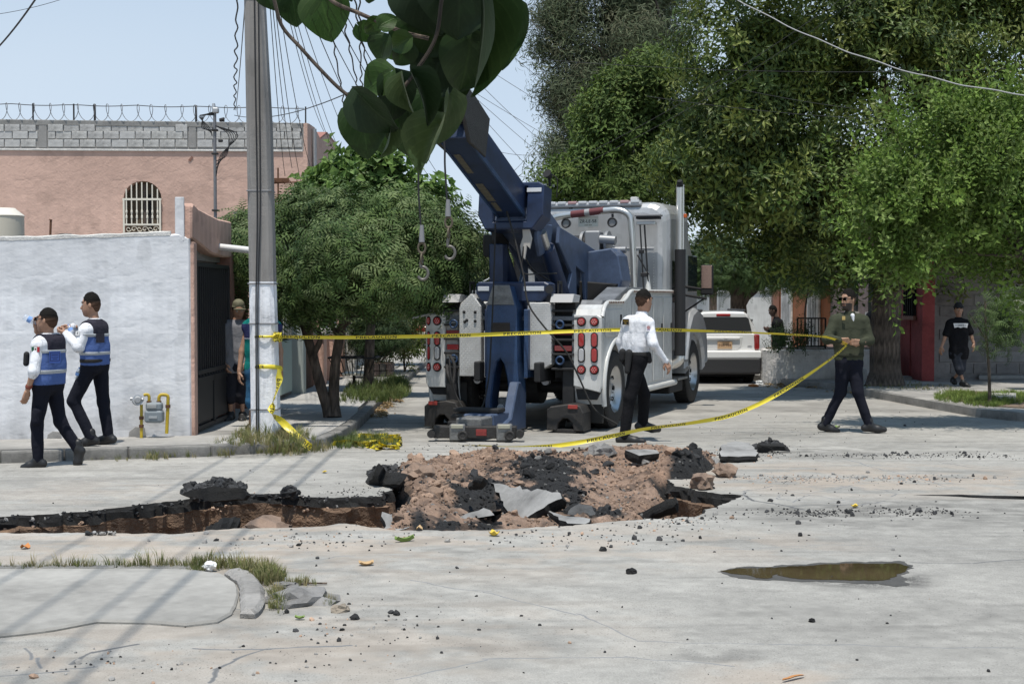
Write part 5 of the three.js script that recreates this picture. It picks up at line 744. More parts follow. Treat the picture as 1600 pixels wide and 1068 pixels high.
// trousers, shirt and vest patterns
function trousers(X, mat, t = 1, r = .012, name = 'trousers') { const { J, leg, wear, s, hipM, g } = X, w = L(hipM, J.neck, .13), off = J.hipR.clone().sub(J.hipL).multiplyScalar(.5); return wear(name, [...leg(J.hipL, J.knL, J.anL, r, t), ...leg(J.hipR, J.knR, J.anR, r, t), cap(J.hipL, J.hipR, (.098 + r) * g, (.098 + r) * g), cap(L(J.hipL, w.clone().sub(off), .9), L(J.hipR, w.clone().add(off), .9), (.088 + r) * g, (.088 + r) * g)], mat, { cut: (x, y, z) => y - (w.y + .035), fo: .010, ff: 10, h: .012 }); }
function shirt(X, mat, { t = 1, r = .016, hem = -.02, name = 'shirt', fo = .008, collar = true, hang = 0 } = {}) {
  const { J, torso, arm, wear, s, hipM, hp } = X, hy = hipM.y + hem; const list = [...torso(r), ...(t ? [...arm(J.shL, J.elL, J.wrL, r, t), ...arm(J.shR, J.elR, J.wrR, r, t)] : []), cap(J.neck.clone().add(V(0, -.05 * s, 0)), J.neck.clone().add(V(0, .0, 0)), .075 * s, .064 * s)];
  if (hang) list.push(cap(L(J.hipL, J.shL, .1), J.hipL.clone().add(V(0, -hang, 0)), (.1 + r) * X.g, (.098 + r) * X.g), cap(L(J.hipR, J.shR, .1), J.hipR.clone().add(V(0, -hang, 0)), (.1 + r) * X.g, (.098 + r) * X.g));
  const ny = J.neck.y + .012 * s; const m = wear(name, list, mat, { cut: (x, y, z) => Math.max(Math.hypot(x - J.wrL.x, y - J.wrL.y, z - J.wrL.z) < .12 || Math.hypot(x - J.wrR.x, y - J.wrR.y, z - J.wrR.z) < .12 || Math.hypot(x - J.elR.x, y - J.elR.y, z - J.elR.z) < .2 || Math.hypot(x - J.elL.x, y - J.elL.y, z - J.elL.z) < .2 ? -1 : hy - y, y - ny), fo });
  if (collar) wear('collar', [cap(J.neck.clone().add(V(0, -.03 * s, 0)), J.neck.clone().add(V(0, .012 * s, 0)), .074 * s, .066 * s)], mat, { cut: (x, y, z) => y - J.neck.y - .02 * s, fo: .002, h: .008 }); return m;
}
function band(X, name, mat, B, y0, y1, par) { return X.wear(name, B, mat, { cut: (x, y, z) => Math.max(y0 - y, y - y1), fo: .006, ff: 13, h: .009, par: par || X.o }); }
function patchPlate(X, name, mat, at, dir, w, h, par, roll = 0) { const z = V(...dir).normalize(), x = new THREE.Vector3().crossVectors(V(0, 1, 0), z).normalize(), y = new THREE.Vector3().crossVectors(z, x), m = mesh(name, new THREE.BoxGeometry(w, h, .006), mat, par || X.o); m.quaternion.setFromRotationMatrix(new THREE.Matrix4().makeBasis(x, y, z)); m.rotateZ(roll); m.position.copy(at); return m; }
const navy = clothMat([.012, .013, .02]), blackCloth = clothMat([.011, .011, .013]), whiteCloth = clothMat([.74, .75, .78]), vestBlue = clothMat([.075, .125, .31]), vestDark = clothMat([.035, .033, .045]), reflective = std([.36, .38, .40], { roughness: .45 }), skinA = [.36, .20, .13], skinB = [.34, .195, .125];
function bottle(label, pts, r) { const a = pts[0], b = pts[1], dir = b.clone().sub(a), len = dir.length(), o = thing('water_bottle', label, 'bottle', a); o.quaternion.setFromUnitVectors(V(0, 1, 0), dir.normalize()); const pr = [[.001, 0], [r * .9, .004], [r, .02], [r, len * .2], [r * .92, len * .25], [r, len * .3], [r, len * .62], [r * .75, len * .78], [r * .4, len * .9], [r * .38, len * .95]].map(([x, y]) => new THREE.Vector2(x, y)); mesh('bottle_wall', new THREE.LatheGeometry(pr, 18), std([.93, .96, 1], { transmission: .75, roughness: .12, thickness: 0 }), o); mb().cyl(r * .42, r * .42, [0, len * .93, 0], [0, len, 0], 12).build('cap', std([.1, .25, .6], { roughness: .5 }), o); mesh('label_band', new THREE.CylinderGeometry(r * 1.02, r * 1.02, len * .25, 18, 1, true).translate(0, len * .46, 0), std([.2, .36, .7]), o); return o; }
const mexFlag = printed(textTex([], 96, 64, '#f0f0ee', '#000', (x, W, H) => { x.fillStyle = '#0f5a3c'; x.fillRect(0, 0, 30, H); x.fillStyle = '#b31f2c'; x.fillRect(66, 0, 30, H); x.fillStyle = '#4a2f1c'; x.beginPath(); x.arc(48, 34, 10, 0, 7); x.fill(); x.fillStyle = '#f0f0ee'; x.fillRect(0, 0, W, 9); x.fillStyle = '#222'; x.fillRect(24, 2, 48, 5); }));
function vest(X, prints) {
  const { J, torso, hipM, s } = X, B = torso(.03), top = J.neck.y - .02, y0 = hipM.y + .0 * s, H = top - y0, yoke = y0 + H * .70;
  X.wear('vest', [...B, cap(J.neck.clone().add(V(0, -.06, 0)), J.neck.clone().add(V(0, -.02, 0)), .085 * s, .075 * s)], vestBlue, { cut: (x, y, z) => Math.max(y0 - y, y - yoke), fo: .008, h: .011 });
  // armholes: the yoke stops short of the shoulder ends
  const ax = J.shR.clone().sub(J.shL), Ls = ax.length(); ax.normalize(); const mid = L(J.shL, J.shR, .5); const arms = (x, y, z) => Math.abs((x - mid.x) * ax.x + (y - mid.y) * ax.y + (z - mid.z) * ax.z) - Ls * .43;
  X.wear('vest_yoke', [...B, cap(J.neck.clone().add(V(0, -.06, 0)), J.neck.clone().add(V(0, .005, 0)), .085 * s, .073 * s)], vestDark, { cut: (x, y, z) => Math.max(yoke - y, y - J.neck.y - .01, arms(x, y, z)), fo: .008, h: .011 });
  const B2 = torso(.034); band(X, 'reflective_stripe', reflective, B2, y0 + H * .24, y0 + H * .325); band(X, 'reflective_stripe', reflective, B2, y0 + H * .66, y0 + H * .735);
}
// the two men in blue vests at the left
person({ label: 'stocky man in blue vest and sunglasses drinking from a bottle at the kerb', base: [84, 731], d: 14.6, s: .95, girth: 1.08, belly: [-.05, 0, 0], fade: .8, headS: 1.16, skin: skinA, face: [-.97, .06, -.1], glasses: true, boot: true,
  J: { head: [75, 500], neck: [78, 522], shL: [70, 537, .16], shR: [86, 533, -.15], elL: [66, 577, .24], wrL: [54, 607, .20], elR: [58, 541, -.22], wrR: [51, 513, -.15], hipL: [72, 600, .085], hipR: [80, 600, -.085], knL: [63, 662, .1], knR: [90, 659, -.09], anL: [63, 717, .09], anR: [117, 702, -.1], toL: [41, 728, .1], toR: [114, 731, -.1] }, handL: [[-.25, -1, 0], [-.6, .1, -.5], 1, .45], handR: [[.05, 1, .05], [.3, .1, .9], 1, .75],
  dress(X) { trousers(X, navy); const B = [...X.arm(X.J.shL, X.J.elL, X.J.wrL, .016, .62), ...X.arm(X.J.shR, X.J.elR, X.J.wrR, .016, .62), cap(X.J.shL, X.J.shR, .075, .075), ...X.torso(.012)]; X.wear('shirt', [...B, cap(X.J.neck.clone().add(V(0, -.04, 0)), X.J.neck.clone().add(V(0, .015, 0)), .072, .064)], whiteCloth, { fo: .009, cut: (x, y, z) => Math.max(X.hipM.y - .02 - y, y - X.J.neck.y - .018) }); vest(X);
    patchPlate(X, 'flag_patch', mexFlag, X.P(69, 543, .235), [-.12, 0, 1], .085, .062); patchPlate(X, 'vest_print', printed(textTex([], 64, 64, '#3b5aa8', '#fff', (x) => { x.strokeStyle = '#1c2f66'; x.lineWidth = 5; x.strokeRect(6, 8, 52, 44); x.fillStyle = '#1c2f66'; x.fillRect(12, 16, 40, 7); x.fillRect(12, 30, 40, 5); x.fillRect(18, 40, 28, 5); })), X.P(95, 556, .165), [.72, 0, .75], .12, .12);
    X.wear('cargo_pocket', [cap(X.P(67, 640, .16), X.P(65, 655, .165), .05, .05)], navy, { fo: .004, h: .01 }); X.wear('bracelet', [cap(X.P(57, 600, .205), X.P(56, 601.5, .205), .034, .034)], std([.2, .05, .03]), { fo: 0, h: .006 }); X.wear('radio', [cap(X.P(48, 552, .1), X.P(47, 566, .1), .03, .03)], M.black, { fo: .001, h: .009 }); } });
bottle('clear plastic water bottle tilted at the mouth of the stocky man', [P(36, 494, 14.7), P(57, 505, 14.72)], .034);
person({ label: 'tall man in blue vest opening a small bottle beside the white wall', base: [150, 694], d: 15.5, s: .97, girth: .97, fade: .8, headS: 1.1, skin: skinA, face: [-.98, -.05, .12], hairTop: .024, boot: true,
  J: { head: [143, 476], neck: [149, 499], shL: [142, 515, .17], shR: [154, 512, -.16], elL: [133, 541, .22], wrL: [110, 521, .12], elR: [126, 536, -.24], wrR: [113, 510, -.04], hipL: [146, 570, .085], hipR: [153, 570, -.085], knL: [119, 625, .09], knR: [158, 628, -.09], anL: [146, 682, .1], anR: [166, 682, -.08], toL: [130, 690, .12], toR: [144, 691, -.1] }, handL: [[-1, .25, -.2], [0, .5, -.9], -1, .9], handR: [[-1, .1, .3], [0, -.9, .3], 1, .7],
  dress(X) { trousers(X, navy); shirt(X, whiteCloth, { hem: -.015 }); vest(X); patchPlate(X, 'sleeve_badge', printed(textTex([['E', 28, 32, 44]], 56, 64, '#e8e8e8', '#1a1a1a')), X.P(133, 519, .24), [-.3, .2, 1], .05, .05); patchPlate(X, 'vest_print', vestDark, X.P(164, 527, .15), [.75, 0, .7], .1, .1); X.wear('belt', [cap(X.J.hipL.clone().add(V(0, .06, .02)), X.J.hipR.clone().add(V(0, .06, -.02)), .112, .112)], M.black, { cut: (x, y, z) => Math.abs(y - X.hipM.y - .055) - .02, fo: 0 }); } });
bottle('small clear bottle held between both hands of the tall man', [P(113, 521, 15.4), P(106, 507, 15.42)], .027);
bottle('white plastic bottle sticking out of the tall man trouser pocket', [P(120, 592, 15.38), P(124, 574, 15.36)], .03);
// the officer in a white shirt in front of the truck
person({ label: 'officer in white shirt and black trousers walking before the tow truck', base: [992, 690], d: 17.1, s: 1.03, girth: .98, fade: .6, headS: 1.12, skin: skinA, face: [.82, -.1, -.57], boot: true,
  J: { head: [1006, 469], neck: [1002, 488], shL: [982, 504, -.12], shR: [1011, 504, .14], elL: [972, 535, -.22], wrL: [978, 562, -.2], elR: [1017, 536, .24], wrR: [1037, 562, .16], hipL: [985, 560, -.07], hipR: [997, 561, .07], knL: [1009, 617, -.2], knR: [983, 620, .1], anL: [1008, 664, -.32], anR: [974, 680, .1], toL: [1034, 675, -.36], toR: [1004, 688, .12] }, handL: [[.3, -1, 0], [.8, 0, 0], 1, .5], handR: [[.55, -1, 0], [-.6, -.3, -.6], -1, .55],
  dress(X) { trousers(X, blackCloth, 1, .016); shirt(X, whiteCloth, { hem: -.0, r: .016, fo: .012 });
    patchPlate(X, 'back_patch', printed(textTex([['POLICIA', 60, 22, 22], ['VIAL', 60, 46, 20]], 120, 64, '#1a1710', '#c9a22a')), X.P(977, 502, .02), [-.72, .05, .7], .1, .07); patchPlate(X, 'sleeve_badge', printed(textTex([], 48, 60, '#e6e6ea', '#000', (x) => { x.fillStyle = '#b98a8a'; x.beginPath(); x.arc(24, 26, 15, 0, 7); x.fill(); x.fillStyle = '#8a6f9a'; x.fillRect(10, 40, 28, 8); })), X.P(1010, 511, .235), [.2, .1, 1], .07, .085);
    X.wear('belt', [cap(X.P(985, 553, -.06), X.P(999, 553, .06), .127, .127)], M.black, { cut: (x, y, z) => Math.abs(y - X.P(0, 552).y) - .028, fo: 0 }); X.wear('holster', [cap(X.P(981, 550, .15), X.P(978, 578, .17), .045, .032)], M.black, { fo: .003, h: .009 }); X.wear('belt_pouch', [cap(X.P(972, 549, .06), X.P(972, 560, .06), .042, .042)], M.black, { fo: .003, h: .009 }); X.wear('radio', [cap(X.P(1012, 553, .1), X.P(1013, 562, .1), .035, .035)], M.black, { fo: .002, h: .009 }); } });
// the officer in olive holding the tape
const olive = clothMat([.05, .055, .037]);
person({ label: 'bearded officer in olive jacket and sunglasses stretching the yellow tape', base: [1335, 674], d: 18.3, s: 1.03, girth: .96, fade: .7, skin: skinB, face: [-.82, -.04, .57], glasses: true, beard: true, hairTop: .026, boot: true,
  J: { head: [1324, 468], neck: [1327, 488], shL: [1305, 501, -.03], shR: [1348, 501, .0], elL: [1290, 529, .06], wrL: [1303, 530, .24], elR: [1357, 531, .04], wrR: [1339, 533, .22], hipL: [1317, 566, .0], hipR: [1334, 566, .02], knL: [1313, 612, .02], knR: [1337, 611, .1], anL: [1290, 662, -.02], anR: [1354, 662, .14], toL: [1309, 673, .0], toR: [1377, 669, .16] }, handL: [[1, -.1, .1], [.2, .2, -.9], -1, .75], handR: [[-1, -.02, .1], [0, .1, -1], 1, .8],
  dress(X) { trousers(X, navy, 1, .014); shirt(X, olive, { hem: .03, r: .022, fo: .010 }); X.wear('undershirt', [cap(X.P(1329, 492, .075), X.P(1330, 501, .085), .028, .012)], whiteCloth, { fo: 0, h: .008 }); X.wear('jacket_hem', [cap(X.P(1318, 553, 0), X.P(1334, 553, .02), .122, .122)], clothMat([.04, .043, .03]), { cut: (x, y, z) => Math.abs(y - X.P(0, 554).y) - .022, fo: .003 }); patchPlate(X, 'sleeve_badge', printed(textTex([], 48, 48, '#c9cdd2', '#000', (x) => { x.fillStyle = '#4a5a7a'; x.fillRect(10, 10, 28, 22); })), X.P(1356, 510, .045), [.85, .2, .5], .06, .06); patchPlate(X, 'chest_badge', std([.35, .25, .08], { roughness: .4 }), X.P(1314, 496, .115), [-.2, .2, 1], .04, .05); X.wear('wristwatch', [cap(X.P(1338, 531.5, .21), X.P(1339.5, 531.5, .21), .034, .034)], M.darkMetal, { fo: 0, h: .006 }); } });
// boy by the grey wall
person({ label: 'boy in black shirt with white chest print and patterned shorts by the grey wall', base: [1500, 604], d: 25.8, s: .93, girth: .92, skin: skinA, face: [-.1, -.06, 1], boot: false, hair: true,
  J: { head: [1497, 484], neck: [1497, 496], shL: [1484, 505, 0], shR: [1510, 505, 0], elL: [1477, 524, .0], wrL: [1470, 541, .05], elR: [1517, 521, -.02], wrR: [1520, 536, .05], hipL: [1492, 552, 0], hipR: [1504, 552, 0], knL: [1497, 576, .08], knR: [1503, 576, -.02], anL: [1503, 596, .1], anR: [1494, 593, -.15], toL: [1508, 602, .24], toR: [1494, 598, -.02] }, handL: [[-.3, -1, .1], [.6, 0, -.4], 1, .45], handR: [[.1, -1, .1], [-.6, 0, -.4], -1, .45],
  dress(X) { trousers(X, clothMat([.05, .055, .07], { map: rep(T.patch, .3) }), .62, .022, 'shorts'); shirt(X, blackCloth, { t: .42, r: .022, hem: -.1, hang: .06, collar: false }); X.wear('cap', [cap(X.hp(0, .06, -.01), X.hp(0, .075, -.01), .095, .075)], M.black, { fo: .001, h: .009, cut: (x, y, z) => X.hp(0, .04, 0).y - y }); X.wear('cap_peak', [cap(X.hp(-.03, .052, .1), X.hp(.03, .052, .1), .035, .035)], M.black, { fo: 0, h: .008, cut: (x, y, z) => Math.abs(y - X.hp(0, .052, .1).y) - .009 }); const pr = mesh('chest_print', boxUV(plateGeo([[-.135, .042], [.135, .042], [.115, -.042], [.05, -.026], [0, -.042], [-.05, -.026], [-.115, -.042]], .006)), std([.75, .75, .75]), X.o); pr.position.copy(X.P(1497, 508, .136)); const tx = mesh('print_lettering', new THREE.BoxGeometry(.2, .042, .004), printed(textTex([["LEVI'S", 90, 20, 36]], 180, 40, '#d8d8d8', '#101010')), X.o); tx.position.copy(X.P(1497, 507.6, .144)); } });
// the two men standing at the gate
person({ label: 'man in grey shirt, dark shorts and camouflage cap standing in the gateway', base: [372, 656], d: 18.7, s: .98, girth: 1.08, skin: skinA, face: [.35, -.35, .9], hair: true,
  J: { head: [373, 484], neck: [370, 500], shL: [352, 512, 0], shR: [385, 512, 0], elL: [347, 541, .04], wrL: [353, 566, .14], elR: [390, 541, .0], wrR: [386, 566, .1], hipL: [362, 575, 0], hipR: [378, 575, 0], knL: [361, 617, .06], knR: [378, 617, .03], anL: [360, 647, 0], anR: [379, 648, 0], toL: [358, 655, .17], toR: [381, 655, .17] }, handL: [[.4, -1, .1], [.6, 0, -.4], 1, .5], handR: [[-.2, -1, .1], [-.6, 0, -.4], -1, .5],
  dress(X) { trousers(X, clothMat([.022, .022, .028]), .58, .03, 'shorts'); shirt(X, clothMat([.19, .19, .205]), { t: .45, r: .026, hem: -.06, hang: .04, collar: false, fo: .012 }); const camo = std([.2, .19, .12], { map: rep(T.patch, .12) }); X.wear('cap', [cap(X.hp(0, .05, -.01), X.hp(0, .068, -.01), .092, .08)], camo, { fo: .001, h: .009, cut: (x, y, z) => X.hp(0, .035, 0).y - y }); X.wear('cap_peak', [cap(X.hp(-.035, .05, .1), X.hp(.035, .05, .1), .045, .045)], camo, { fo: 0, h: .008, cut: (x, y, z) => Math.abs(y - X.hp(0, .05, .1).y) - .012 }); } });
person({ label: 'man in green and blue tank top half hidden behind the utility pole', base: [410, 677], d: 17.15, s: 1.0, girth: 1.1, skin: [.33, .19, .125], face: [.5, -.1, .8],
  J: { head: [412, 478], neck: [411, 497], shL: [389, 510, 0], shR: [431, 510, 0], elL: [379, 548, .02], wrL: [376, 580, .08], elR: [438, 548, 0], wrR: [441, 578, .08], hipL: [401, 580, 0], hipR: [420, 580, 0], knL: [396, 627, .04], knR: [423, 627, .02], anL: [391, 668, 0], anR: [422, 668, 0], toL: [389, 677, .16], toR: [424, 677, .17] }, handL: [[0, -1, .1], [.7, 0, -.3], 1, .5], handR: [[0, -1, .1], [-.7, 0, -.3], -1, .5],
  dress(X) { trousers(X, clothMat([.05, .16, .30], { map: rep(T.patch, .35) }), .52, .034, 'shorts'); const t = clothMat([.01, .19, .17]); shirt(X, t, { t: 0, r: .026, hem: -.04, hang: .03, collar: false }); band(X, 'navy_yoke', clothMat([.035, .04, .11]), X.torso(.031), X.P(0, 527).y, X.P(0, 505).y); band(X, 'pale_stripe', clothMat([.3, .34, .42]), X.torso(.033), X.P(0, 529.5).y, X.P(0, 526.5).y); } });
// dark figures under the trees
person({ label: 'person in black looking at a phone behind the white planter', base: [1218, 590], d: 31, s: .94, girth: 1.0, skin: [.12, .07, .05], face: [-.95, -.35, .1],
  J: { head: [1207, 485], neck: [1213, 496], shL: [1211, 505, .12], shR: [1219, 505, -.12], elL: [1212, 521, .16], wrL: [1202, 515, .1], elR: [1214, 521, -.16], wrR: [1202, 516, -.02], hipL: [1214, 543, .07], hipR: [1220, 543, -.07], knL: [1213, 567, .07], knR: [1222, 567, -.07], anL: [1216, 586, .07], anR: [1224, 586, -.07], toL: [1207, 590, .07], toR: [1215, 590, -.07] }, handL: [[-1, .2, 0], [0, .6, -.5], -1, .6], handR: [[-1, .2, 0], [0, .6, .5], 1, .6],
  dress(X) { trousers(X, blackCloth, 1, .03); shirt(X, blackCloth, { r: .03, hem: -.08, hang: .05, fo: .012 }); X.wear('phone', [cap(X.P(1197, 513, .03), X.P(1199, 511, .03), .02, .02)], M.black, { fo: 0, h: .006 }); } });
person({ label: 'person in dark clothes half hidden behind the thick tree trunk', base: [1366, 588], d: 29.3, s: 1.02, girth: 1, skin: [.14, .08, .055], face: [-.6, -.1, .6],
  J: { head: [1367, 473], neck: [1368, 484], shL: [1358, 493, .05], shR: [1379, 493, 0], elL: [1353, 514, .06], wrL: [1355, 533, .08], elR: [1384, 514, 0], wrR: [1384, 533, .05], hipL: [1364, 538, .04], hipR: [1373, 538, 0], knL: [1363, 562, .06], knR: [1374, 562, 0], anL: [1364, 582, .0], anR: [1375, 582, 0], toL: [1359, 587, .1], toR: [1372, 587, .12] }, handL: [[0, -1, .1], [.6, 0, 0], 1, .5], handR: [[0, -1, .1], [-.6, 0, 0], -1, .5],
  dress(X) { trousers(X, navy, 1, .014); shirt(X, clothMat([.02, .022, .03]), { r: .02, hem: -.03 }); } });
// ---------- the heavy tow truck; local x to its right, z towards its tail ----------
{
  const o = thing('tow_truck', 'heavy white and blue tow truck with raised boom seen from behind', 'tow truck', [0.03, 0, -18.7], -20 * Math.PI / 180); o.updateMatrixWorld();
  const inv = o.matrixWorld.clone().invert(), WL = (px, py, d) => P(px, py, d).applyMatrix4(inv), A3 = (v) => v.toArray();
  const onX = (px, py, X) => { const a = V(0, EYE, 0).applyMatrix4(inv), b = P(px, py, 20).applyMatrix4(inv), t = (X - a.x) / (b.x - a.x); return a.lerp(b, t); };
  const onZ = (px, py, Z) => { const a = V(0, EYE, 0).applyMatrix4(inv), b = P(px, py, 20).applyMatrix4(inv), t = (Z - a.z) / (b.z - a.z); return a.lerp(b, t); };
  const white = std([.66, .66, .64], { roughness: .38, clearcoat: .35, clearcoatRoughness: .25, map: rep(T.streak, 1.3), bumpMap: rep(T.cloth, 1.6), bumpScale: .003 }), silver = std([.50, .505, .51], { roughness: .32, metalness: .25, clearcoat: .5, clearcoatRoughness: .15, map: rep(T.streak, 2.1) });
  const blue = std([.03, .073, .17], { roughness: .42, map: rep(T.patch, .9), bumpMap: rep(T.rough, .8), bumpScale: .003 }), deepBlue = std([.016, .034, .09], { roughness: .45, map: rep(T.patch, .7) }), slate = std([.075, .11, .19], { roughness: .5, map: rep(T.patch, .8) }), worn = std([.26, .26, .255], { roughness: .55, metalness: .3, map: rep(T.patch, .25), bumpMap: rep(T.rough, .3), bumpScale: .004 });
  const dark = std([.022, .022, .023], { roughness: .7, map: rep(T.patch, .5) }), greasy = std([.035, .032, .03], { roughness: .55, map: rep(T.patch, .3), bumpMap: rep(T.rough, .3), bumpScale: .005 }), diamond = std([.62, .62, .61], { roughness: .42, metalness: .25, map: rep(T.grain, .8), bumpMap: rep(T.tread, .24), bumpScale: .006 }), tube = std([.62, .61, .58], { roughness: .28, metalness: .85 }), red = std([.36, .016, .016], { roughness: .15, clearcoat: 1 }), clear = std([.45, .45, .46], { roughness: .15, clearcoat: 1 }), deck = std([.21, .22, .235], { roughness: .6, metalness: .3, map: rep(T.patch, .6) }), tapeWhite = std([.55, .57, .6], { roughness: .4 });
  // chassis, axles, wheels
  mb().rbox(.09, .26, 7.0, .02, -.42, .78, -3.2).rbox(.09, .26, 7.0, .02, .42, .78, -3.2).box(.8, .2, .12, 0, .78, -.3).box(.8, .2, .12, 0, .78, -2.2).box(.8, .2, .12, 0, .78, -4).build('chassis', dark, o);
  mb().cyl(.09, .09, [-.95, .54, -.68], [.95, .54, -.68], 10).cyl(.24, .24, [-.17, .54, -.68], [.17, .54, -.68], 14).build('axle', dark, o); mb().cyl(.07, .07, [-.95, .52, -5.53], [.95, .52, -5.53], 8).build('axle', dark, o);
  const rimS = std([.5, .5, .5], { roughness: .3, metalness: .8 });
  for (const s of [-1, 1]) { wheel(o, s * 1.08, .52, -.68, .52, .27, rimS, 10, s); wheel(o, s * .78, .52, -.68, .52, .27, dark, 10, -s); wheel(o, s * 1.05, .52, -5.53, .52, .28, rimS, 10, s); }
  for (const s of [-1, 1]) { mb().rbox(.5, .50, .02, .006, s * .96, .36, -.09).build('mud_flap', M.rubber, o); mb().cyl(.26, .26, [s * .95, .62, -2.5], [s * .95, .62, -3.7], 20).build('fuel_tank', tube, o); mb().rbox(.4, .2, .9, .03, s * .95, .34, -4.45).build('cab_step', dark, o); mb().rbox(.3, .035, .62, .01, s * 1.08, .46, -4.6).rbox(.3, .035, .6, .01, s * 1.1, .74, -4.55).build('step_tread', tube, o); }
  // service body: side boxes with stepped top and wheel arch
  const prof = []; prof.push([0.0, 1.50], [.06, 1.60], [.18, 1.655], [.34, 1.67], [.98, 1.67], [1.12, 1.71], [1.36, 1.80], [1.46, 1.815], [3.86, 1.815], [3.86, .47], [1.42, .47]);
  for (let i = 0; i <= 14; i++) { const a = Math.PI * (-.12 + 1.24 * i / 14); prof.push([.70 + .64 * Math.cos(a), .54 + .64 * Math.sin(a)]); } prof.push([.04, .44], [.0, .60]);
  for (const s of [-1, 1]) {
    const g = plateGeo(prof.map(([a, b]) => [a, b]), .42, .012); g.rotateY(Math.PI / 2); g.translate(s > 0 ? .80 : -1.22, 0, 0);   // (a, b, t) -> (t, b, -a)
    mesh('side_body', boxUV(g), white, o);
    const arch = []; for (let i = 0; i <= 18; i++) { const a = Math.PI * (-.1 + 1.2 * i / 18); arch.push([s * 1.225, .54 + .655 * Math.sin(a), -(.70 + .655 * Math.cos(a))]); } mb().tube(arch, .035, 40, 8).build('arch_trim', white, o);
    mb().tube([[s * 1.215, 1.50, 0], [s * 1.215, 1.615, -.08], [s * 1.215, 1.68, -.22], [s * 1.215, 1.69, -.5], [s * 1.215, 1.69, -.95], [s * 1.215, 1.74, -1.15], [s * 1.215, 1.835, -1.40], [s * 1.215, 1.84, -1.7], [s * 1.215, 1.84, -3.86]], .03, 60, 8).build('edge_rail', white, o);
    const tie = mb(); for (let i = 0; i < 44; i++) { const z = -.25 - i * .083; if (z < -.95 && z > -1.42) continue; tie.box(.012, .022, .03, s * 1.246, (z > -1.2 ? 1.69 : 1.84), z); } Object.assign(tie.build('rail_slots', M.rust, o).userData, { kind: 'stuff' });
    mb().tube([[s * 1.22, .43, -1.40], [s * 1.22, .43, -1.5], [s * 1.22, .43, -2.7], [s * 1.22, .43, -4.02]], .05, 20, 8).build('bottom_rail', white, o);
    // doors proud of the side, each with a latch
    for (const [z0, z1, y0, y1] of [[.12, .92, 1.24, 1.6], [1.46, 1.98, .52, 1.76], [2.03, 2.58, .52, 1.76], [2.63, 3.2, .52, 1.76], [3.25, 3.8, .52, 1.76]]) { const d = mb().rbox(.022, y1 - y0, z1 - z0, .01, s * 1.222, (y0 + y1) / 2, -(z0 + z1) / 2).build('locker_door', white, o); mb().rbox(.02, .13, .05, .008, s * 1.238, y1 - (y1 < 1.7 ? .14 : .46), -(z1 - .09)).build('latch', M.darkMetal, d); mb().cyl(.008, .008, [s * 1.232, y0 + .02, -z0 + .012], [s * 1.232, y1 - .02, -z0 + .012], 5).build('hinge', white, d); }
    // tail panel with its lamps
    const p = mb().add(boxUV(plateGeo(s > 0 ? [[.84, .60], [1.20, .52], [1.22, .60], [1.22, 1.50], [1.16, 1.53], [.84, 1.53]] : [[-1.26, .60], [-1.22, .54], [-.98, .54], [-.97, 1.53], [-1.2, 1.53], [-1.26, 1.5]], .05, .01)), 0, 0, .0).build('tail_panel', white, o);
    const cols = s > 0 ? [.95, 1.125] : [-1.215, -1.09];
    cols.forEach((x, ci) => { for (const [y, round] of [[1.44, 1], [1.20, 0], [1.005, 0], [.815, 1]]) { const cl = !round && y < 1.1 && (s > 0 ? ci === 0 : ci === 1), w = s < 0 && ci === 0 ? .5 : 1; const q = mb(), b = mb(); if (round) { q.add(new THREE.CylinderGeometry(.044, .05, .03, 20).rotateX(Math.PI / 2).scale(w, 1, 1), x, y, .062); b.add(new THREE.TorusGeometry(.053, .012, 8, 22).scale(w, 1, 1), x, y, .052); } else { const sh = (a, c) => { const l = []; for (let i = 0; i <= 20; i++) { const t = i / 20 * 6.2832; l.push([x + Math.cos(t) * a * w, y + Math.sign(Math.sin(t)) * (c - a) * (Math.abs(Math.sin(t)) > .01 ? 1 : 0) + Math.sin(t) * a]); } return l.slice(0, -1); }; q.add(plateGeo(sh(.036, .085), .03, .008), 0, 0, .045); b.add(plateGeo(sh(.05, .1), .016, .004), 0, 0, .046); } const lm = b.build('lamp_bezel', M.rubber, o); q.build('lamp_lens', cl ? clear : red, lm); if (round) { const d = mb(); for (let i = 0; i < 7; i++) { const t = i * 1.0472, r = i < 6 ? .026 : 0; d.add(new THREE.SphereGeometry(.0075, 6, 5), x + Math.cos(t) * r * w, y + Math.sin(t) * r, .077); } d.build('lamp_diodes', std([.6, .3, .28], { roughness: .1 }), lm); } } });
    // skirt below the tail panel
    mesh('tail_skirt', boxUV(plateGeo(s > 0 ? [[.84, .62], [.88, .42], [1.14, .42], [1.22, .56], [1.2, .62]] : [[-1.24, .62], [-1.26, .55], [-1.18, .44], [-.95, .44], [-.95, .62]], .05, .008).translate(0, 0, -.06)), dark, o);
    // dark stowage column with shelves beside the diamond plate
    const xc = s > 0 ? .70 : -.86, wc = s > 0 ? .28 : .21; mb().box(wc, 1.0, .36, xc, 1.2, -.22).build('stowage_column', M.black, o);
    for (let i = 0; i < 5; i++) mb().rbox(wc + .02, .03, .2, .008, xc, .82 + i * .19, .0).build('stowage_shelf', dark, o);
    mb().rbox(wc - .04, .075, .03, .01, xc, 1.09, .05).build('marker_lamp', red, o); mb().rbox(wc - .02, .05, .02, .006, xc, 1.29, .05).build('marker_lamp', std([.2, .02, .02], { roughness: .3 }), o);
    for (const y of [1.40, .93]) mb().add(new THREE.TorusGeometry(.05, .014, 8, 18), xc - .03 * s, y, .1).build('tow_ring', blue, o);
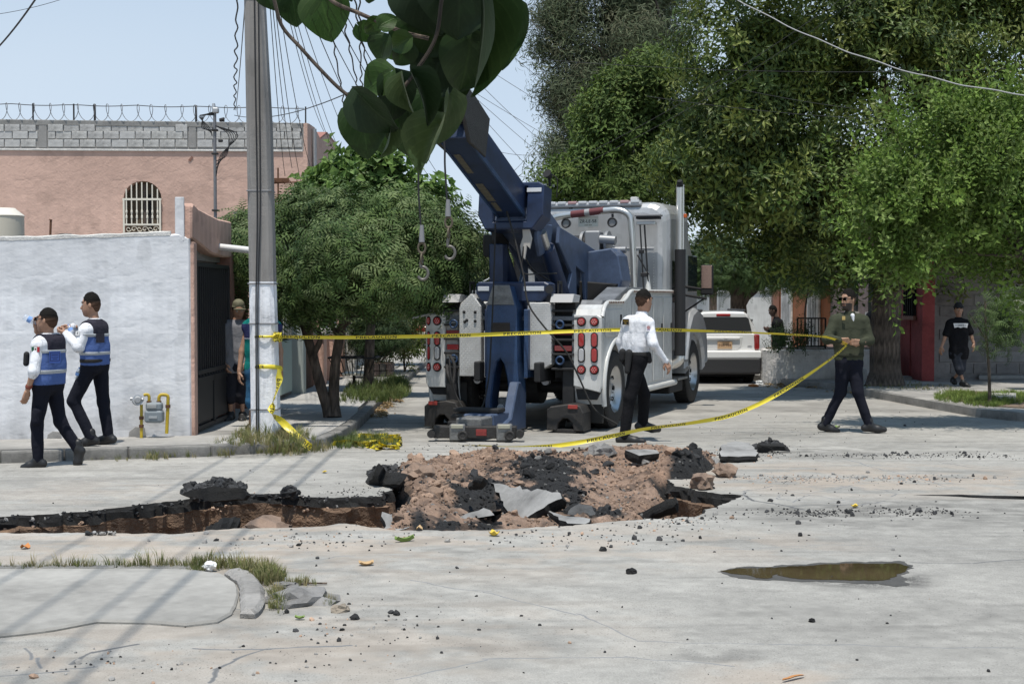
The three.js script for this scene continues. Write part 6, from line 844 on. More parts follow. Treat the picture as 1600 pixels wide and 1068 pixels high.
    const cp = plateGeo([[-.2, 0], [.1, 0], [.16, .09], [-.12, .11]], wc + .03, .006); cp.rotateY(Math.PI / 2); mesh('column_cap', boxUV(cp.translate(xc - wc / 2 - .015, 1.69, -.05)), std([.34, .34, .34], { roughness: .5 }), o);
    // upright diamond plate box
    const x0 = s > 0 ? .225 : -.745, x1 = s > 0 ? .555 : -.43; mesh('diamond_plate', boxUV(plateGeo(s > 0 ? [[x0 + .03, .80], [x1 - .12, .80], [x1, .88], [x1, 1.64], [x1 - .03, 1.69], [x0 + .03, 1.69], [x0, 1.64], [x0, .84]] : [[x0, .70], [x1 - .1, .70], [x1, .86], [x1, 1.64], [x1 - .12, 1.80], [x1 - .15, 1.80], [x0 + .02, 1.67], [x0, 1.6]], .22, .012).translate(0, 0, -.1)), diamond, o);
    if (s < 0) for (const [x, y] of [[-.67, 1.56], [-.51, 1.56], [-.66, 1.43], [-.63, 1.45], [-.51, 1.44]]) mb().add(new THREE.SphereGeometry(.022, 8, 6), x, y, .125).build('cargo_bolt', M.black, o);
    mb().cyl(.05, .05, [s > 0 ? .4 : -.57, .64, -.2], [s > 0 ? .4 : -.57, .64, -.1], 16).build('spot_lamp', clear, o);
    // outrigger: leg and foot
    const xo = s > 0 ? .80 : -.93; mb().rbox(.16, .62, .2, .02, xo - .04 * s, .62, -.06).build('outrigger_leg', dark, o);
    const ft = plateGeo([[-.25, .03], [-.11, .03], [-.09, .13], [-.03, .19], [.04, .19], [.1, .13], [.12, .03], [.25, .03], [.25, .27], [.2, .36], [.06, .38], [-.2, .34], [-.25, .3]], .34, .012); mesh('outrigger_foot', boxUV(ft.translate(xo, 0, -.05)), greasy, o);
    mb().rbox(.13, .05, .012, .004, xo + (s > 0 ? .11 : -.12), .345, .3).build('red_mark', std([.32, .04, .03], { roughness: .5 }), o); mb().rbox(.3, .05, .36, .01, xo, .03, .1).build('foot_pad', greasy, o);
  }
  mb().rbox(1.9, .06, 3.9, .01, 0, 1.48, -1.9).build('bed_deck', deck, o); mb().box(1.6, .85, .2, 0, 1.05, -.42).build('rear_bulkhead', M.black, o); mb().rbox(1.3, .16, .9, .03, 0, .62, -1.2).build('underlift_housing', dark, o);
  for (const s of [-1, 1]) { const sl = plateGeo([[.05, 1.5], [.3, 1.72], [.8, 1.72], [1.5, 1.9], [2.4, 1.9], [2.4, 1.5]], .3, .01); sl.rotateY(Math.PI / 2); mesh('body_top', boxUV(sl.translate(s > 0 ? .84 : -1.14, 0, 0)), deck, o); }
  // underlift mast: slab with an arched gap at the foot
  const gap = [[-.21, .10], [.04, .10], [.045, .4], [.0, .72], [-.04, .88], [-.09, .95], [-.14, .9], [-.18, .74], [-.215, .4]];
  mesh('underlift_mast', boxUV(plateGeo([[-.31, .06], [.16, .06], [.175, .5], [.145, .9], [.135, 1.62], [.045, 1.90], [-.185, 1.90], [-.285, 1.62], [-.295, .9]], .3, .018, [gap]).translate(0, 0, .0)), blue, o);
  mesh('mast_cap', boxUV(plateGeo([[-.27, 1.66], [.115, 1.66], [.045, 1.915], [-.185, 1.915]], .02, .006).translate(0, 0, .3)), worn, o);
  mb().rbox(.26, .13, .012, .004, -.08, 1.36, .302).build('rust_scuff', std([.05, .038, .03], { roughness: .8, map: rep(T.patch, .1) }), o);
  for (const [x, w] of [[-.36, .05], [.2, .045]]) mb().rbox(w, .62, .05, .01, x, 1.0, .1).build('white_strip', tapeWhite, o);
  mb().rbox(.06, .9, .34, .012, .235, 1.15, .04).build('mast_cheek', blue, o); mb().rbox(.04, .9, .26, .012, -.355, 1.15, .0).build('mast_cheek', deepBlue, o);
  mb().cyl(.05, .05, [-.12, .30, .06], [-.12, .30, .2], 16).build('fold_lamp', clear, o); mb().rbox(.2, .34, .1, .02, -.10, .26, .06).build('fold_cylinder', worn, o);
  const kn = plateGeo([[-.0, .04], [.9, .04], [.95, .12], [.55, .22], [.4, .5], [.3, .66], [.2, .66], [.0, .5]], .13, .015); kn.rotateY(-Math.PI / 2); mesh('lift_knuckle', boxUV(kn.translate(.24, 0, .2)), slate, o);   // (a,b) -> z = a, x = -t
  const arm2 = mb().rbox(.42, .16, 1.05, .03, -.02, .22, .75); arm2.build('lift_arm', slate, o); mb().rbox(.34, .12, .7, .02, 0, .22, 1.3).build('lift_arm_inner', worn, o);
  for (let i = 0; i < 3; i++) mb().rbox(.62 - i * .06, .05, .26, .012, -.12, .33 - i * .07, .98 + i * .16).build('fork_plate', i % 2 ? greasy : dark, o);
  // cross bar on the ground, square to the photograph rather than to the truck
  { const bar = new THREE.Group(); bar.name = 'cross_bar'; bar.position.set(.1, .115, 1.62); bar.rotation.y = 17 * Math.PI / 180; o.add(bar);
    mb().rbox(1.02, .15, .15, .015, -.02, 0, 0).build('bar_beam', greasy, bar);
    for (const x of [-.23, .34]) { mb().rbox(.19, .2, .2, .02, x, .0, .03).build('fork_holder', worn, bar); mb().add(new THREE.TorusGeometry(.045, .018, 8, 18), x + .07, -.03, .15).cyl(.03, .03, [x + .07, -.03, .08], [x + .07, -.03, .16], 12).build('fork_socket', greasy, bar); mb().rbox(.15, .05, .03, .01, x, .075, .13).build('fork_lip', std([.34, .33, .26], { roughness: .6 }), bar); }
    for (const x of [-.55, .53]) mb().cyl(.05, .05, [x, -.02, -.05], [x, -.02, .1], 14).rbox(.12, .07, .08, .015, x * .93, -.01, .02).build('bar_end', greasy, bar);
    mb().rbox(.13, .08, .01, .004, .06, .0, .078).build('red_mark', std([.3, .035, .03], { roughness: .6, map: rep(T.patch, .08) }), bar); }
  // cross head over the mast
  mesh('cross_head', boxUV(plateGeo([[-.5, 1.80], [-.42, 1.70], [.42, 1.70], [.52, 1.80], [.52, 1.93], [.46, 1.96], [-.46, 1.96], [-.5, 1.93]], .3, .015).translate(0, 0, -.18)), deepBlue, o);
  for (const x of [-.39, .32]) mb().rbox(x < 0 ? .16 : .28, .06, .012, .004, x, 1.87, .125).build('white_strip', tapeWhite, o); mb().cyl(.055, .055, [.45, 1.86, -.1], [.53, 1.86, .12], 12).build('pivot_pin', M.darkMetal, o);
  // boom: base plates, outer box, collar, inner box, head
  const bA = V(0, 1.86, -2.75), bB = V(0, 3.80, 2.10), dir = bB.clone().sub(bA).normalize(), ang = Math.atan2(dir.y, dir.z), along = (d, up = 0, x = 0) => bA.clone().addScaledVector(dir, d).add(V(x, up * Math.cos(ang), -up * Math.sin(ang)));
  const bx = (w, h, d0, d1, up, name, mat, x = 0, r = .02) => { const c = along((d0 + d1) / 2, up, x), m = mb().rbox(w, h, d1 - d0, r, 0, 0, 0).build(name, mat, o); m.position.copy(c); m.rotation.x = -ang; return m; };
  bx(.54, .46, .1, 3.0, 0, 'boom_outer', slate); bx(.385, .385, 2.4, 5.2, .02, 'boom_inner', deepBlue); for (const [d0, d1, w] of [[3.5, 4.0, .1], [3.2, 3.45, .07], [4.3, 4.8, .08]]) bx(w, .012, d0, d1, -.176, 'boom_scuff', std([.13, .12, .09], { map: rep(T.patch, .1) }), -.1, .004);
  for (const s of [-1, 1]) bx(.03, .06, 2.9, 5.15, -.16, 'boom_rib', blue, s * .187, .008);
  { const c = along(2.95, -.02); const g = plateGeo([[-.45, -.12], [-.34, -.31], [.32, -.31], [.46, -.13], [.46, .27], [.39, .31], [-.38, .31], [-.45, .25]], .34, .015, [[[-.23, -.21], [.23, -.21], [.23, .25], [-.23, .25]]]); g.translate(0, 0, -.17); const m = mesh('boom_collar', boxUV(g), deepBlue, o); m.position.copy(c); m.rotation.x = -ang * .35; const st = mb().rbox(.2, .055, .012, .004, .33, .2, .176).build('white_strip', tapeWhite, m); mb().rbox(.14, .05, .012, .004, -.36, .2, .176).build('white_strip', tapeWhite, m); }
  for (const s of [-1, 1]) { const a = plateGeo([[.0, -.08], [.14, -.34], [.5, -.42], [.62, -.2], [.62, .02], [0, .02]], .06, .012); a.rotateY(-Math.PI / 2); mesh('collar_lug', boxUV(a.translate(s * .3 + .03, 2.72, -.62)), s > 0 ? slate : dark, o); }
  const rag = []; for (let i = 0; i < 9; i++) rag.push([.07 * Math.sin(i * 2.1) + (i % 2) * .03, -.05 * i]); mesh('torn_rag', boxUV(plateGeo([[-.04, .05], [.05, .06], [.1, -.1], [.07, -.24], [.03, -.2], [.0, -.38], [-.05, -.33], [-.07, -.2], [-.03, -.08]], .03, .01).translate(.2, 2.63, .12)), std([.42, .4, .37], { roughness: .95 }), o);
  // lift cylinders
  for (const s of [-1, 1]) { mb().cyl(.105, .105, [s * .34, 2.42, -.35], [s * .36, 1.45, -1.35], 16).build('lift_cylinder', deepBlue, o); mb().cyl(.055, .055, [s * .34, 2.62, -.15], [s * .34, 2.42, -.35], 12).build('cylinder_rod', tube, o); }
  mb().rbox(.2, .62, .2, .02, -.27, 2.16, -.12).build('hose_post', deepBlue, o); mb().rbox(.16, .3, .16, .02, -.42, 2.45, -.2).build('hose_guard', dark, o);
  // slate side frames of the turret and the winch housing
  for (const s of [-1, 1]) { const f = plateGeo([[.9, 1.5], [3.0, 1.5], [3.05, 1.95], [2.5, 2.45], [1.6, 2.6], [.75, 2.72], [.7, 2.5], [1.3, 2.1]], .05, .01, [[[1.55, 1.62], [2.0, 1.62], [1.9, 2.1], [1.5, 2.2]]]); f.rotateY(Math.PI / 2); mesh('turret_frame', boxUV(f.translate(s * .36 - .02, 0, 0)), slate, o); }
  { const h = plateGeo([[.42, 2.12], [.5, 1.72], [1.02, 1.72], [1.12, 2.0], [1.06, 2.36], [.95, 2.47], [.42, 2.40]], .5, .02); mesh('winch_housing', boxUV(h.translate(-.22, 0, -2.6)), slate, o); const u = plateGeo([[.44, 2.0], [.5, 1.64], [.98, 1.64], [1.06, 1.95]], .5, .02); mesh('winch_guard', boxUV(u.translate(-.22, 0, -2.55)), M.black, o); }
  mb().cyl(.13, .13, [-.35, 2.56, -2.75], [.5, 2.56, -2.75], 18).build('winch_drum', greasy, o); for (const x of [-.35, .12, .5]) mb().cyl(.19, .19, [x - .02, 2.56, -2.75], [x + .02, 2.56, -2.75], 20).build('drum_flange', std([.25, .25, .25], { roughness: .5, metalness: .4 }), o);
  mb().rbox(.24, .34, .22, .03, .3, 2.58, -2.68).build('winch_motor', std([.3, .3, .3], { roughness: .5, metalness: .5 }), o); mb().cyl(.07, .07, [.42, 2.62, -2.6], [.66, 2.6, -2.6], 12).cyl(.05, .05, [.62, 2.46, -2.6], [.82, 2.46, -2.6], 12).build('winch_shaft', std([.3, .3, .3], { roughness: .4, metalness: .6 }), o);
  // boom head with sheaves
  for (const s of [-1, 1]) { const g = plateGeo([[-.42, -.26], [.1, -.2], [.34, .08], [.36, .3], [.22, .42], [.05, .40], [-.5, .24]], .05, .012); g.rotateY(-Math.PI / 2); const m = mesh('boom_head', boxUV(g), greasy, o); m.position.copy(along(5.12, .0, s * .2 + .025)); m.rotation.x = -ang + .25; }
  for (const s of [-1, 1]) { const c = along(5.32, .16, s * .1); mb().cyl(.19, .19, [c.x - .035, c.y, c.z], [c.x + .035, c.y, c.z], 22).build('sheave', M.darkMetal, o); }
  mb().add(new THREE.TorusGeometry(.05, .01, 6, 14, Math.PI), along(4.0, .24).x, along(4.0, .24).y, along(4.0, .24).z, 0, Math.PI / 2 - .3, 0).build('hose_loop', M.rubber, o);
  // ropes and hooks
  const hook = (px, d, y0, y1, yH) => {
    const a = along(5.35, .1, (px < 680 ? -.1 : .1)), top = WL(px - 5, y0, d), mid = WL(px, y1, d), low = WL(px + (px < 680 ? 0 : 1), yH, d), k = (mid.y - low.y), R = mb().tube([a, WL(px - 5, 205, d), WL(px - 5, 235, d), top, L(top, mid, .5), mid], .012, 40, 6).build('winch_rope', M.darkMetal, o);
    mb().cyl(.035, .022, A3(mid), A3(mid.clone().add(V(0, .2, 0))), 10).build('rope_sleeve', M.wireGrey, o);
    const h = new THREE.Group(); h.name = 'hook'; h.position.copy(low); h.rotation.y = .3; o.add(h); const bronze = std([.12, .10, .07], { roughness: .6, metalness: .4 });
    mb().add(new THREE.TorusGeometry(.042, .013, 8, 18).scale(1, 1.5, 1), 0, k - .07, 0).build('hook_ring', bronze, h); mb().add(new THREE.TorusGeometry(.038, .012, 8, 18).scale(1, 1.4, 1).rotateY(1.4), 0, k - .2, 0).build('hook_swivel', bronze, h);
    const c = []; for (let i = 0; i <= 14; i++) { const t = 1.9 - i / 14 * 4.6; c.push([.062 * Math.cos(t) + .012, .07 + .075 * Math.sin(t), 0]); } mb().tube([[0, k - .25, 0], [-.01, .2, 0], ...c], .018, 40, 8).build('hook_body', std([.16, .15, .135], { roughness: .5, metalness: .5 }), h); return R;
  };
  hook(700, 16.6, 256, 338, 404); hook(659, 16.6, 300, 378, 436);
  // sagging hoses and chain at the tail
  mb().tube([WL(792, 330, 18.3), WL(806, 380, 18.2), WL(818, 430, 18.1), WL(826, 475, 18), WL(850, 510, 17.9), WL(885, 550, 17.9), WL(905, 590, 17.9), WL(930, 640, 17.9), WL(965, 663, 17.9)], .012, 60, 6).build('hose', M.rubber, o);
  mb().tube([WL(774, 350, 18.4), WL(772, 420, 18.3), WL(768, 520, 18.3), WL(762, 600, 18.2), WL(750, 640, 18.1), WL(733, 645, 18.1), WL(714, 620, 18.2), WL(705, 590, 18.2), WL(702, 560, 18.3)], .011, 60, 6).build('hose', M.rubber, o);
  mb().tube([WL(812, 380, 18.6), WL(820, 400, 18.6), WL(832, 420, 18.7), WL(858, 438, 18.9)], .012, 20, 6).build('hose', M.rubber, o); mb().tube([WL(818, 385, 18.5), WL(817, 425, 18.5), WL(845, 427, 18.7), WL(870, 427, 19)], .01, 24, 6).build('hose', M.rubber, o);
  mb().tube([WL(703, 555, 18.4), WL(710, 570, 18.35), WL(707, 600, 18.3), WL(700, 585, 18.3), WL(698, 570, 18.4)], .022, 24, 6).build('chain', greasy, o);
  // beacon and mirror arm at the left corner
  mb().cyl(.045, .04, [-1.06, 1.62, -.1], [-1.06, 1.74, -.1], 14).build('beacon_base', M.galv, o); mb().cyl(.05, .045, [-1.06, 1.74, -.1], [-1.06, 1.86, -.1], 14).add(new THREE.SphereGeometry(.045, 12, 8), -1.06, 1.86, -.1).build('beacon', std([.05, .16, .17], { roughness: .1, clearcoat: 1 }), o); mb().cyl(.016, .016, [-1.2, 1.53, .04], [-1.46, 1.47, .12], 8).build('bracket', M.galv, o);
  for (const s of [-1, 1]) { const lad = mb().rbox(.02, .3, .04, .006, s * .62, 1.82, .02).rbox(.02, .3, .04, .006, s * .62, 1.82, -.12).rbox(.02, .04, .18, .006, s * .62, 1.95, -.05); const m = lad.build('bracket', dark, o); }
  mb().cyl(.05, .05, [.66, 1.64, -.5], [1.02, 1.64, -1.2], 12).build('blue_pipe', slate, o);
  // work lamp on a stalk at the collar
  { const a = along(2.8, .36, .40); mb().cyl(.018, .018, A3(a), [a.x, a.y + .14, a.z], 8).cyl(.035, .06, [a.x, a.y + .12, a.z - .02], [a.x - .02, a.y + .17, a.z + .06], 12).build('work_lamp', M.black, o); mb().tube([[a.x + .03, a.y + .16, a.z], [a.x + .1, a.y + .1, a.z], [a.x + .1, a.y - .15, a.z]], .008, 16, 5).build('lamp_cable', M.black, o); }
  // sleeper, cab, bonnet, fenders
  { const sec = (z, w, y0, y1, r) => { const l = [], n = 5, c = [[w - r, y1 - r, 0], [-w + r, y1 - r, 1], [-w + .06, y0 + .06, 2], [w - .06, y0 + .06, 3]]; c.forEach(([x, y, q], i) => { const R = i < 2 ? r : .06; for (let k = 0; k <= n; k++) { const a = (q + k / n) * Math.PI / 2; l.push(V(x + R * Math.cos(a), y + R * Math.sin(a), z)); } }); return l; };
    const loft = (name, secs, mat) => { const pos = [], t = (...p) => p.forEach((v) => pos.push(v.x, v.y, v.z)); for (let i = 0; i + 1 < secs.length; i++) for (let j = 0; j < secs[i].length; j++) { const n = secs[i].length, a = secs[i][j], b = secs[i][(j + 1) % n], c = secs[i + 1][(j + 1) % n], d = secs[i + 1][j]; t(a, b, d, b, c, d); } for (const [r, f] of [[secs[0], 1], [secs[secs.length - 1], 0]]) { const m = r.reduce((s, p) => s.add(p), V(0, 0, 0)).multiplyScalar(1 / r.length); r.forEach((p, j) => { const q = r[(j + 1) % r.length]; f ? t(m, p, q) : t(m, q, p); }); } let g = new THREE.BufferGeometry(); g.setAttribute('position', new THREE.Float32BufferAttribute(pos, 3)); g.computeVertexNormals(); return mesh(name, boxUV(g), mat, o); };
    loft('sleeper', [sec(-3.55, 1.06, 1.02, 3.06, .22), sec(-3.57, 1.13, .98, 3.14, .24), sec(-3.63, 1.18, .95, 3.20, .26), sec(-3.75, 1.21, .93, 3.23, .26), sec(-4.9, 1.21, .93, 3.25, .26), sec(-5.0, 1.2, .93, 3.22, .26)], silver);
    loft('cab', [sec(-5.0, 1.15, .9, 3.0, .24), sec(-5.5, 1.12, .9, 2.85, .25), sec(-6.0, 1.08, .9, 2.5, .25), sec(-6.3, 1.02, .9, 1.9, .2)], silver);
    loft('bonnet', [sec(-6.0, .84, .8, 1.82, .2), sec(-6.8, .78, .75, 1.72, .2), sec(-7.25, .70, .7, 1.62, .22), sec(-7.3, .62, .75, 1.5, .2)], silver); }
  mb().box(2.0, .012, .012, 0, 2.52, -3.545).build('seam_strip', std([.72, .72, .72], { roughness: .3 }), o); for (const x of [.62, 1.0]) { const rv = mb(); for (let i = 0; i < 14; i++) rv.add(new THREE.SphereGeometry(.008, 5, 4), x, 1.9 + i * .045, -3.552); rv.build('rivet_row', tube, o).userData.kind = 'stuff'; }
  for (const s of [-1, 1]) { const wn = mb().rbox(.03, .66, .34, .05, s * 1.205, 2.0, -4.02).build('side_window', M.glassDark, o); mb().rbox(.02, .8, .46, .06, s * 1.197, 2.0, -4.02).build('window_surround', silver, o); mb().rbox(.02, .62, .5, .02, s * 1.205, 1.24, -4.0).build('side_hatch', silver, o); mb().rbox(.03, 1.5, .9, .03, s * 1.13, 1.7, -5.5).build('cab_door', silver, o); mb().rbox(.03, .6, .7, .03, s * 1.145, 2.15, -5.55).build('door_window', M.glassDark, o);
    // fender over the front wheel
    const fp = [[6.42, .62], [6.40, .95], [6.28, 1.28], [6.0, 1.50], [5.6, 1.58], [5.25, 1.50], [5.0, 1.28], [4.86, .95], [4.78, .6], [4.92, .6]]; for (let i = 0; i <= 10; i++) { const a = Math.PI * (1 - i / 10); fp.push([5.53 + .62 * Math.cos(a), .52 + .64 * Math.sin(a)]); } fp.push([6.2, .6]); const fg = plateGeo(fp, .42, .05); fg.rotateY(Math.PI / 2); mesh('fender', boxUV(fg.translate(s > 0 ? .82 : -1.24, 0, 0)), silver, o);
    // mirror on its arms
    const mp = s > 0 ? onX(1105, 437, 1.62) : V(-1.62, 2.05, -5.6); mb().rbox(.20, .48, .09, .03, mp.x, mp.y, mp.z).build('mirror', M.black, o); mb().rbox(.165, .36, .012, .01, mp.x - .0, mp.y + .045, mp.z + .046).build('mirror_glass', std([.42, .27, .21], { metalness: 1, roughness: .25 }), o); mb().cyl(.02, .02, [s * 1.12, 1.95, mp.z + .05], [mp.x, mp.y - .16, mp.z + .02], 8).cyl(.02, .02, [s * 1.12, 1.82, mp.z + .05], [mp.x, mp.y - .3, mp.z + .02], 8).cyl(.014, .014, [s * 1.12, 1.45, mp.z - .1], [mp.x - s * .05, mp.y - .3, mp.z], 8).build('mirror_arm', M.black, o);
    // exhaust stack
    const st = onX(1063, 400, 1.33), zc = st.z, xs = s * 1.33; mb().cyl(.085, .085, [xs, .85, zc], [xs, 2.5, zc], 18).build('exhaust_shield', M.darkMetal, o); mb().cyl(.065, .065, [xs, 2.45, zc], [xs, 3.5, zc], 18, true).build('exhaust_pipe', tube, o); mb().tube([[xs, .9, zc], [xs, .78, zc + .02], [xs - s * .12, .7, zc + .03], [xs - s * .3, .68, zc]], .07, 16, 12).build('exhaust_elbow', tube, o); mb().cyl(.067, .04, [xs, 3.47, zc], [xs, 3.56, zc + .06], 14).build('exhaust_tip', M.black, o); mb().rbox(.05, .06, .05, .01, xs + s * .08, 3.02, zc).build('clearance_lamp', std([.5, .1, .02], { roughness: .2 }), o); }
  // rack tube behind the sleeper with lamps, plate and light bar
  mb().tube([[-.72, 1.75, -3.2], [-.70, 2.6, -3.2], [-.66, 2.86, -3.2], [-.5, 2.98, -3.2], [-.3, 3.02, -3.2], [.3, 3.08, -3.2], [.56, 3.08, -3.2], [.70, 3.0, -3.2], [.74, 2.8, -3.2], [.78, 1.8, -3.2]], .052, 90, 12).build('rack_tube', tube, o);
  for (const [a, b, m] of [[-.22, .0, std([.13, .035, .04])], [.0, .08, std([.3, .3, .3])], [.08, .3, std([.13, .035, .04])]]) mb().cyl(.055, .055, [a, 3.026 + (a + .3) * .1, -3.2], [b, 3.026 + (b + .3) * .1, -3.2], 12).build('marker_band', m, o);
  for (const x of [-.3, .44]) { mb().cyl(.065, .065, [x, 2.9, -3.25], [x, 2.9, -3.18], 18).build('round_lamp', std([.25, .25, .25], { roughness: .25, metalness: .3 }), o); mb().add(new THREE.TorusGeometry(.066, .012, 8, 20), x, 2.9, -3.17).box(.03, .1, .03, x, 2.98, -3.2).build('lamp_ring', M.darkMetal, o); }
  { const pl = mesh('number_plate', signPlate(.32, .16, .012), printed(textTex([['ZR-LE-58', 128, 62, 54, '#3a3f3a'], ['CHIH MEX', 128, 108, 20, '#6a5a3a']], 256, 128, '#d9d8cc')), o); pl.position.set(.04, 2.925, -3.24); }
  { const y = 3.2, z = -3.62; mb().rbox(1.55, .07, .16, .03, .02, y, z).build('light_bar', std([.4, .41, .43], { roughness: .3 }), o); for (let i = 0; i < 9; i++) mb().rbox(.14, .05, .17, .015, -.66 + i * .17, y + .035, z + .004).build('light_bar_lens', i === 2 || i === 7 ? std([.42, .26, .26], { roughness: .2 }) : std([.5, .51, .53], { roughness: .2 }), o); for (const x of [-.35, .4]) mb().rbox(.06, .1, .1, .01, x, y - .06, z).build('light_bar_foot', M.darkMetal, o); mb().rbox(.12, .06, .12, .02, .6, 3.3, -3.9).build('roof_marker', white, o); }
  mb().cyl(.075, .075, [.45, 2.26, -3.56], [.45, 2.26, -3.48], 20).build('rear_spot_lamp', tube, o); mb().cyl(.055, .055, [.45, 2.26, -3.49], [.45, 2.26, -3.472], 18).build('spot_lamp_lens', std([.2, .2, .22], { roughness: .08, metalness: .6 }), o);
  // folded work lamp and struts at the right of the rack
  mb().rbox(.4, .035, .2, .015, .98, 3.0, -3.3).build('lamp_hood', std([.2, .2, .21], { roughness: .4 }), o); mb().rbox(.36, .04, .17, .012, .98, 2.965, -3.3).build('lamp_body', M.black, o); mb().rbox(.3, .05, .12, .012, .95, 2.88, -3.3).build('lamp_bracket', tube, o);
  mb().cyl(.012, .012, [.86, 2.86, -3.25], [.92, 1.85, -3.25], 6).cyl(.012, .012, [.82, 2.4, -3.25], [1.0, 2.1, -3.25], 6).cyl(.014, .014, [.92, 2.86, -3.28], [.98, 2.0, -3.28], 6).rbox(.1, .06, .05, .01, .92, 2.1, -3.26).rbox(.08, .06, .05, .01, .88, 2.45, -3.26).build('strut', M.darkMetal, o); mb().cyl(.05, .02, [.98, 1.82, -3.3], [.96, 2.15, -3.3], 10).build('white_cone', white, o);
}
// ---------- leaves, trees, shrubs, grass ----------
function leafTris(pos, base, dir, nrm, len, wid, foldA = 0.25) {
  const D = dir.clone().normalize(), S = new THREE.Vector3().crossVectors(D, nrm).normalize(), N = new THREE.Vector3().crossVectors(S, D).normalize();
  const at = (a, b, c) => base.clone().addScaledVector(D, a).addScaledVector(S, b).addScaledVector(N, c), m = at(len * .45, 0, 0), t = at(len, 0, -len * .12), l = at(len * .42, wid / 2, wid * foldA), r = at(len * .42, -wid / 2, wid * foldA);
  for (const v of [base, l, m, l, t, m, base, m, r, m, t, r]) pos.push(v.x, v.y, v.z);
}
const geoOf = (pos) => { const g = new THREE.BufferGeometry(); g.setAttribute('position', new THREE.Float32BufferAttribute(pos, 3)); g.computeVertexNormals(); g.setAttribute('uv', new THREE.Float32BufferAttribute(new Float32Array(pos.length / 3 * 2), 2)); return g; };
const rdir = () => { const a = rnd() * 6.283, z = rr(-1, 1), q = Math.sqrt(1 - z * z); return V(q * Math.cos(a), z, q * Math.sin(a)); };
function sprig(n, twig, len, wid, droop, spread = 1) {   // leaves along a short twig that points along +y
  const pos = []; for (let i = 0; i < n; i++) { const t = (i + .5) / n, a = i * 2.4, b = V(0, twig * t, 0); b.x += .02 * Math.cos(a); b.z += .02 * Math.sin(a); const d = V(Math.cos(a) * spread, .35 + .7 * t - droop, Math.sin(a) * spread); leafTris(pos, b, d, V(rr(-.4, .4), 1, rr(-.4, .4)), len * rr(.75, 1.15), wid * rr(.8, 1.15)); } return geoOf(pos);
}
function frond(pairs, L0, len, wid, bend) {              // pinnate leaf arching over and hanging, along +y first
  const pos = []; for (let i = 0; i < pairs; i++) { const t = (i + .6) / pairs, a = bend * t, p = V(0, L0 * Math.sin(Math.max(.01, a)) / bend, L0 * (1 - Math.cos(a)) / bend), d = V(0, Math.cos(a), Math.sin(a)); for (const s of [-1, 1]) leafTris(pos, p, V(s * .8, d.y * .5 - .3, d.z * .6), V(0, d.z, -d.y + .01).add(V(0, .3, 0)), len * (1.1 - .45 * t) * rr(.85, 1.1), wid, .12); } return geoOf(pos);
}
const leafMat = (o = {}) => std([1, 1, 1], { roughness: .5, specularIntensity: .5, transmission: .36, thickness: 0, ...o });
const LM = leafMat({ roughness: .8, specularIntensity: .4 }), LMgloss = leafMat({ roughness: .5 });
function crown(parent, lobes, geos, count, scale, cols, { shell = .5, up = .5, mat = LM, name = 'crown', cr = .34, dens = .9, loose = .22 } = {}) {
  const O = parent.getWorldPosition(V(0, 0, 0)), tot = lobes.reduce((s, l) => s + l.w, 0), per = geos.map(() => []), q = new THREE.Quaternion(), m = new THREE.Matrix4(), Y = V(0, 1, 0), col = new THREE.Color();
  for (const l of lobes) {
    const n = Math.round(count * l.w / tot), rm = Math.max(l.r.x, l.r.y), cl = [], nc = Math.max(2, Math.round(dens * l.r.x * l.r.y / (cr * cr)));
    for (let i = 0; i < nc; i++) { const d = rdir(); if (d.y < -.2 && rnd() < .5) d.y *= -1; const k = rr(.55, 1); cl.push([V(d.x * l.r.x, d.y * l.r.y, d.z * l.r.z).multiplyScalar(k), d, cr * rr(.6, 1.35), rr(.8, 1.15)]); }
    for (let i = 0; i < n; i++) {
      let p, o, tone = 1; if (rnd() < loose) { const d = rdir(), k = 1 - shell * Math.pow(rnd(), 1.6); p = V(d.x * l.r.x, d.y * l.r.y, d.z * l.r.z).multiplyScalar(k * .96); o = d; } else { const [c, d, r, tn] = cl[Math.floor(rnd() * nc)], e = rdir(); const k = r * Math.pow(rnd(), .4); p = V(e.x, e.y * .72, e.z).multiplyScalar(k).add(c); o = e.addScaledVector(d, .6); tone = tn; }
      p.add(l.c); o = o.clone().add(V(0, up, 0)).addScaledVector(rdir(), .5).normalize(); q.setFromUnitVectors(Y, o).multiply(new THREE.Quaternion().setFromAxisAngle(Y, rnd() * 6.283)); const s = scale * rr(.75, 1.3); m.compose(p.sub(O), q, V(s, s, s)); const c = cols[Math.floor(rnd() * cols.length)], v = rr(.78, 1.2) * tone; per[i % geos.length].push([m.clone(), [c[0] * v, c[1] * v, c[2] * v]]);
    }
  }
  geos.forEach((g, gi) => { const im = new THREE.InstancedMesh(g, mat, per[gi].length); per[gi].forEach(([mm, c], i) => { im.setMatrixAt(i, mm); im.setColorAt(i, col.setRGB(...c)); }); im.name = name; im.userData.kind = 'stuff'; im.castShadow = im.receiveShadow = true; parent.add(im); });
}
const lobe = ([px, py, rx, ry, d, w, dep]) => { const k = d / FPX; return { c: P(px, py, d), r: V(rx * k, ry * k, (dep ?? Math.min(rx, ry * 1.3)) * k), w: (w ?? 1) * rx * ry }; };
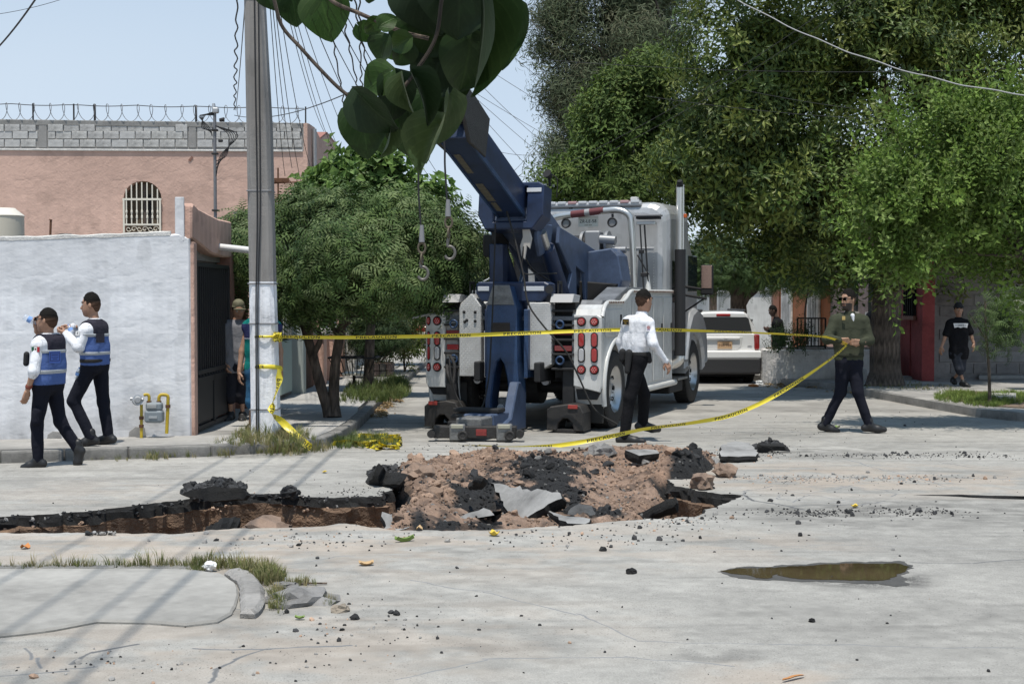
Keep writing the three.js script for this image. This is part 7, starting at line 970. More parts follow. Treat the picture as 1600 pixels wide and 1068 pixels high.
function limbs(parent, list, mat, name = 'trunk') {   // list of [points, r0, r1]
  const O = parent.getWorldPosition(V(0, 0, 0)), b = mb();
  for (const [pts, r0, r1] of list) { const c = new THREE.CatmullRomCurve3(pts.map((p) => p.clone().sub(O))), n = 14, m = 9, pos = []; const fr = c.computeFrenetFrames(n); const ringAt = (i) => { const p = c.getPointAt(i / n), r = r0 + (r1 - r0) * Math.pow(i / n, .8) + (i === 0 ? r0 * .25 : 0); return [...Array(m)].map((_, j) => { const a = j / m * 6.2832, w = r * (1 + .16 * (fbm(j * 1.3 + r0 * 50, i * .5, 2) - .5)); return p.clone().addScaledVector(fr.normals[i], Math.cos(a) * w).addScaledVector(fr.binormals[i], Math.sin(a) * w); }); }; let A = ringAt(0); for (let i = 1; i <= n; i++) { const B = ringAt(i); for (let j = 0; j < m; j++) { const k = (j + 1) % m; for (const v of [A[j], A[k], B[j], B[j], A[k], B[k]]) pos.push(v.x, v.y, v.z); } A = B; } b.add(geoOf(pos)); }
  const g = b.geo(); return mesh(name, g, mat, parent);
}
const broadBig = [sprig(12, .26, .092, .036, .25), sprig(14, .3, .098, .034, .5), sprig(9, .2, .088, .038, .35)], broad = [sprig(13, .26, .085, .036, .25), sprig(15, .3, .09, .034, .45)], lance = [sprig(12, .34, .13, .016, 1.0, .7), sprig(12, .3, .12, .014, 1.3, .6)], neem = [frond(9, .34, .085, .017, 2.0), frond(8, .3, .08, .018, 2.4)], roundL = [sprig(7, .22, .12, .10, .3), sprig(6, .2, .13, .105, .5)], shoot = [sprig(18, .42, .062, .033, -.1, .8), sprig(14, .3, .065, .034, .1)], feather = [frond(12, .26, .045, .010, 1.2), frond(12, .22, .04, .010, 1.8)];
// small tree with a forked trunk on the left pavement
{
  const b = G(516, 651, KY), o = thing('street_tree', 'small tree with forked dark trunk and drooping narrow leaves on the left pavement', 'tree', b), d = 19.2;
  limbs(o, [[[b, P(500, 600, d), P(488, 555, d + .1), P(474, 505, d + .2), P(455, 440, d + .3)], .085, .05], [[b.clone().add(V(.05, 0, 0)), P(522, 600, d), P(525, 560, d), P(534, 510, d), P(552, 455, d), P(575, 400, d)], .085, .045], [[P(488, 556, d + .1), P(500, 530, d + .1), P(496, 512, d + .1)], .05, .03], [[P(530, 530, d), P(500, 470, d), P(480, 400, d)], .04, .02], [[P(534, 510, d), P(600, 460, d), P(650, 420, d)], .04, .018], [[P(474, 505, d + .2), P(420, 450, d + .8), P(390, 410, d + 1)], .04, .018]], M.bark);
  crown(o, [[540, 410, 140, 85, 19.3], [440, 405, 75, 80, 20], [640, 415, 85, 75, 19.2], [560, 345, 105, 50, 19.6], [460, 355, 65, 42, 20], [685, 410, 36, 50, 19.2], [612, 462, 80, 32, 19], [505, 465, 80, 32, 18.8], [400, 440, 36, 50, 20.6, .8], [380, 370, 22, 36, 20.8, .7], [665, 350, 48, 36, 19.6], [560, 440, 110, 60, 18.4, .8]].map(lobe), neem, 6800, 1.25, [[.09, .15, .042], [.115, .175, .05], [.07, .125, .036], [.16, .21, .085]], { shell: .55, up: .35, cr: .36, dens: .6, loose: .18 });
}
{
  const b = P(575, 600, 24.5); b.y = KY; const o = thing('broadleaf_tree', 'bright green tree with big round leaves rising behind the small street tree', 'tree', b), d = 24.5;
  limbs(o, [[[b, P(580, 480, d), P(585, 380, d), P(570, 310, d)], .1, .05], [[P(585, 400, d), P(620, 340, d), P(625, 300, d)], .05, .02]], M.bark);
  crown(o, [[550, 300, 48, 42, d], [612, 305, 40, 48, d], [505, 318, 30, 24, d], [648, 335, 30, 26, d], [560, 350, 90, 50, d, .7], [602, 275, 14, 18, d, 1.5], [558, 268, 16, 14, d, 1.5]].map(lobe), roundL, 1500, 1.25, [[.12, .21, .04], [.09, .165, .035], [.15, .24, .06]], { up: .7 });
}
{
  const mk = (name, label, px, py, d, lobes, geos, n, sc, cols, mat = M.bark) => { const b = P(px, py, d); b.y = 0.02; const o = thing(name, label, 'tree', b); const l = lobes.map(lobe); limbs(o, [[[b, L(b, l[0].c, .6), l[0].c], .16, .06], ...l.slice(1, 4).map((q) => [[L(b, l[0].c, .55), L(l[0].c, q.c, .5), q.c], .08, .03])], mat); crown(o, l, geos, n, sc, cols, { cr: d > 50 ? .9 : d > 40 ? .75 : .5 }); return o; };
  mk('street_tree', 'dark green tree farther down the left side beyond the hanging hooks', 690, 560, 33, [[705, 405, 34, 42, 33], [680, 440, 40, 50, 33], [715, 380, 18, 18, 33], [650, 440, 40, 55, 34]], neem, 1900, 1.5, [[.04, .075, .026], [.05, .09, .03]]);
  mk('distant_tree', 'pale green tree seen under the boom left of the lift post', 765, 560, 60, [[762, 412, 24, 26, 60], [750, 430, 16, 14, 60], [780, 430, 20, 20, 60]], broad, 520, 2.6, [[.11, .15, .06], [.13, .16, .08]]);
  mk('distant_tree', 'pale green tree seen between boom and mast', 838, 560, 58, [[830, 400, 26, 30, 58], [845, 420, 26, 24, 58], [815, 415, 16, 22, 58]], broad, 560, 2.6, [[.11, .15, .055], [.14, .17, .07]]);
  mk('distant_tree', 'greyish white flowering tree beyond the left street end', 735, 560, 68, [[728, 452, 24, 20, 68], [750, 452, 24, 16, 68]], broad, 320, 2.8, [[.2, .22, .17], [.14, .17, .11]]);
  mk('distant_tree', 'dark green tree mass closing the street behind the red car', 640, 560, 62, [[640, 500, 60, 40, 62], [590, 480, 50, 60, 62], [690, 500, 50, 34, 62], [610, 440, 60, 50, 62]], broad, 2000, 2.6, [[.05, .08, .03], [.06, .09, .035]]);
  mk('distant_tree', 'dark green tree mass behind the cab of the tow truck', 900, 560, 66, [[880, 490, 90, 45, 66], [800, 500, 70, 32, 66], [980, 470, 70, 50, 66], [1080, 440, 80, 50, 66]], broad, 2600, 2.8, [[.05, .08, .03], [.045, .075, .028]]);
  // grey green gum tree
  const e = mk('gum_tree', 'tall grey green gum tree with wispy hanging leaves behind the truck', 985, 560, 44, [[940, 60, 90, 95, 44], [895, 110, 52, 75, 44], [905, 215, 42, 80, 44, .9], [1010, 20, 80, 85, 45], [930, -70, 120, 90, 45], [965, 170, 70, 90, 45], [890, 40, 42, 50, 44], [1040, -60, 110, 90, 45], [880, 290, 22, 45, 44, .6], [960, 260, 60, 60, 45]], lance, 9500, 2.3, [[.12, .15, .08], [.15, .18, .10], [.10, .13, .065], [.15, .155, .09]], M.barkPale);
  limbs(e, [[[P(985, 330, 44), P(990, 150, 44), P(1000, 40, 44), P(1030, -50, 44)], .2, .09], [[P(990, 150, 44), P(940, 80, 43.6), P(900, 60, 43.5)], .09, .03], [[P(995, 100, 44), P(1030, 40, 43.4), P(1020, -20, 43.4)], .09, .03]], M.barkPale, 'limb');
  // mid green tree behind the truck cab
  mk('street_tree', 'mid green leafy tree standing behind the tow truck cab', 985, 560, 31, [[985, 215, 80, 85, 31], [935, 275, 55, 50, 31], [1040, 270, 70, 70, 31], [990, 300, 70, 45, 31], [1030, 160, 50, 70, 31], [950, 190, 42, 45, 31]], broadBig, 4200, 1.45, [[.115, .18, .038], [.15, .21, .045], [.09, .145, .034]]);
  // feathery mesquite
  const mq = mk('mesquite_tree', 'low feathery mesquite with a thick dark trunk over the parked white car', 1158, 575, 37, [[1150, 425, 62, 26, 37], [1205, 425, 52, 26, 37], [1110, 432, 40, 22, 37], [1250, 432, 44, 26, 36], [1165, 400, 60, 24, 37], [1280, 425, 34, 26, 36]], feather, 5200, 1.9, [[.09, .15, .05], [.11, .18, .06], [.075, .125, .045]]);
  limbs(mq, [[[P(1158, 575, 37), P(1156, 500, 37), P(1154, 465, 37), P(1160, 430, 37)], .26, .2], [[P(1156, 470, 37), P(1178, 455, 37), P(1200, 430, 37)], .13, .05]], M.bark, 'limb');
}
// the great tree on the right
{
  const b = G(1384, 601, .13), o = thing('great_tree', 'very large dense green tree with thick trunk shading the right pavement', 'tree', b), d = -b.z;
  limbs(o, [[[b, P(1384, 585, d), P(1384, 520, d), P(1388, 450, d), P(1392, 390, d), P(1390, 300, d)], .31, .24], [[P(1388, 430, d), P(1340, 360, d), P(1260, 270, d)], .2, .07], [[P(1390, 400, d), P(1430, 330, d), P(1500, 230, d)], .2, .07], [[P(1392, 390, d), P(1400, 250, d), P(1380, 120, d)], .2, .08], [[P(1390, 420, d), P(1360, 370, d - 1.5), P(1330, 300, d - 2.5)], .15, .05], [[P(1390, 400, d), P(1440, 350, d + 1.2), P(1480, 280, d + 2)], .15, .05], ...[[1355, 1.0], [1412, -.4], [1398, .9], [1370, -.8]].map(([px, q]) => [[P(px, 607, d - q * .3), P(1384 + (px - 1384) * .6, 598, d - q * .2), P(1384, 570, d)], .07, .14])], M.bark);
  const cols = [[.115, .165, .03], [.155, .20, .036], [.08, .125, .027], [.22, .255, .06], [.06, .10, .024]];
  crown(o, [[1150, 100, 110, 110, 23.8], [1110, 190, 50, 90, 24.2], [1180, 230, 110, 90, 24], [1130, 320, 70, 80, 24.4], [1225, 330, 100, 80, 24.2], [1350, 130, 150, 120, 25], [1300, 40, 160, 90, 24.8], [1480, 60, 120, 110, 26.5], [1570, 130, 90, 120, 27], [1430, 230, 120, 100, 26.2], [1330, 260, 110, 90, 24.6], [1330, 370, 110, 50, 25.5], [1190, -40, 150, 90, 23.8], [1400, -70, 200, 110, 27], [1590, -20, 120, 120, 27], [1530, 300, 110, 110, 27.5], [1440, 370, 90, 50, 26.5], [1220, 400, 60, 22, 24.4, .8], [1345, 425, 50, 28, 25.6, .7], [1540, 400, 90, 55, 27.5], [1640, 250, 90, 200, 27]].map((l) => { const q = lobe(l); q.r.z *= l[0] < 1260 ? .85 : 1.2; return q; }), broadBig, 22000, 1.36, cols, { shell: .5, up: .1, cr: .62, loose: .2, dens: .55, mat: LMgloss });
}
// light green citrus-like tree in front at the right
{
  const b = G(1700, 665, .13), o = thing('lime_tree', 'light green small leaved tree reaching in from the right edge', 'tree', b), d = 18.9;
  limbs(o, [[[b, P(1700, 580, 18.4), P(1680, 480, 18.4), P(1600, 400, 18.6)], .1, .05], [[P(1600, 400, 18.6), P(1540, 340, 19), P(1460, 310, 19)], .03, .012], [[P(1600, 400, 18.6), P(1560, 280, 19), P(1530, 190, 19)], .03, .01], [[P(1600, 400, 18.6), P(1510, 395, 19.1), P(1430, 380, 19.1)], .026, .01]], M.barkPale);
  crown(o, [[1450, 300, 85, 62, d], [1395, 335, 60, 48, d], [1540, 285, 85, 85, d], [1500, 225, 52, 46, d], [1525, 165, 24, 36, d, .9], [1590, 390, 60, 56, d], [1455, 375, 80, 40, d], [1340, 300, 38, 16, d, .8], [1305, 290, 18, 7, d, 1], [1595, 225, 36, 52, d], [1405, 405, 50, 24, d], [1450, 230, 36, 28, d, .8], [1400, 165, 16, 10, d, .6], [1420, 190, 20, 14, d, .8], [1620, 320, 60, 120, d], [1600, 440, 36, 18, d, .6], [1378, 436, 34, 12, d, .7]].map(lobe), shoot, 2050, 1.3, [[.15, .24, .04], [.18, .28, .05], [.12, .195, .035], [.21, .29, .08]], { shell: .7, up: .55, cr: .28, loose: .3, dens: .6 });
}
{
  const b = G(1547, 632, .13), d = -b.z, o = thing('sapling', 'thin young tree with sparse foliage in the grass strip on the right', 'tree', b); limbs(o, [[[b, P(1546, 580, d), P(1541, 520, d), P(1540, 470, d)], .028, .016], [[P(1541, 530, d), P(1525, 505, d), P(1515, 490, d)], .014, .006], [[P(1541, 520, d), P(1560, 500, d), P(1570, 490, d)], .014, .006]], M.barkPale);
  crown(o, [[1568, 518, 28, 22, d], [1570, 490, 28, 20, d], [1566, 542, 22, 16, d, .6], [1546, 552, 12, 12, d, .3], [1585, 495, 26, 24, d]].map(lobe), neem, 380, .8, [[.10, .155, .05], [.08, .13, .045]], { shell: .9 });
  const c = P(1262, 538, 28.1), s = thing('sapling', 'thin light green young tree growing out of the white planter', 'tree', c), dd = 28.1; limbs(s, [[[c, P(1258, 490, dd), P(1264, 440, dd), P(1258, 405, dd)], .025, .012], [[P(1262, 460, dd), P(1285, 430, dd), P(1300, 415, dd)], .014, .006]], M.barkPale);
  crown(s, [[1262, 425, 32, 20, dd], [1288, 432, 26, 14, dd], [1245, 445, 20, 14, dd], [1275, 405, 30, 16, dd]].map(lobe), feather, 700, 1.3, [[.10, .16, .06], [.085, .14, .05]], { shell: .9 });
}
{
  const shrub = (name, label, px, py, d, lobes, geos, n, sc, cols, y0) => { const b = P(px, py, d); if (y0 !== undefined) b.y = y0; const o = thing(name, label, 'plant', b), l = lobes.map(lobe); limbs(o, l.slice(0, 3).map((q) => [[b, L(b, q.c, .6).add(V(.02, 0, 0)), q.c], .02, .008]), M.bark, 'stem'); crown(o, l, geos, n, sc, cols, { shell: .9, up: .6, name: 'foliage' }); };
  shrub('shrub', 'dark bushy plant in the stone planter box on the left', 592, 568, 28.4, [[592, 540, 36, 30, 28.6], [570, 520, 28, 34, 28.8], [620, 535, 22, 28, 28.6]], neem, 700, 1.1, [[.035, .07, .025], [.05, .085, .03]]);
  shrub('shrub', 'yellow green plant overhanging the left kerb down the street', 632, 570, 31, [[628, 520, 18, 30, 31], [640, 550, 14, 18, 31], [622, 490, 20, 16, 31]], broad, 420, 1.0, [[.13, .17, .03], [.10, .15, .03]], KY);
  shrub('shrub', 'low dark green plant in the round ended white planter', 1238, 540, 27.8, [[1236, 531, 18, 10, 27.8], [1252, 533, 14, 8, 27.8], [1224, 534, 10, 7, 27.8]], broad, 170, .6, [[.035, .07, .022], [.05, .09, .03]]);
  shrub('palm_shrub', 'pale reed like plant behind the iron tree guard', 575, 560, 30, [[582, 505, 20, 40, 30], [590, 480, 26, 24, 30]], lance, 260, 1.9, [[.14, .14, .07], [.10, .12, .05]], KY);
}
// grass and weeds
{
  const tuft = (h, n, lean) => { const pos = []; for (let i = 0; i < n; i++) { const a = rnd() * 6.283, r = .035 * rnd(), b = V(Math.cos(a) * r, 0, Math.sin(a) * r), l = h * rr(.5, 1.1), s = lean * rr(.3, 1.2), w = .0035, d = V(Math.cos(a + rr(-.6, .6)), 0, Math.sin(a + rr(-.6, .6))), t = V(-d.z, 0, d.x), m = b.clone().addScaledVector(d, l * s * .3).add(V(0, l * .62, 0)), e = b.clone().addScaledVector(d, l * s).add(V(0, l, 0)); const q = [b.clone().addScaledVector(t, w), b.clone().addScaledVector(t, -w), m.clone().addScaledVector(t, -w * .7), m.clone().addScaledVector(t, w * .7)]; for (const v of [q[0], q[1], q[2], q[0], q[2], q[3], q[3], q[2], e]) pos.push(v.x, v.y, v.z); } return geoOf(pos); };
  const tg = tuft(.13, 12, .6), green = [[.11, .15, .04], [.14, .17, .05], [.09, .135, .035]], dry = [[.30, .26, .13], [.22, .22, .09], [.16, .185, .06]];
  const patch = (label, areas, cols, y) => { const list = []; for (const [px, py, rx, ry, n, s] of areas) for (let i = 0; i < n; i++) { const q = Math.sqrt(rnd()), t = rnd() * 6.283, p = G(px + rx * q * Math.cos(t), py + ry * q * Math.sin(t), y), c = cols[Math.floor(rnd() * cols.length)], v = rr(.7, 1.25), k = s * rr(.6, 1.3) * (1.15 - q * .5); list.push([p, V(k, k * rr(.8, 1.2), k), c.map((x) => x * v)]); } scatter('grass', label, 'grass', tg, LM, list); };
  patch('long grass and weeds round the foot of the utility pole', [[420, 684, 56, 12, 100, 1.25], [455, 688, 36, 11, 70, 1.1], [390, 690, 34, 8, 40, .9]], dry, KY);
  patch('weeds in the gutter along the left kerb', [[350, 706, 20, 8, 60, 1.1], [240, 715, 28, 4, 40, .7], [440, 706, 46, 6, 90, 1], [490, 700, 30, 8, 60, .9], [160, 718, 60, 3, 20, .5], [290, 712, 40, 4, 30, .6]], dry, 0.01);
  patch('grass under the loose pile of yellow tape', [[575, 692, 52, 9, 150, .9], [540, 694, 24, 7, 60, .9]], green, 0.01);
  patch('green grass strip beside the street tree on the left', [[590, 612, 52, 17, 380, 1.4], [560, 622, 50, 8, 120, .9], [620, 604, 22, 9, 120, 1.5]], green, KY);
  patch('thin weeds along the edge of the foreground pavement', [[40, 888, 50, 3, 26, .55], [110, 887, 40, 3, 40, .6], [230, 886, 80, 4, 60, .7], [340, 884, 60, 6, 70, .75], [400, 893, 40, 10, 80, .65], [420, 905, 26, 10, 90, .8], [432, 940, 14, 18, 60, .6], [470, 912, 24, 5, 40, .4], [300, 890, 24, 4, 40, .4], [515, 940, 12, 6, 16, .35]], dry, 0.01);
  patch('sunlit lawn strip round the sapling on the right pavement', [[1510, 622, 50, 8, 420, .8], [1575, 622, 50, 10, 420, .8], [1545, 628, 40, 8, 260, .9], [1490, 616, 30, 6, 140, .6]], [[.17, .24, .05], [.2, .27, .06], [.14, .2, .045]], .14);
  patch('leaf litter and weeds at the foot of the great tree', [[1395, 602, 60, 6, 90, .5], [1450, 606, 40, 5, 50, .5]], dry, .13);
}
// ---------- branch with large heart shaped leaves hanging into the picture ----------
{
  const d = 4.1, o = thing('overhanging_branch', 'dark branch with large heart shaped leaves hanging in from above', 'branch', P(560, 0, d)), O = o.position, at = (px, py, dd = d) => P(px, py, dd).sub(O);
  mb().add(new THREE.TubeGeometry(new THREE.CatmullRomCurve3([at(410, -60), at(428, 0), at(440, 40), at(470, 75), at(500, 108), at(530, 138), at(556, 158)]), 40, .0055, 7)).build('stem', M.bark, o);
  mb().add(new THREE.TubeGeometry(new THREE.CatmullRomCurve3([at(480, -40), at(520, 2), at(560, 20), at(592, 34), at(630, 50), at(670, 60)]), 40, .0062, 7)).build('stem', M.bark, o);
  mb().add(new THREE.TubeGeometry(new THREE.CatmullRomCurve3([at(700, -60, 4), at(690, 0, 4), at(680, 60, 4), at(650, 110, 4), at(620, 150, 4)]), 30, .0055, 7)).build('stem', M.bark, o);
  const vein = dataTex(128, (u, v) => { const x = Math.abs(u - .5) * 2, m = Math.exp(-x * x / .002), w = v - x * .55; const s = Math.pow(Math.abs(Math.sin(w * 20)), 24) * .35 * (x < .9 ? 1 : 0); const n = .85 + .25 * fbm(u * 12, v * 12, 3, 12), k = Math.max(m * .9, s); return [(.55 + .4 * k) * n, (.62 + .33 * k) * n, (.5 + .35 * k) * n]; }, false);
  const mats = [[.042, .08, .022], [.07, .13, .026], [.028, .052, .02], [.15, .2, .09]].map((c, i) => std(c, { map: vein, roughness: .55, specularIntensity: .45, transmission: [.32, .45, .2, .45][i], thickness: 0, bumpMap: vein, bumpScale: .002 }));
  function heart(foldA, curl, wave) {      // tip along -y, stalk at the origin, faces +z
    const nu = 12, nv = 8, pos = [], uv = [], idx = []; for (let i = 0; i <= nu; i++) for (let j = 0; j <= nv; j++) { const u = i / nu, v = j / nv * 2 - 1, w = .56 * Math.pow(Math.sin(Math.PI * Math.min(1, Math.pow(u, .62) * .995 + .004)), .72) * (1 - .15 * u), back = u < .4 ? -.16 * Math.abs(v) * (1 - u / .4) : 0; let x = v * w, y = -(u + back), z = Math.abs(v) * w * Math.tan(foldA) + wave * Math.sin(u * 7 + v * 2) * Math.abs(v); const a = curl * u; const yy = y; y = yy * Math.cos(a * .5); z += -Math.abs(yy) * Math.sin(a * .5) * .8; pos.push(x, y, z); uv.push((v + 1) / 2, u); }
    for (let i = 0; i < nu; i++) for (let j = 0; j < nv; j++) { const a = i * (nv + 1) + j, b = a + nv + 1; idx.push(a, b, a + 1, a + 1, b, b + 1); } const g = new THREE.BufferGeometry(); g.setAttribute('position', new THREE.Float32BufferAttribute(pos, 3)); g.setAttribute('uv', new THREE.Float32BufferAttribute(uv, 2)); g.setIndex(idx); g.computeVertexNormals(); return g;
  }
  const hs = [heart(.2, .5, .05), heart(.45, .9, .06), heart(.8, .6, .05), heart(.1, 1.1, .07)];
  // [stalk px, py, tip px, py, width factor, shape, material, turn about its length, nearer/farther]
  const leaves = [[450, -28, 470, 52, .95, 0, 0, .3, .05], [418, -34, 452, 30, .9, 0, 0, -.3, .1], [500, -5, 524, 76, 1.0, 0, 1, .15, 0], [478, -20, 500, 30, .8, 1, 0, .7, .08], [590, 30, 566, 62, .7, 1, 1, .5, 0], [594, 40, 626, 22, .8, 0, 1, .2, -.05], [606, 60, 580, 108, .95, 1, 0, -.5, .05], [600, 70, 628, 96, .8, 0, 1, .2, .1], [640, -30, 650, 60, .9, 0, 2, .2, .12], [660, -40, 690, 72, 1.1, 0, 2, -.2, .0], [720, -40, 715, 78, 1.2, 0, 2, .1, -.05], [690, 20, 660, 105, 1.1, 0, 0, .3, .05], [745, -40, 772, 44, .9, 1, 2, .6, .04], [800, 8, 784, 126, .5, 0, 0, .1, -.02], [752, -10, 757, 178, .28, 2, 0, .5, -.06], [742, 40, 700, 160, 1.1, 0, 2, -.2, .06], [735, 60, 722, 165, 1.0, 1, 0, .3, .02], [690, 90, 660, 170, 1.0, 0, 2, .1, .08], [640, 70, 612, 112, .8, 1, 0, .4, .06], [610, 112, 556, 148, .9, 0, 1, -.2, -.08], [560, 146, 628, 232, .62, 1, 2, -.7, -.1], [562, 168, 580, 262, .84, 0, 0, .2, 0], [612, 118, 622, 208, .75, 1, 2, .4, -.06], [645, 118, 682, 208, .42, 2, 2, .4, -.12], [630, 120, 642, 190, .5, 2, 3, -.5, -.1], [660, 150, 652, 250, .75, 0, 0, .1, .02], [610, 200, 598, 256, .42, 2, 3, .6, -.05], [632, 170, 622, 264, .58, 1, 0, -.4, .04], [690, 190, 640, 288, .55, 2, 3, -.3, -.05], [702, 150, 690, 250, .45, 1, 3, .7, .0], [576, -30, 583, 14, .9, 1, 0, .4, .1], [530, -20, 560, 4, .6, 1, 0, .3, .06], [700, 100, 702, 190, .9, 0, 0, -.3, .1], [655, 30, 640, 120, .9, 1, 0, -.2, .12], [705, -90, 690, -10, 1.2, 0, 2, .2, -.1], [640, -90, 620, -10, 1.2, 0, 2, -.2, 0], [770, -90, 780, -15, 1.2, 0, 0, .1, 0], [560, -100, 550, -25, 1.2, 0, 0, .2, 0], [560, 40, 590, 70, .8, 0, 1, -.3, .05], [640, 60, 600, 80, .8, 1, 1, .4, -.08], [705, 165, 676, 225, .6, 1, 0, .5, .02], [600, 175, 570, 232, .6, 1, 0, -.5, .08], [650, 215, 672, 262, .7, 0, 1, .3, .06], [775, 60, 745, 128, .7, 1, 2, -.4, .05], [590, 205, 612, 248, .8, 0, 1, .2, .1]];
  for (const [ax, ay, tx, ty, w, sh, mi, turn, dz] of leaves) { const a = at(ax, ay, d + dz * 1.5), t = at(tx, ty, d + dz * 1.5 + .02), y = a.clone().sub(t), len = y.length(); y.normalize(); const z0 = V(Math.sin(turn), .15, Math.cos(turn)), x = new THREE.Vector3().crossVectors(y, z0).normalize(), z = new THREE.Vector3().crossVectors(x, y), m = mesh('leaf', hs[sh], mats[mi], o); m.quaternion.setFromRotationMatrix(new THREE.Matrix4().makeBasis(x, y, z)); m.position.copy(a); m.scale.set(len * w * .95, len * .88, len * .9); }
}
// ---------- caution tape ----------
const tapeTex = textTex([['PRECAUCION', 300, 26, 44]], 512, 48, '#e6d33a', '#2a2a1c'); tapeTex.wrapS = tapeTex.wrapT = THREE.RepeatWrapping;
const tapeMat = printed(tapeTex, { roughness: .38, transmission: .12, thickness: 0 }); tapeMat.color.setRGB(.92, .92, .92);
function ribbon(parent, pts, width, twist = () => 0, u0 = 0, name = 'tape') {
  const O = parent.getWorldPosition(V(0, 0, 0)), c = new THREE.CatmullRomCurve3(pts.map((p) => p.clone().sub(O))), len = c.getLength(), n = Math.max(12, Math.ceil(len / .05)), pos = [], uv = [], idx = [], K = 3;
  for (let i = 0; i <= n; i++) { const t = i / n, p = c.getPointAt(t), T0 = c.getTangentAt(t), side = new THREE.Vector3().crossVectors(T0, V(0, 1, 0)); if (side.lengthSq() < 1e-3) side.set(0, 0, 1); side.normalize(); const up = new THREE.Vector3().crossVectors(side, T0).normalize(), a = twist(t), dir = up.clone().multiplyScalar(Math.cos(a)).addScaledVector(side, Math.sin(a)), nn = new THREE.Vector3().crossVectors(dir, T0); for (let k = 0; k <= K; k++) { const v = k / K - .5, q = p.clone().addScaledVector(dir, v * width).addScaledVector(nn, .006 * Math.cos(v * 6) + .006 * (fbm(t * len * 5, k * .7, 2) - .5)); pos.push(q.x, q.y, q.z); uv.push(u0 + t * len / .92, k / K); } }
  for (let i = 0; i < n; i++) for (let k = 0; k < K; k++) { const a = i * (K + 1) + k, b = a + K + 1; idx.push(a, b, a + 1, a + 1, b, b + 1); } const g = new THREE.BufferGeometry(); g.setAttribute('position', new THREE.Float32BufferAttribute(pos, 3)); g.setAttribute('uv', new THREE.Float32BufferAttribute(uv, 2)); g.setIndex(idx); g.computeVertexNormals(); return mesh(name, g, tapeMat, parent);
}
{
  const a = thing('caution_tape', 'yellow caution tape stretched level from the utility pole to the officer in olive', 'caution tape', P(436, 525, 16.45));
  ribbon(a, [[434, 525, 16.45], [470, 526, 16.5], [560, 526.5, 16.7], [700, 524, 17.0], [800, 521, 17.3], [905, 517, 17.55], [1000, 514.5, 17.75], [1090, 516, 17.85], [1200, 520, 17.95], [1290, 525.5, 18.02], [1304, 529, 18.03], [1318, 535, 18.04], [1324, 538, 18.05]].map((p) => P(...p)), .046, (t) => .9 * Math.exp(-t * 16) + .35 * Math.sin(t * 9) + (t > .55 ? .75 * sst(.55, .8, t) : 0), .32);
  const b = thing('caution_tape', 'yellow caution tape sagging from the officer in olive down to the soil heap', 'caution tape', P(1322, 540, 18.0));
  ribbon(b, [[1324, 538, 18.05], [1312, 549, 17.98], [1290, 566, 17.9], [1240, 600, 17.7], [1190, 629, 17.5], [1140, 649, 17.3], [1080, 660, 17.05], [1010, 669, 16.75], [960, 680, 16.45], [905, 691, 16.4], [860, 697, 16.5], [800, 700, 16.5], [745, 697, 16.6], [700, 698, 16.7], [655, 701, 16.6]].reverse().map((p) => P(...p)), .052, (t) => .5 * Math.sin(t * 14 + .6) + .2, .1);
  // wrapped round the pole, knotted and hanging down to the weeds
  const c = thing('caution_tape', 'yellow caution tape knotted round the pole and hanging to the weeds', 'caution tape', P(432, 525, 16.4)), px = P(416, 525, 16.5).x, r = .175;
  const loop = (py, tilt) => { const y = P(416, py, 16.5).y, l = []; for (let i = 0; i <= 24; i++) { const t = i / 24 * 6.2832; l.push(V(px + Math.cos(t) * r * 1.05, y + Math.sin(t * 1) * tilt, -16.5 + Math.sin(t) * r * 1.05)); } return l; };
  ribbon(c, loop(526, .01), .03, () => .3); ribbon(c, loop(575, .03), .05, () => .2);
  for (let i = 0; i < 7; i++) { const q = P(433, 526, 16.32), l = []; for (let k = 0; k <= 8; k++) { const t = k / 8 * 6.28; l.push(q.clone().add(V(Math.cos(t + i) * .045, Math.sin(t * 1.3 + i * 2) * .05, Math.sin(t + i * 1.7) * .045))); } ribbon(c, l, .03, (t) => t * 5 + i, i * .2, 'knot'); }
  ribbon(c, [[437, 577, 16.3], [436, 592, 16.27], [430, 615, 16.25], [425, 632, 16.25], [424, 646, 16.22], [438, 656, 16.15], [458, 676, 16.05], [476, 692, 16], [486, 699, 15.95]].map((p) => P(...p)), .085, (t) => .3 + 1.2 * Math.sin(t * 6), .2);
  const e = thing('caution_tape', 'loose crumpled pile of yellow caution tape on the grass by the kerb corner', 'caution tape', G(575, 688)); 
  for (let i = 0; i < 8; i++) { let x = rr(535, 600), y = rr(682, 696), a = rr(-.4, .4); const l = []; for (let k = 0; k < 9; k++) { const p = G(x, y, rr(.008, .06)); l.push(p); a += rr(-.9, .9); x = clamp(x + Math.cos(a) * rr(6, 16), 520, 624); y = clamp(y + Math.sin(a) * 4, 680, 698); } ribbon(e, l, rr(.045, .075), (t) => rr(-.1, .1) + t * 6 + i, i * .3); }
  ribbon(e, [[520, 692], [545, 690], [570, 694], [600, 688], [624, 687]].map(([x, y]) => G(x, y, .05)), .075, () => .6);
}
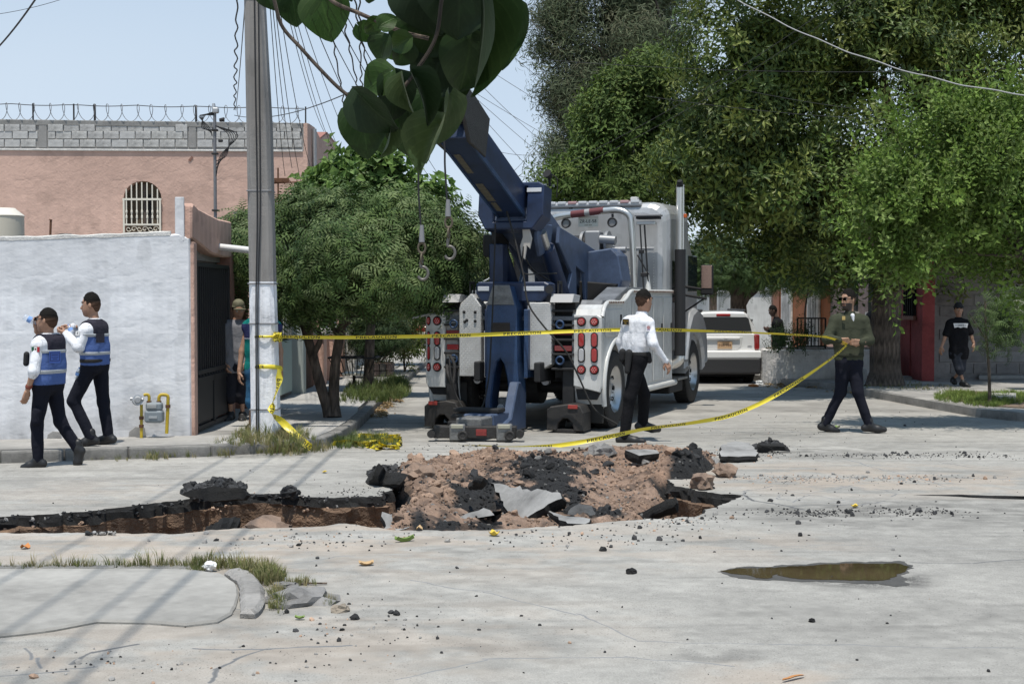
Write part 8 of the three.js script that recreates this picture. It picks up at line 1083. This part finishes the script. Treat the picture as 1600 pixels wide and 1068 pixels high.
// ---------- overhead cables ----------
const NTH = ['first', 'second', 'third', 'fourth', 'fifth', 'sixth', 'seventh', 'eighth', 'ninth', 'tenth', 'eleventh', 'twelfth', 'thirteenth', 'fourteenth', 'fifteenth', 'sixteenth', 'seventeenth', 'eighteenth', 'nineteenth', 'twentieth'];
const nth = (list, key) => { const s = [...list].sort((a, b) => key(a) - key(b)); return list.map((l) => [NTH[s.indexOf(l)], ...l]); };
function cable(label, a, b, sag, r, group, mat = M.wire, extra) { const m = L(a, b, .5), pts = []; for (let i = 0; i <= 20; i++) { const t = i / 20, p = L(a, b, t); p.y -= sag * 4 * t * (1 - t); if (extra) p.add(extra(t)); pts.push(p); } const o = thing('overhead_cable', label, 'cable', m, 0, group); mesh('strand', boxUV(new THREE.TubeGeometry(new THREE.CatmullRomCurve3(pts.map((p) => p.clone().sub(m))), 60, r, 5)), mat, o); return o; }
{
  // bundles along the left kerb, passing overhead towards us: their shadows lie as stripes on the street
  for (const [x, y, r, lb] of [[-2.42, 7.6, .018, 'rightmost'], [-2.68, 7.7, .012, 'second from the right'], [-3.05, 7.8, .012, 'third from the right'], [-3.55, 7.9, .014, 'leftmost']]) cable('thick service cable over the left kerb, ' + lb + ' of the four', V(x, y, -17), V(x + .12, y - .1, 14), .35, r, 'cables over the left kerb');
  const g1 = 'thin drop wires fanning out from the utility pole top', lb1 = 'thin drop wire slanting down from the pole top to the pink building';
  const T0 = (px) => P(px, -70, 16.6);
  for (const [nn, a, px, py, d] of nth([[420, 470, 285, 30], [424, 485, 262, 30], [428, 506, 205, 33], [432, 520, 232, 34], [436, 533, 240, 36], [440, 560, 250, 40], [446, 600, 262, 50], [452, 640, 262, 52], [416, 445, 275, 28], [418, 456, 262, 29], [470, 690, 300, 60], [490, 720, 320, 60]], (l) => l[1])) cable('thin drop wire from the pole top, ' + nn + ' from the left at its lower end', T0(a), P(px, py, d), .25, .006 * (d > 40 ? 1.3 : 1), g1);
  cable('twisted drop wire hanging beside the pole down to the service mast', P(371, -40, 18), P(366, 172, 30), .1, .012, undefined, M.wire, (t) => V(.03 * Math.sin(t * 60), .02 * Math.cos(t * 45), 0));
  cable('wire running from the service mast to the drooping branch side', P(366, 180, 30), P(548, 143, 17), .15, .007); cable('thin wire just left of the pole going up from the service mast', P(383, 0, 17), P(368, 172, 30), .1, .007); cable('dark cable end crossing the top left corner of the sky', P(-20, 90, 20), P(62, -12, 17), .05, .012); cable('faint cable across the upper left corner', P(-20, 24, 60), P(110, -6, 60), .1, .012);
  const c3 = 'twisted cables dropping behind the hanging branch'; for (const [nn, x0, x1, y1] of nth([[505, 545, 140], [525, 572, 130], [548, 596, 150], [560, 566, 120]], (l) => l[0])) cable('twisted dark cable behind the heart shaped leaves, ' + nn + ' from the left', P(x0, -30, 22), P(x1, y1 + 60, 34), .1, .014, c3, M.wire, (t) => V(.03 * Math.sin(t * 70), .02 * Math.cos(t * 50), 0));
  // web of thin wires in the sky between branch and trees
  const g2 = 'thin wires crossing the sky behind the boom', lb2 = 'thin wire crossing the pale sky behind the boom'; for (const [nn, a, b, c, e, s, d] of nth([[700, 118, 1000, 290, .2, 50], [740, 150, 960, 330, .2, 50], [750, 100, 1010, 250, .2, 50], [757, 138, 900, 262, .2, 48], [770, 60, 960, 200, .3, 46], [720, 215, 870, 236, .5, 46], [760, 190, 900, 330, .2, 52], [880, 170, 800, 270, .2, 48], [905, 150, 815, 306, .1, 48], [650, 330, 790, 430, .2, 55], [640, 300, 770, 372, .2, 55], [690, 296, 700, 420, .1, 58], [780, 265, 930, 285, .4, 60], [735, 140, 737, 200, 0, 50], [870, 262, 812, 306, .1, 40], [866, 258, 818, 300, .1, 40], [760, 40, 940, 20, .4, 44], [800, 20, 870, 52, .1, 44], [600, 270, 700, 350, .2, 52], [806, 4, 868, 60, .2, 40]], (l) => l[1] + l[0] * .01)) cable('thin wire behind the boom, its left end ' + nn + ' from the top', P(a, b, d * .9), P(c, e, d * 1.1), s * .6, .0085 * d / 50, g2, M.wireGrey);
  const g3 = 'level cables far down the street', lb3 = 'level cable crossing far down the street under the boom tip'; for (const [nn, y0, y1] of nth([[322, 326], [330, 329], [338, 341], [346, 343], [355, 358], [366, 362], [377, 381], [392, 388], [404, 408], [416, 412]], (l) => l[0])) cable('level cable far down the street, ' + nn + ' from the top', P(600, y0, 64), P(1000, y1, 64), .25, .016, g3, M.wireGrey);
  cable('thick pale twisted cable slanting in front of the great tree', P(1140, -8, 17), P(1640, 152, 15), .22, .0075, undefined, std([.3, .3, .3], { roughness: .5 }), (t) => V(0, .008 * Math.sin(t * 90), 0));
  const g4 = 'thin wires before the great tree', lb4 = 'thin dark wire stretched across the foliage of the great tree'; for (const [nn, a, b, c, e] of nth([[840, 92, 1640, 104], [1010, 150, 1640, 190], [880, 258, 1320, -6], [900, 262, 1340, -2], [1160, 140, 1640, 186]], (l) => l[3])) cable('thin wire before the great tree, its right end ' + nn + ' from the top', P(a, b, 20), P(c, e, 19), .12, .0035, g4, M.wire);
}
// far lamp post under the boom
{ const b = P(750, 470, 55), o = thing('street_lamp', 'tiny double armed street lamp far away under the boom', 'street lamp', [b.x, 0, -55]), y = P(750, 440, 55).y; mb().cyl(.06, .05, [0, 0, 0], [0, y, 0], 8).build('post', M.galv, o); for (const s of [-1, 1]) { mb().cyl(.03, .03, [0, y - .05, 0], [s * .35, y + .12, 0], 6).build('arm', M.galv, o); mb().rbox(.2, .06, .1, .02, s * .42, y + .13, 0).build('lamp_head', M.galv, o); } }
{ const b = P(1114, 560, 41), o = thing('dark_post', 'dark square post standing by the distant white wall', 'post', [b.x, 0, -41]); mb().rbox(.2, P(1114, 452, 41).y, .2, .02, 0, P(1114, 452, 41).y / 2, 0).build('post_shaft', M.bark, o); mb().rbox(.24, .06, .24, .01, 0, P(1114, 452, 41).y, 0).build('post_cap', M.darkMetal, o); }
// ---------- litter ----------
{
  const lit = (name, label, px, py, w, l, mat, bend = .3, y = 0) => { const p = G(px, py, y), o = new THREE.Mesh(); const g = new THREE.PlaneGeometry(w, l, 4, 4), a = g.attributes.position; for (let i = 0; i < a.count; i++) { const x = a.getX(i) / w, q = a.getY(i) / l; a.setXYZ(i, a.getX(i) * (1 - 1.1 * q * q), a.getY(i) * (1 - .8 * x * x), bend * w * (x * x * 1.6 + .3 * Math.sin(q * 7 + px))); } g.rotateX(-Math.PI / 2); g.computeVertexNormals(); const g2 = g.clone(); g2.translate(0, .003, 0); o.geometry = boxUV(mergeGeometries([g, g2])); o.material = mat; o.name = numbered(name); o.position.set(p.x, y + .012, p.z); o.rotation.y = px; o.castShadow = o.receiveShadow = true; scene.add(o); tag(o, label, name === 'dry_leaf' ? 'leaf' : 'litter'); };
  const or = std([.5, .2, .06]), ye = std([.62, .45, .06]), tan = std([.46, .31, .16]), gr = std([.16, .24, .06]), wh = std([.75, .75, .73], { roughness: .5 });
  lit('dry_leaf', 'orange dry leaf on the street at the far lower left', 39, 857, .07, .06, or, .5); lit('dry_leaf', 'tan dry leaf on the street before the heap', 572, 883, .10, .07, tan); lit('dry_leaf', 'yellow leaf on the street right before the large slab', 772, 837, .09, .07, ye, .5); lit('dry_leaf', 'tan leaf left of the large slab on the street', 655, 828, .1, .05, tan); lit('dry_leaf', 'green leaf strip on the street before the heap', 632, 846, .16, .04, gr); lit('dry_leaf', 'small yellow green leaf by the foreground corner', 468, 968, .055, .03, gr); lit('litter', 'yellow scrap on the street between kerb and trench', 507, 739, .08, .04, ye, .2); lit('litter', 'bright yellow scrap near the long crack at the right', 1336, 793, .09, .05, ye, .3); lit('litter', 'brown strip of wood bark at the bottom edge', 1240, 1062, .02, .15, std([.4, .18, .06]), .4); lit('litter', 'yellow green scrap beside the back foot of the olive officer', 1309, 668, .07, .05, gr, .5);
  lit('dry_leaf', 'curled tan leaf in the gutter by the right kerb', 1490, 643, .16, .08, tan, .5); lit('litter', 'crumpled pale wrapper at the kerb corner on the right', 1415, 629, .17, .12, wh, .7);
  const bl = (label, px, py, sx, sy, sz, m, y = 0, sd = 3) => { const p = G(px, py, y), o = mesh('litter', (() => { const g = rock(2, 1, sd); g.scale(sx, sy, sz); return boxUV(g); })(), m); o.position.set(p.x, y + sy * .8, p.z); tag(o, label, 'litter'); };
  bl('crumpled white foam scrap in the weeds at the foreground pavement', 327, 890, .042, .03, .035, wh, .01, 31); bl('white foam cup lying behind the parked white car', 1187, 602, .07, .06, .05, wh, 0, 33); bl('orange scrap behind the parked white car', 1177, 604, .1, .03, .06, or, 0, 35);
  const st = G(485, 914), t = thing('twig', 'dark dry twig on the street beside the foreground weeds', 'twig', st); mb().tube([[-.07, .008, .01], [0, .012, 0], [.1, .01, -.01]], .006, 10, 5).build('stick', M.bark, t);
  // dry leaves drifted into the left gutter by the grass strip: too many to count
  const pos = []; for (let i = 0; i < 6; i++) leafTris(pos, V(rr(-.05, .05), rr(0, .02), rr(-.05, .05)), rdir().setY(.05), V(0, 1, 0), rr(.07, .11), rr(.03, .05)); const l = []; for (const [a, b, w, h, n] of [[595, 632, 16, 8, 60], [588, 645, 14, 8, 40], [605, 625, 20, 4, 30], [1260, 604, 60, 3, 40], [1350, 612, 60, 4, 30]]) for (let i = 0; i < n; i++) { const p = G(a + rr(-w, w), b + rr(-h, h)); p.y = .01; const k = rr(.7, 1.2); l.push([p, V(k, k, k), rnd() < .5 ? [.4, .28, .14] : [.3, .22, .12]]); } scatter('dry_leaves', 'dry tan leaves drifted into the gutters of the side street', 'leaves', geoOf(pos), LM, l);
  // sand ridge of stones at the right, seen beyond the puddle
}
renderer.render(scene, camera);
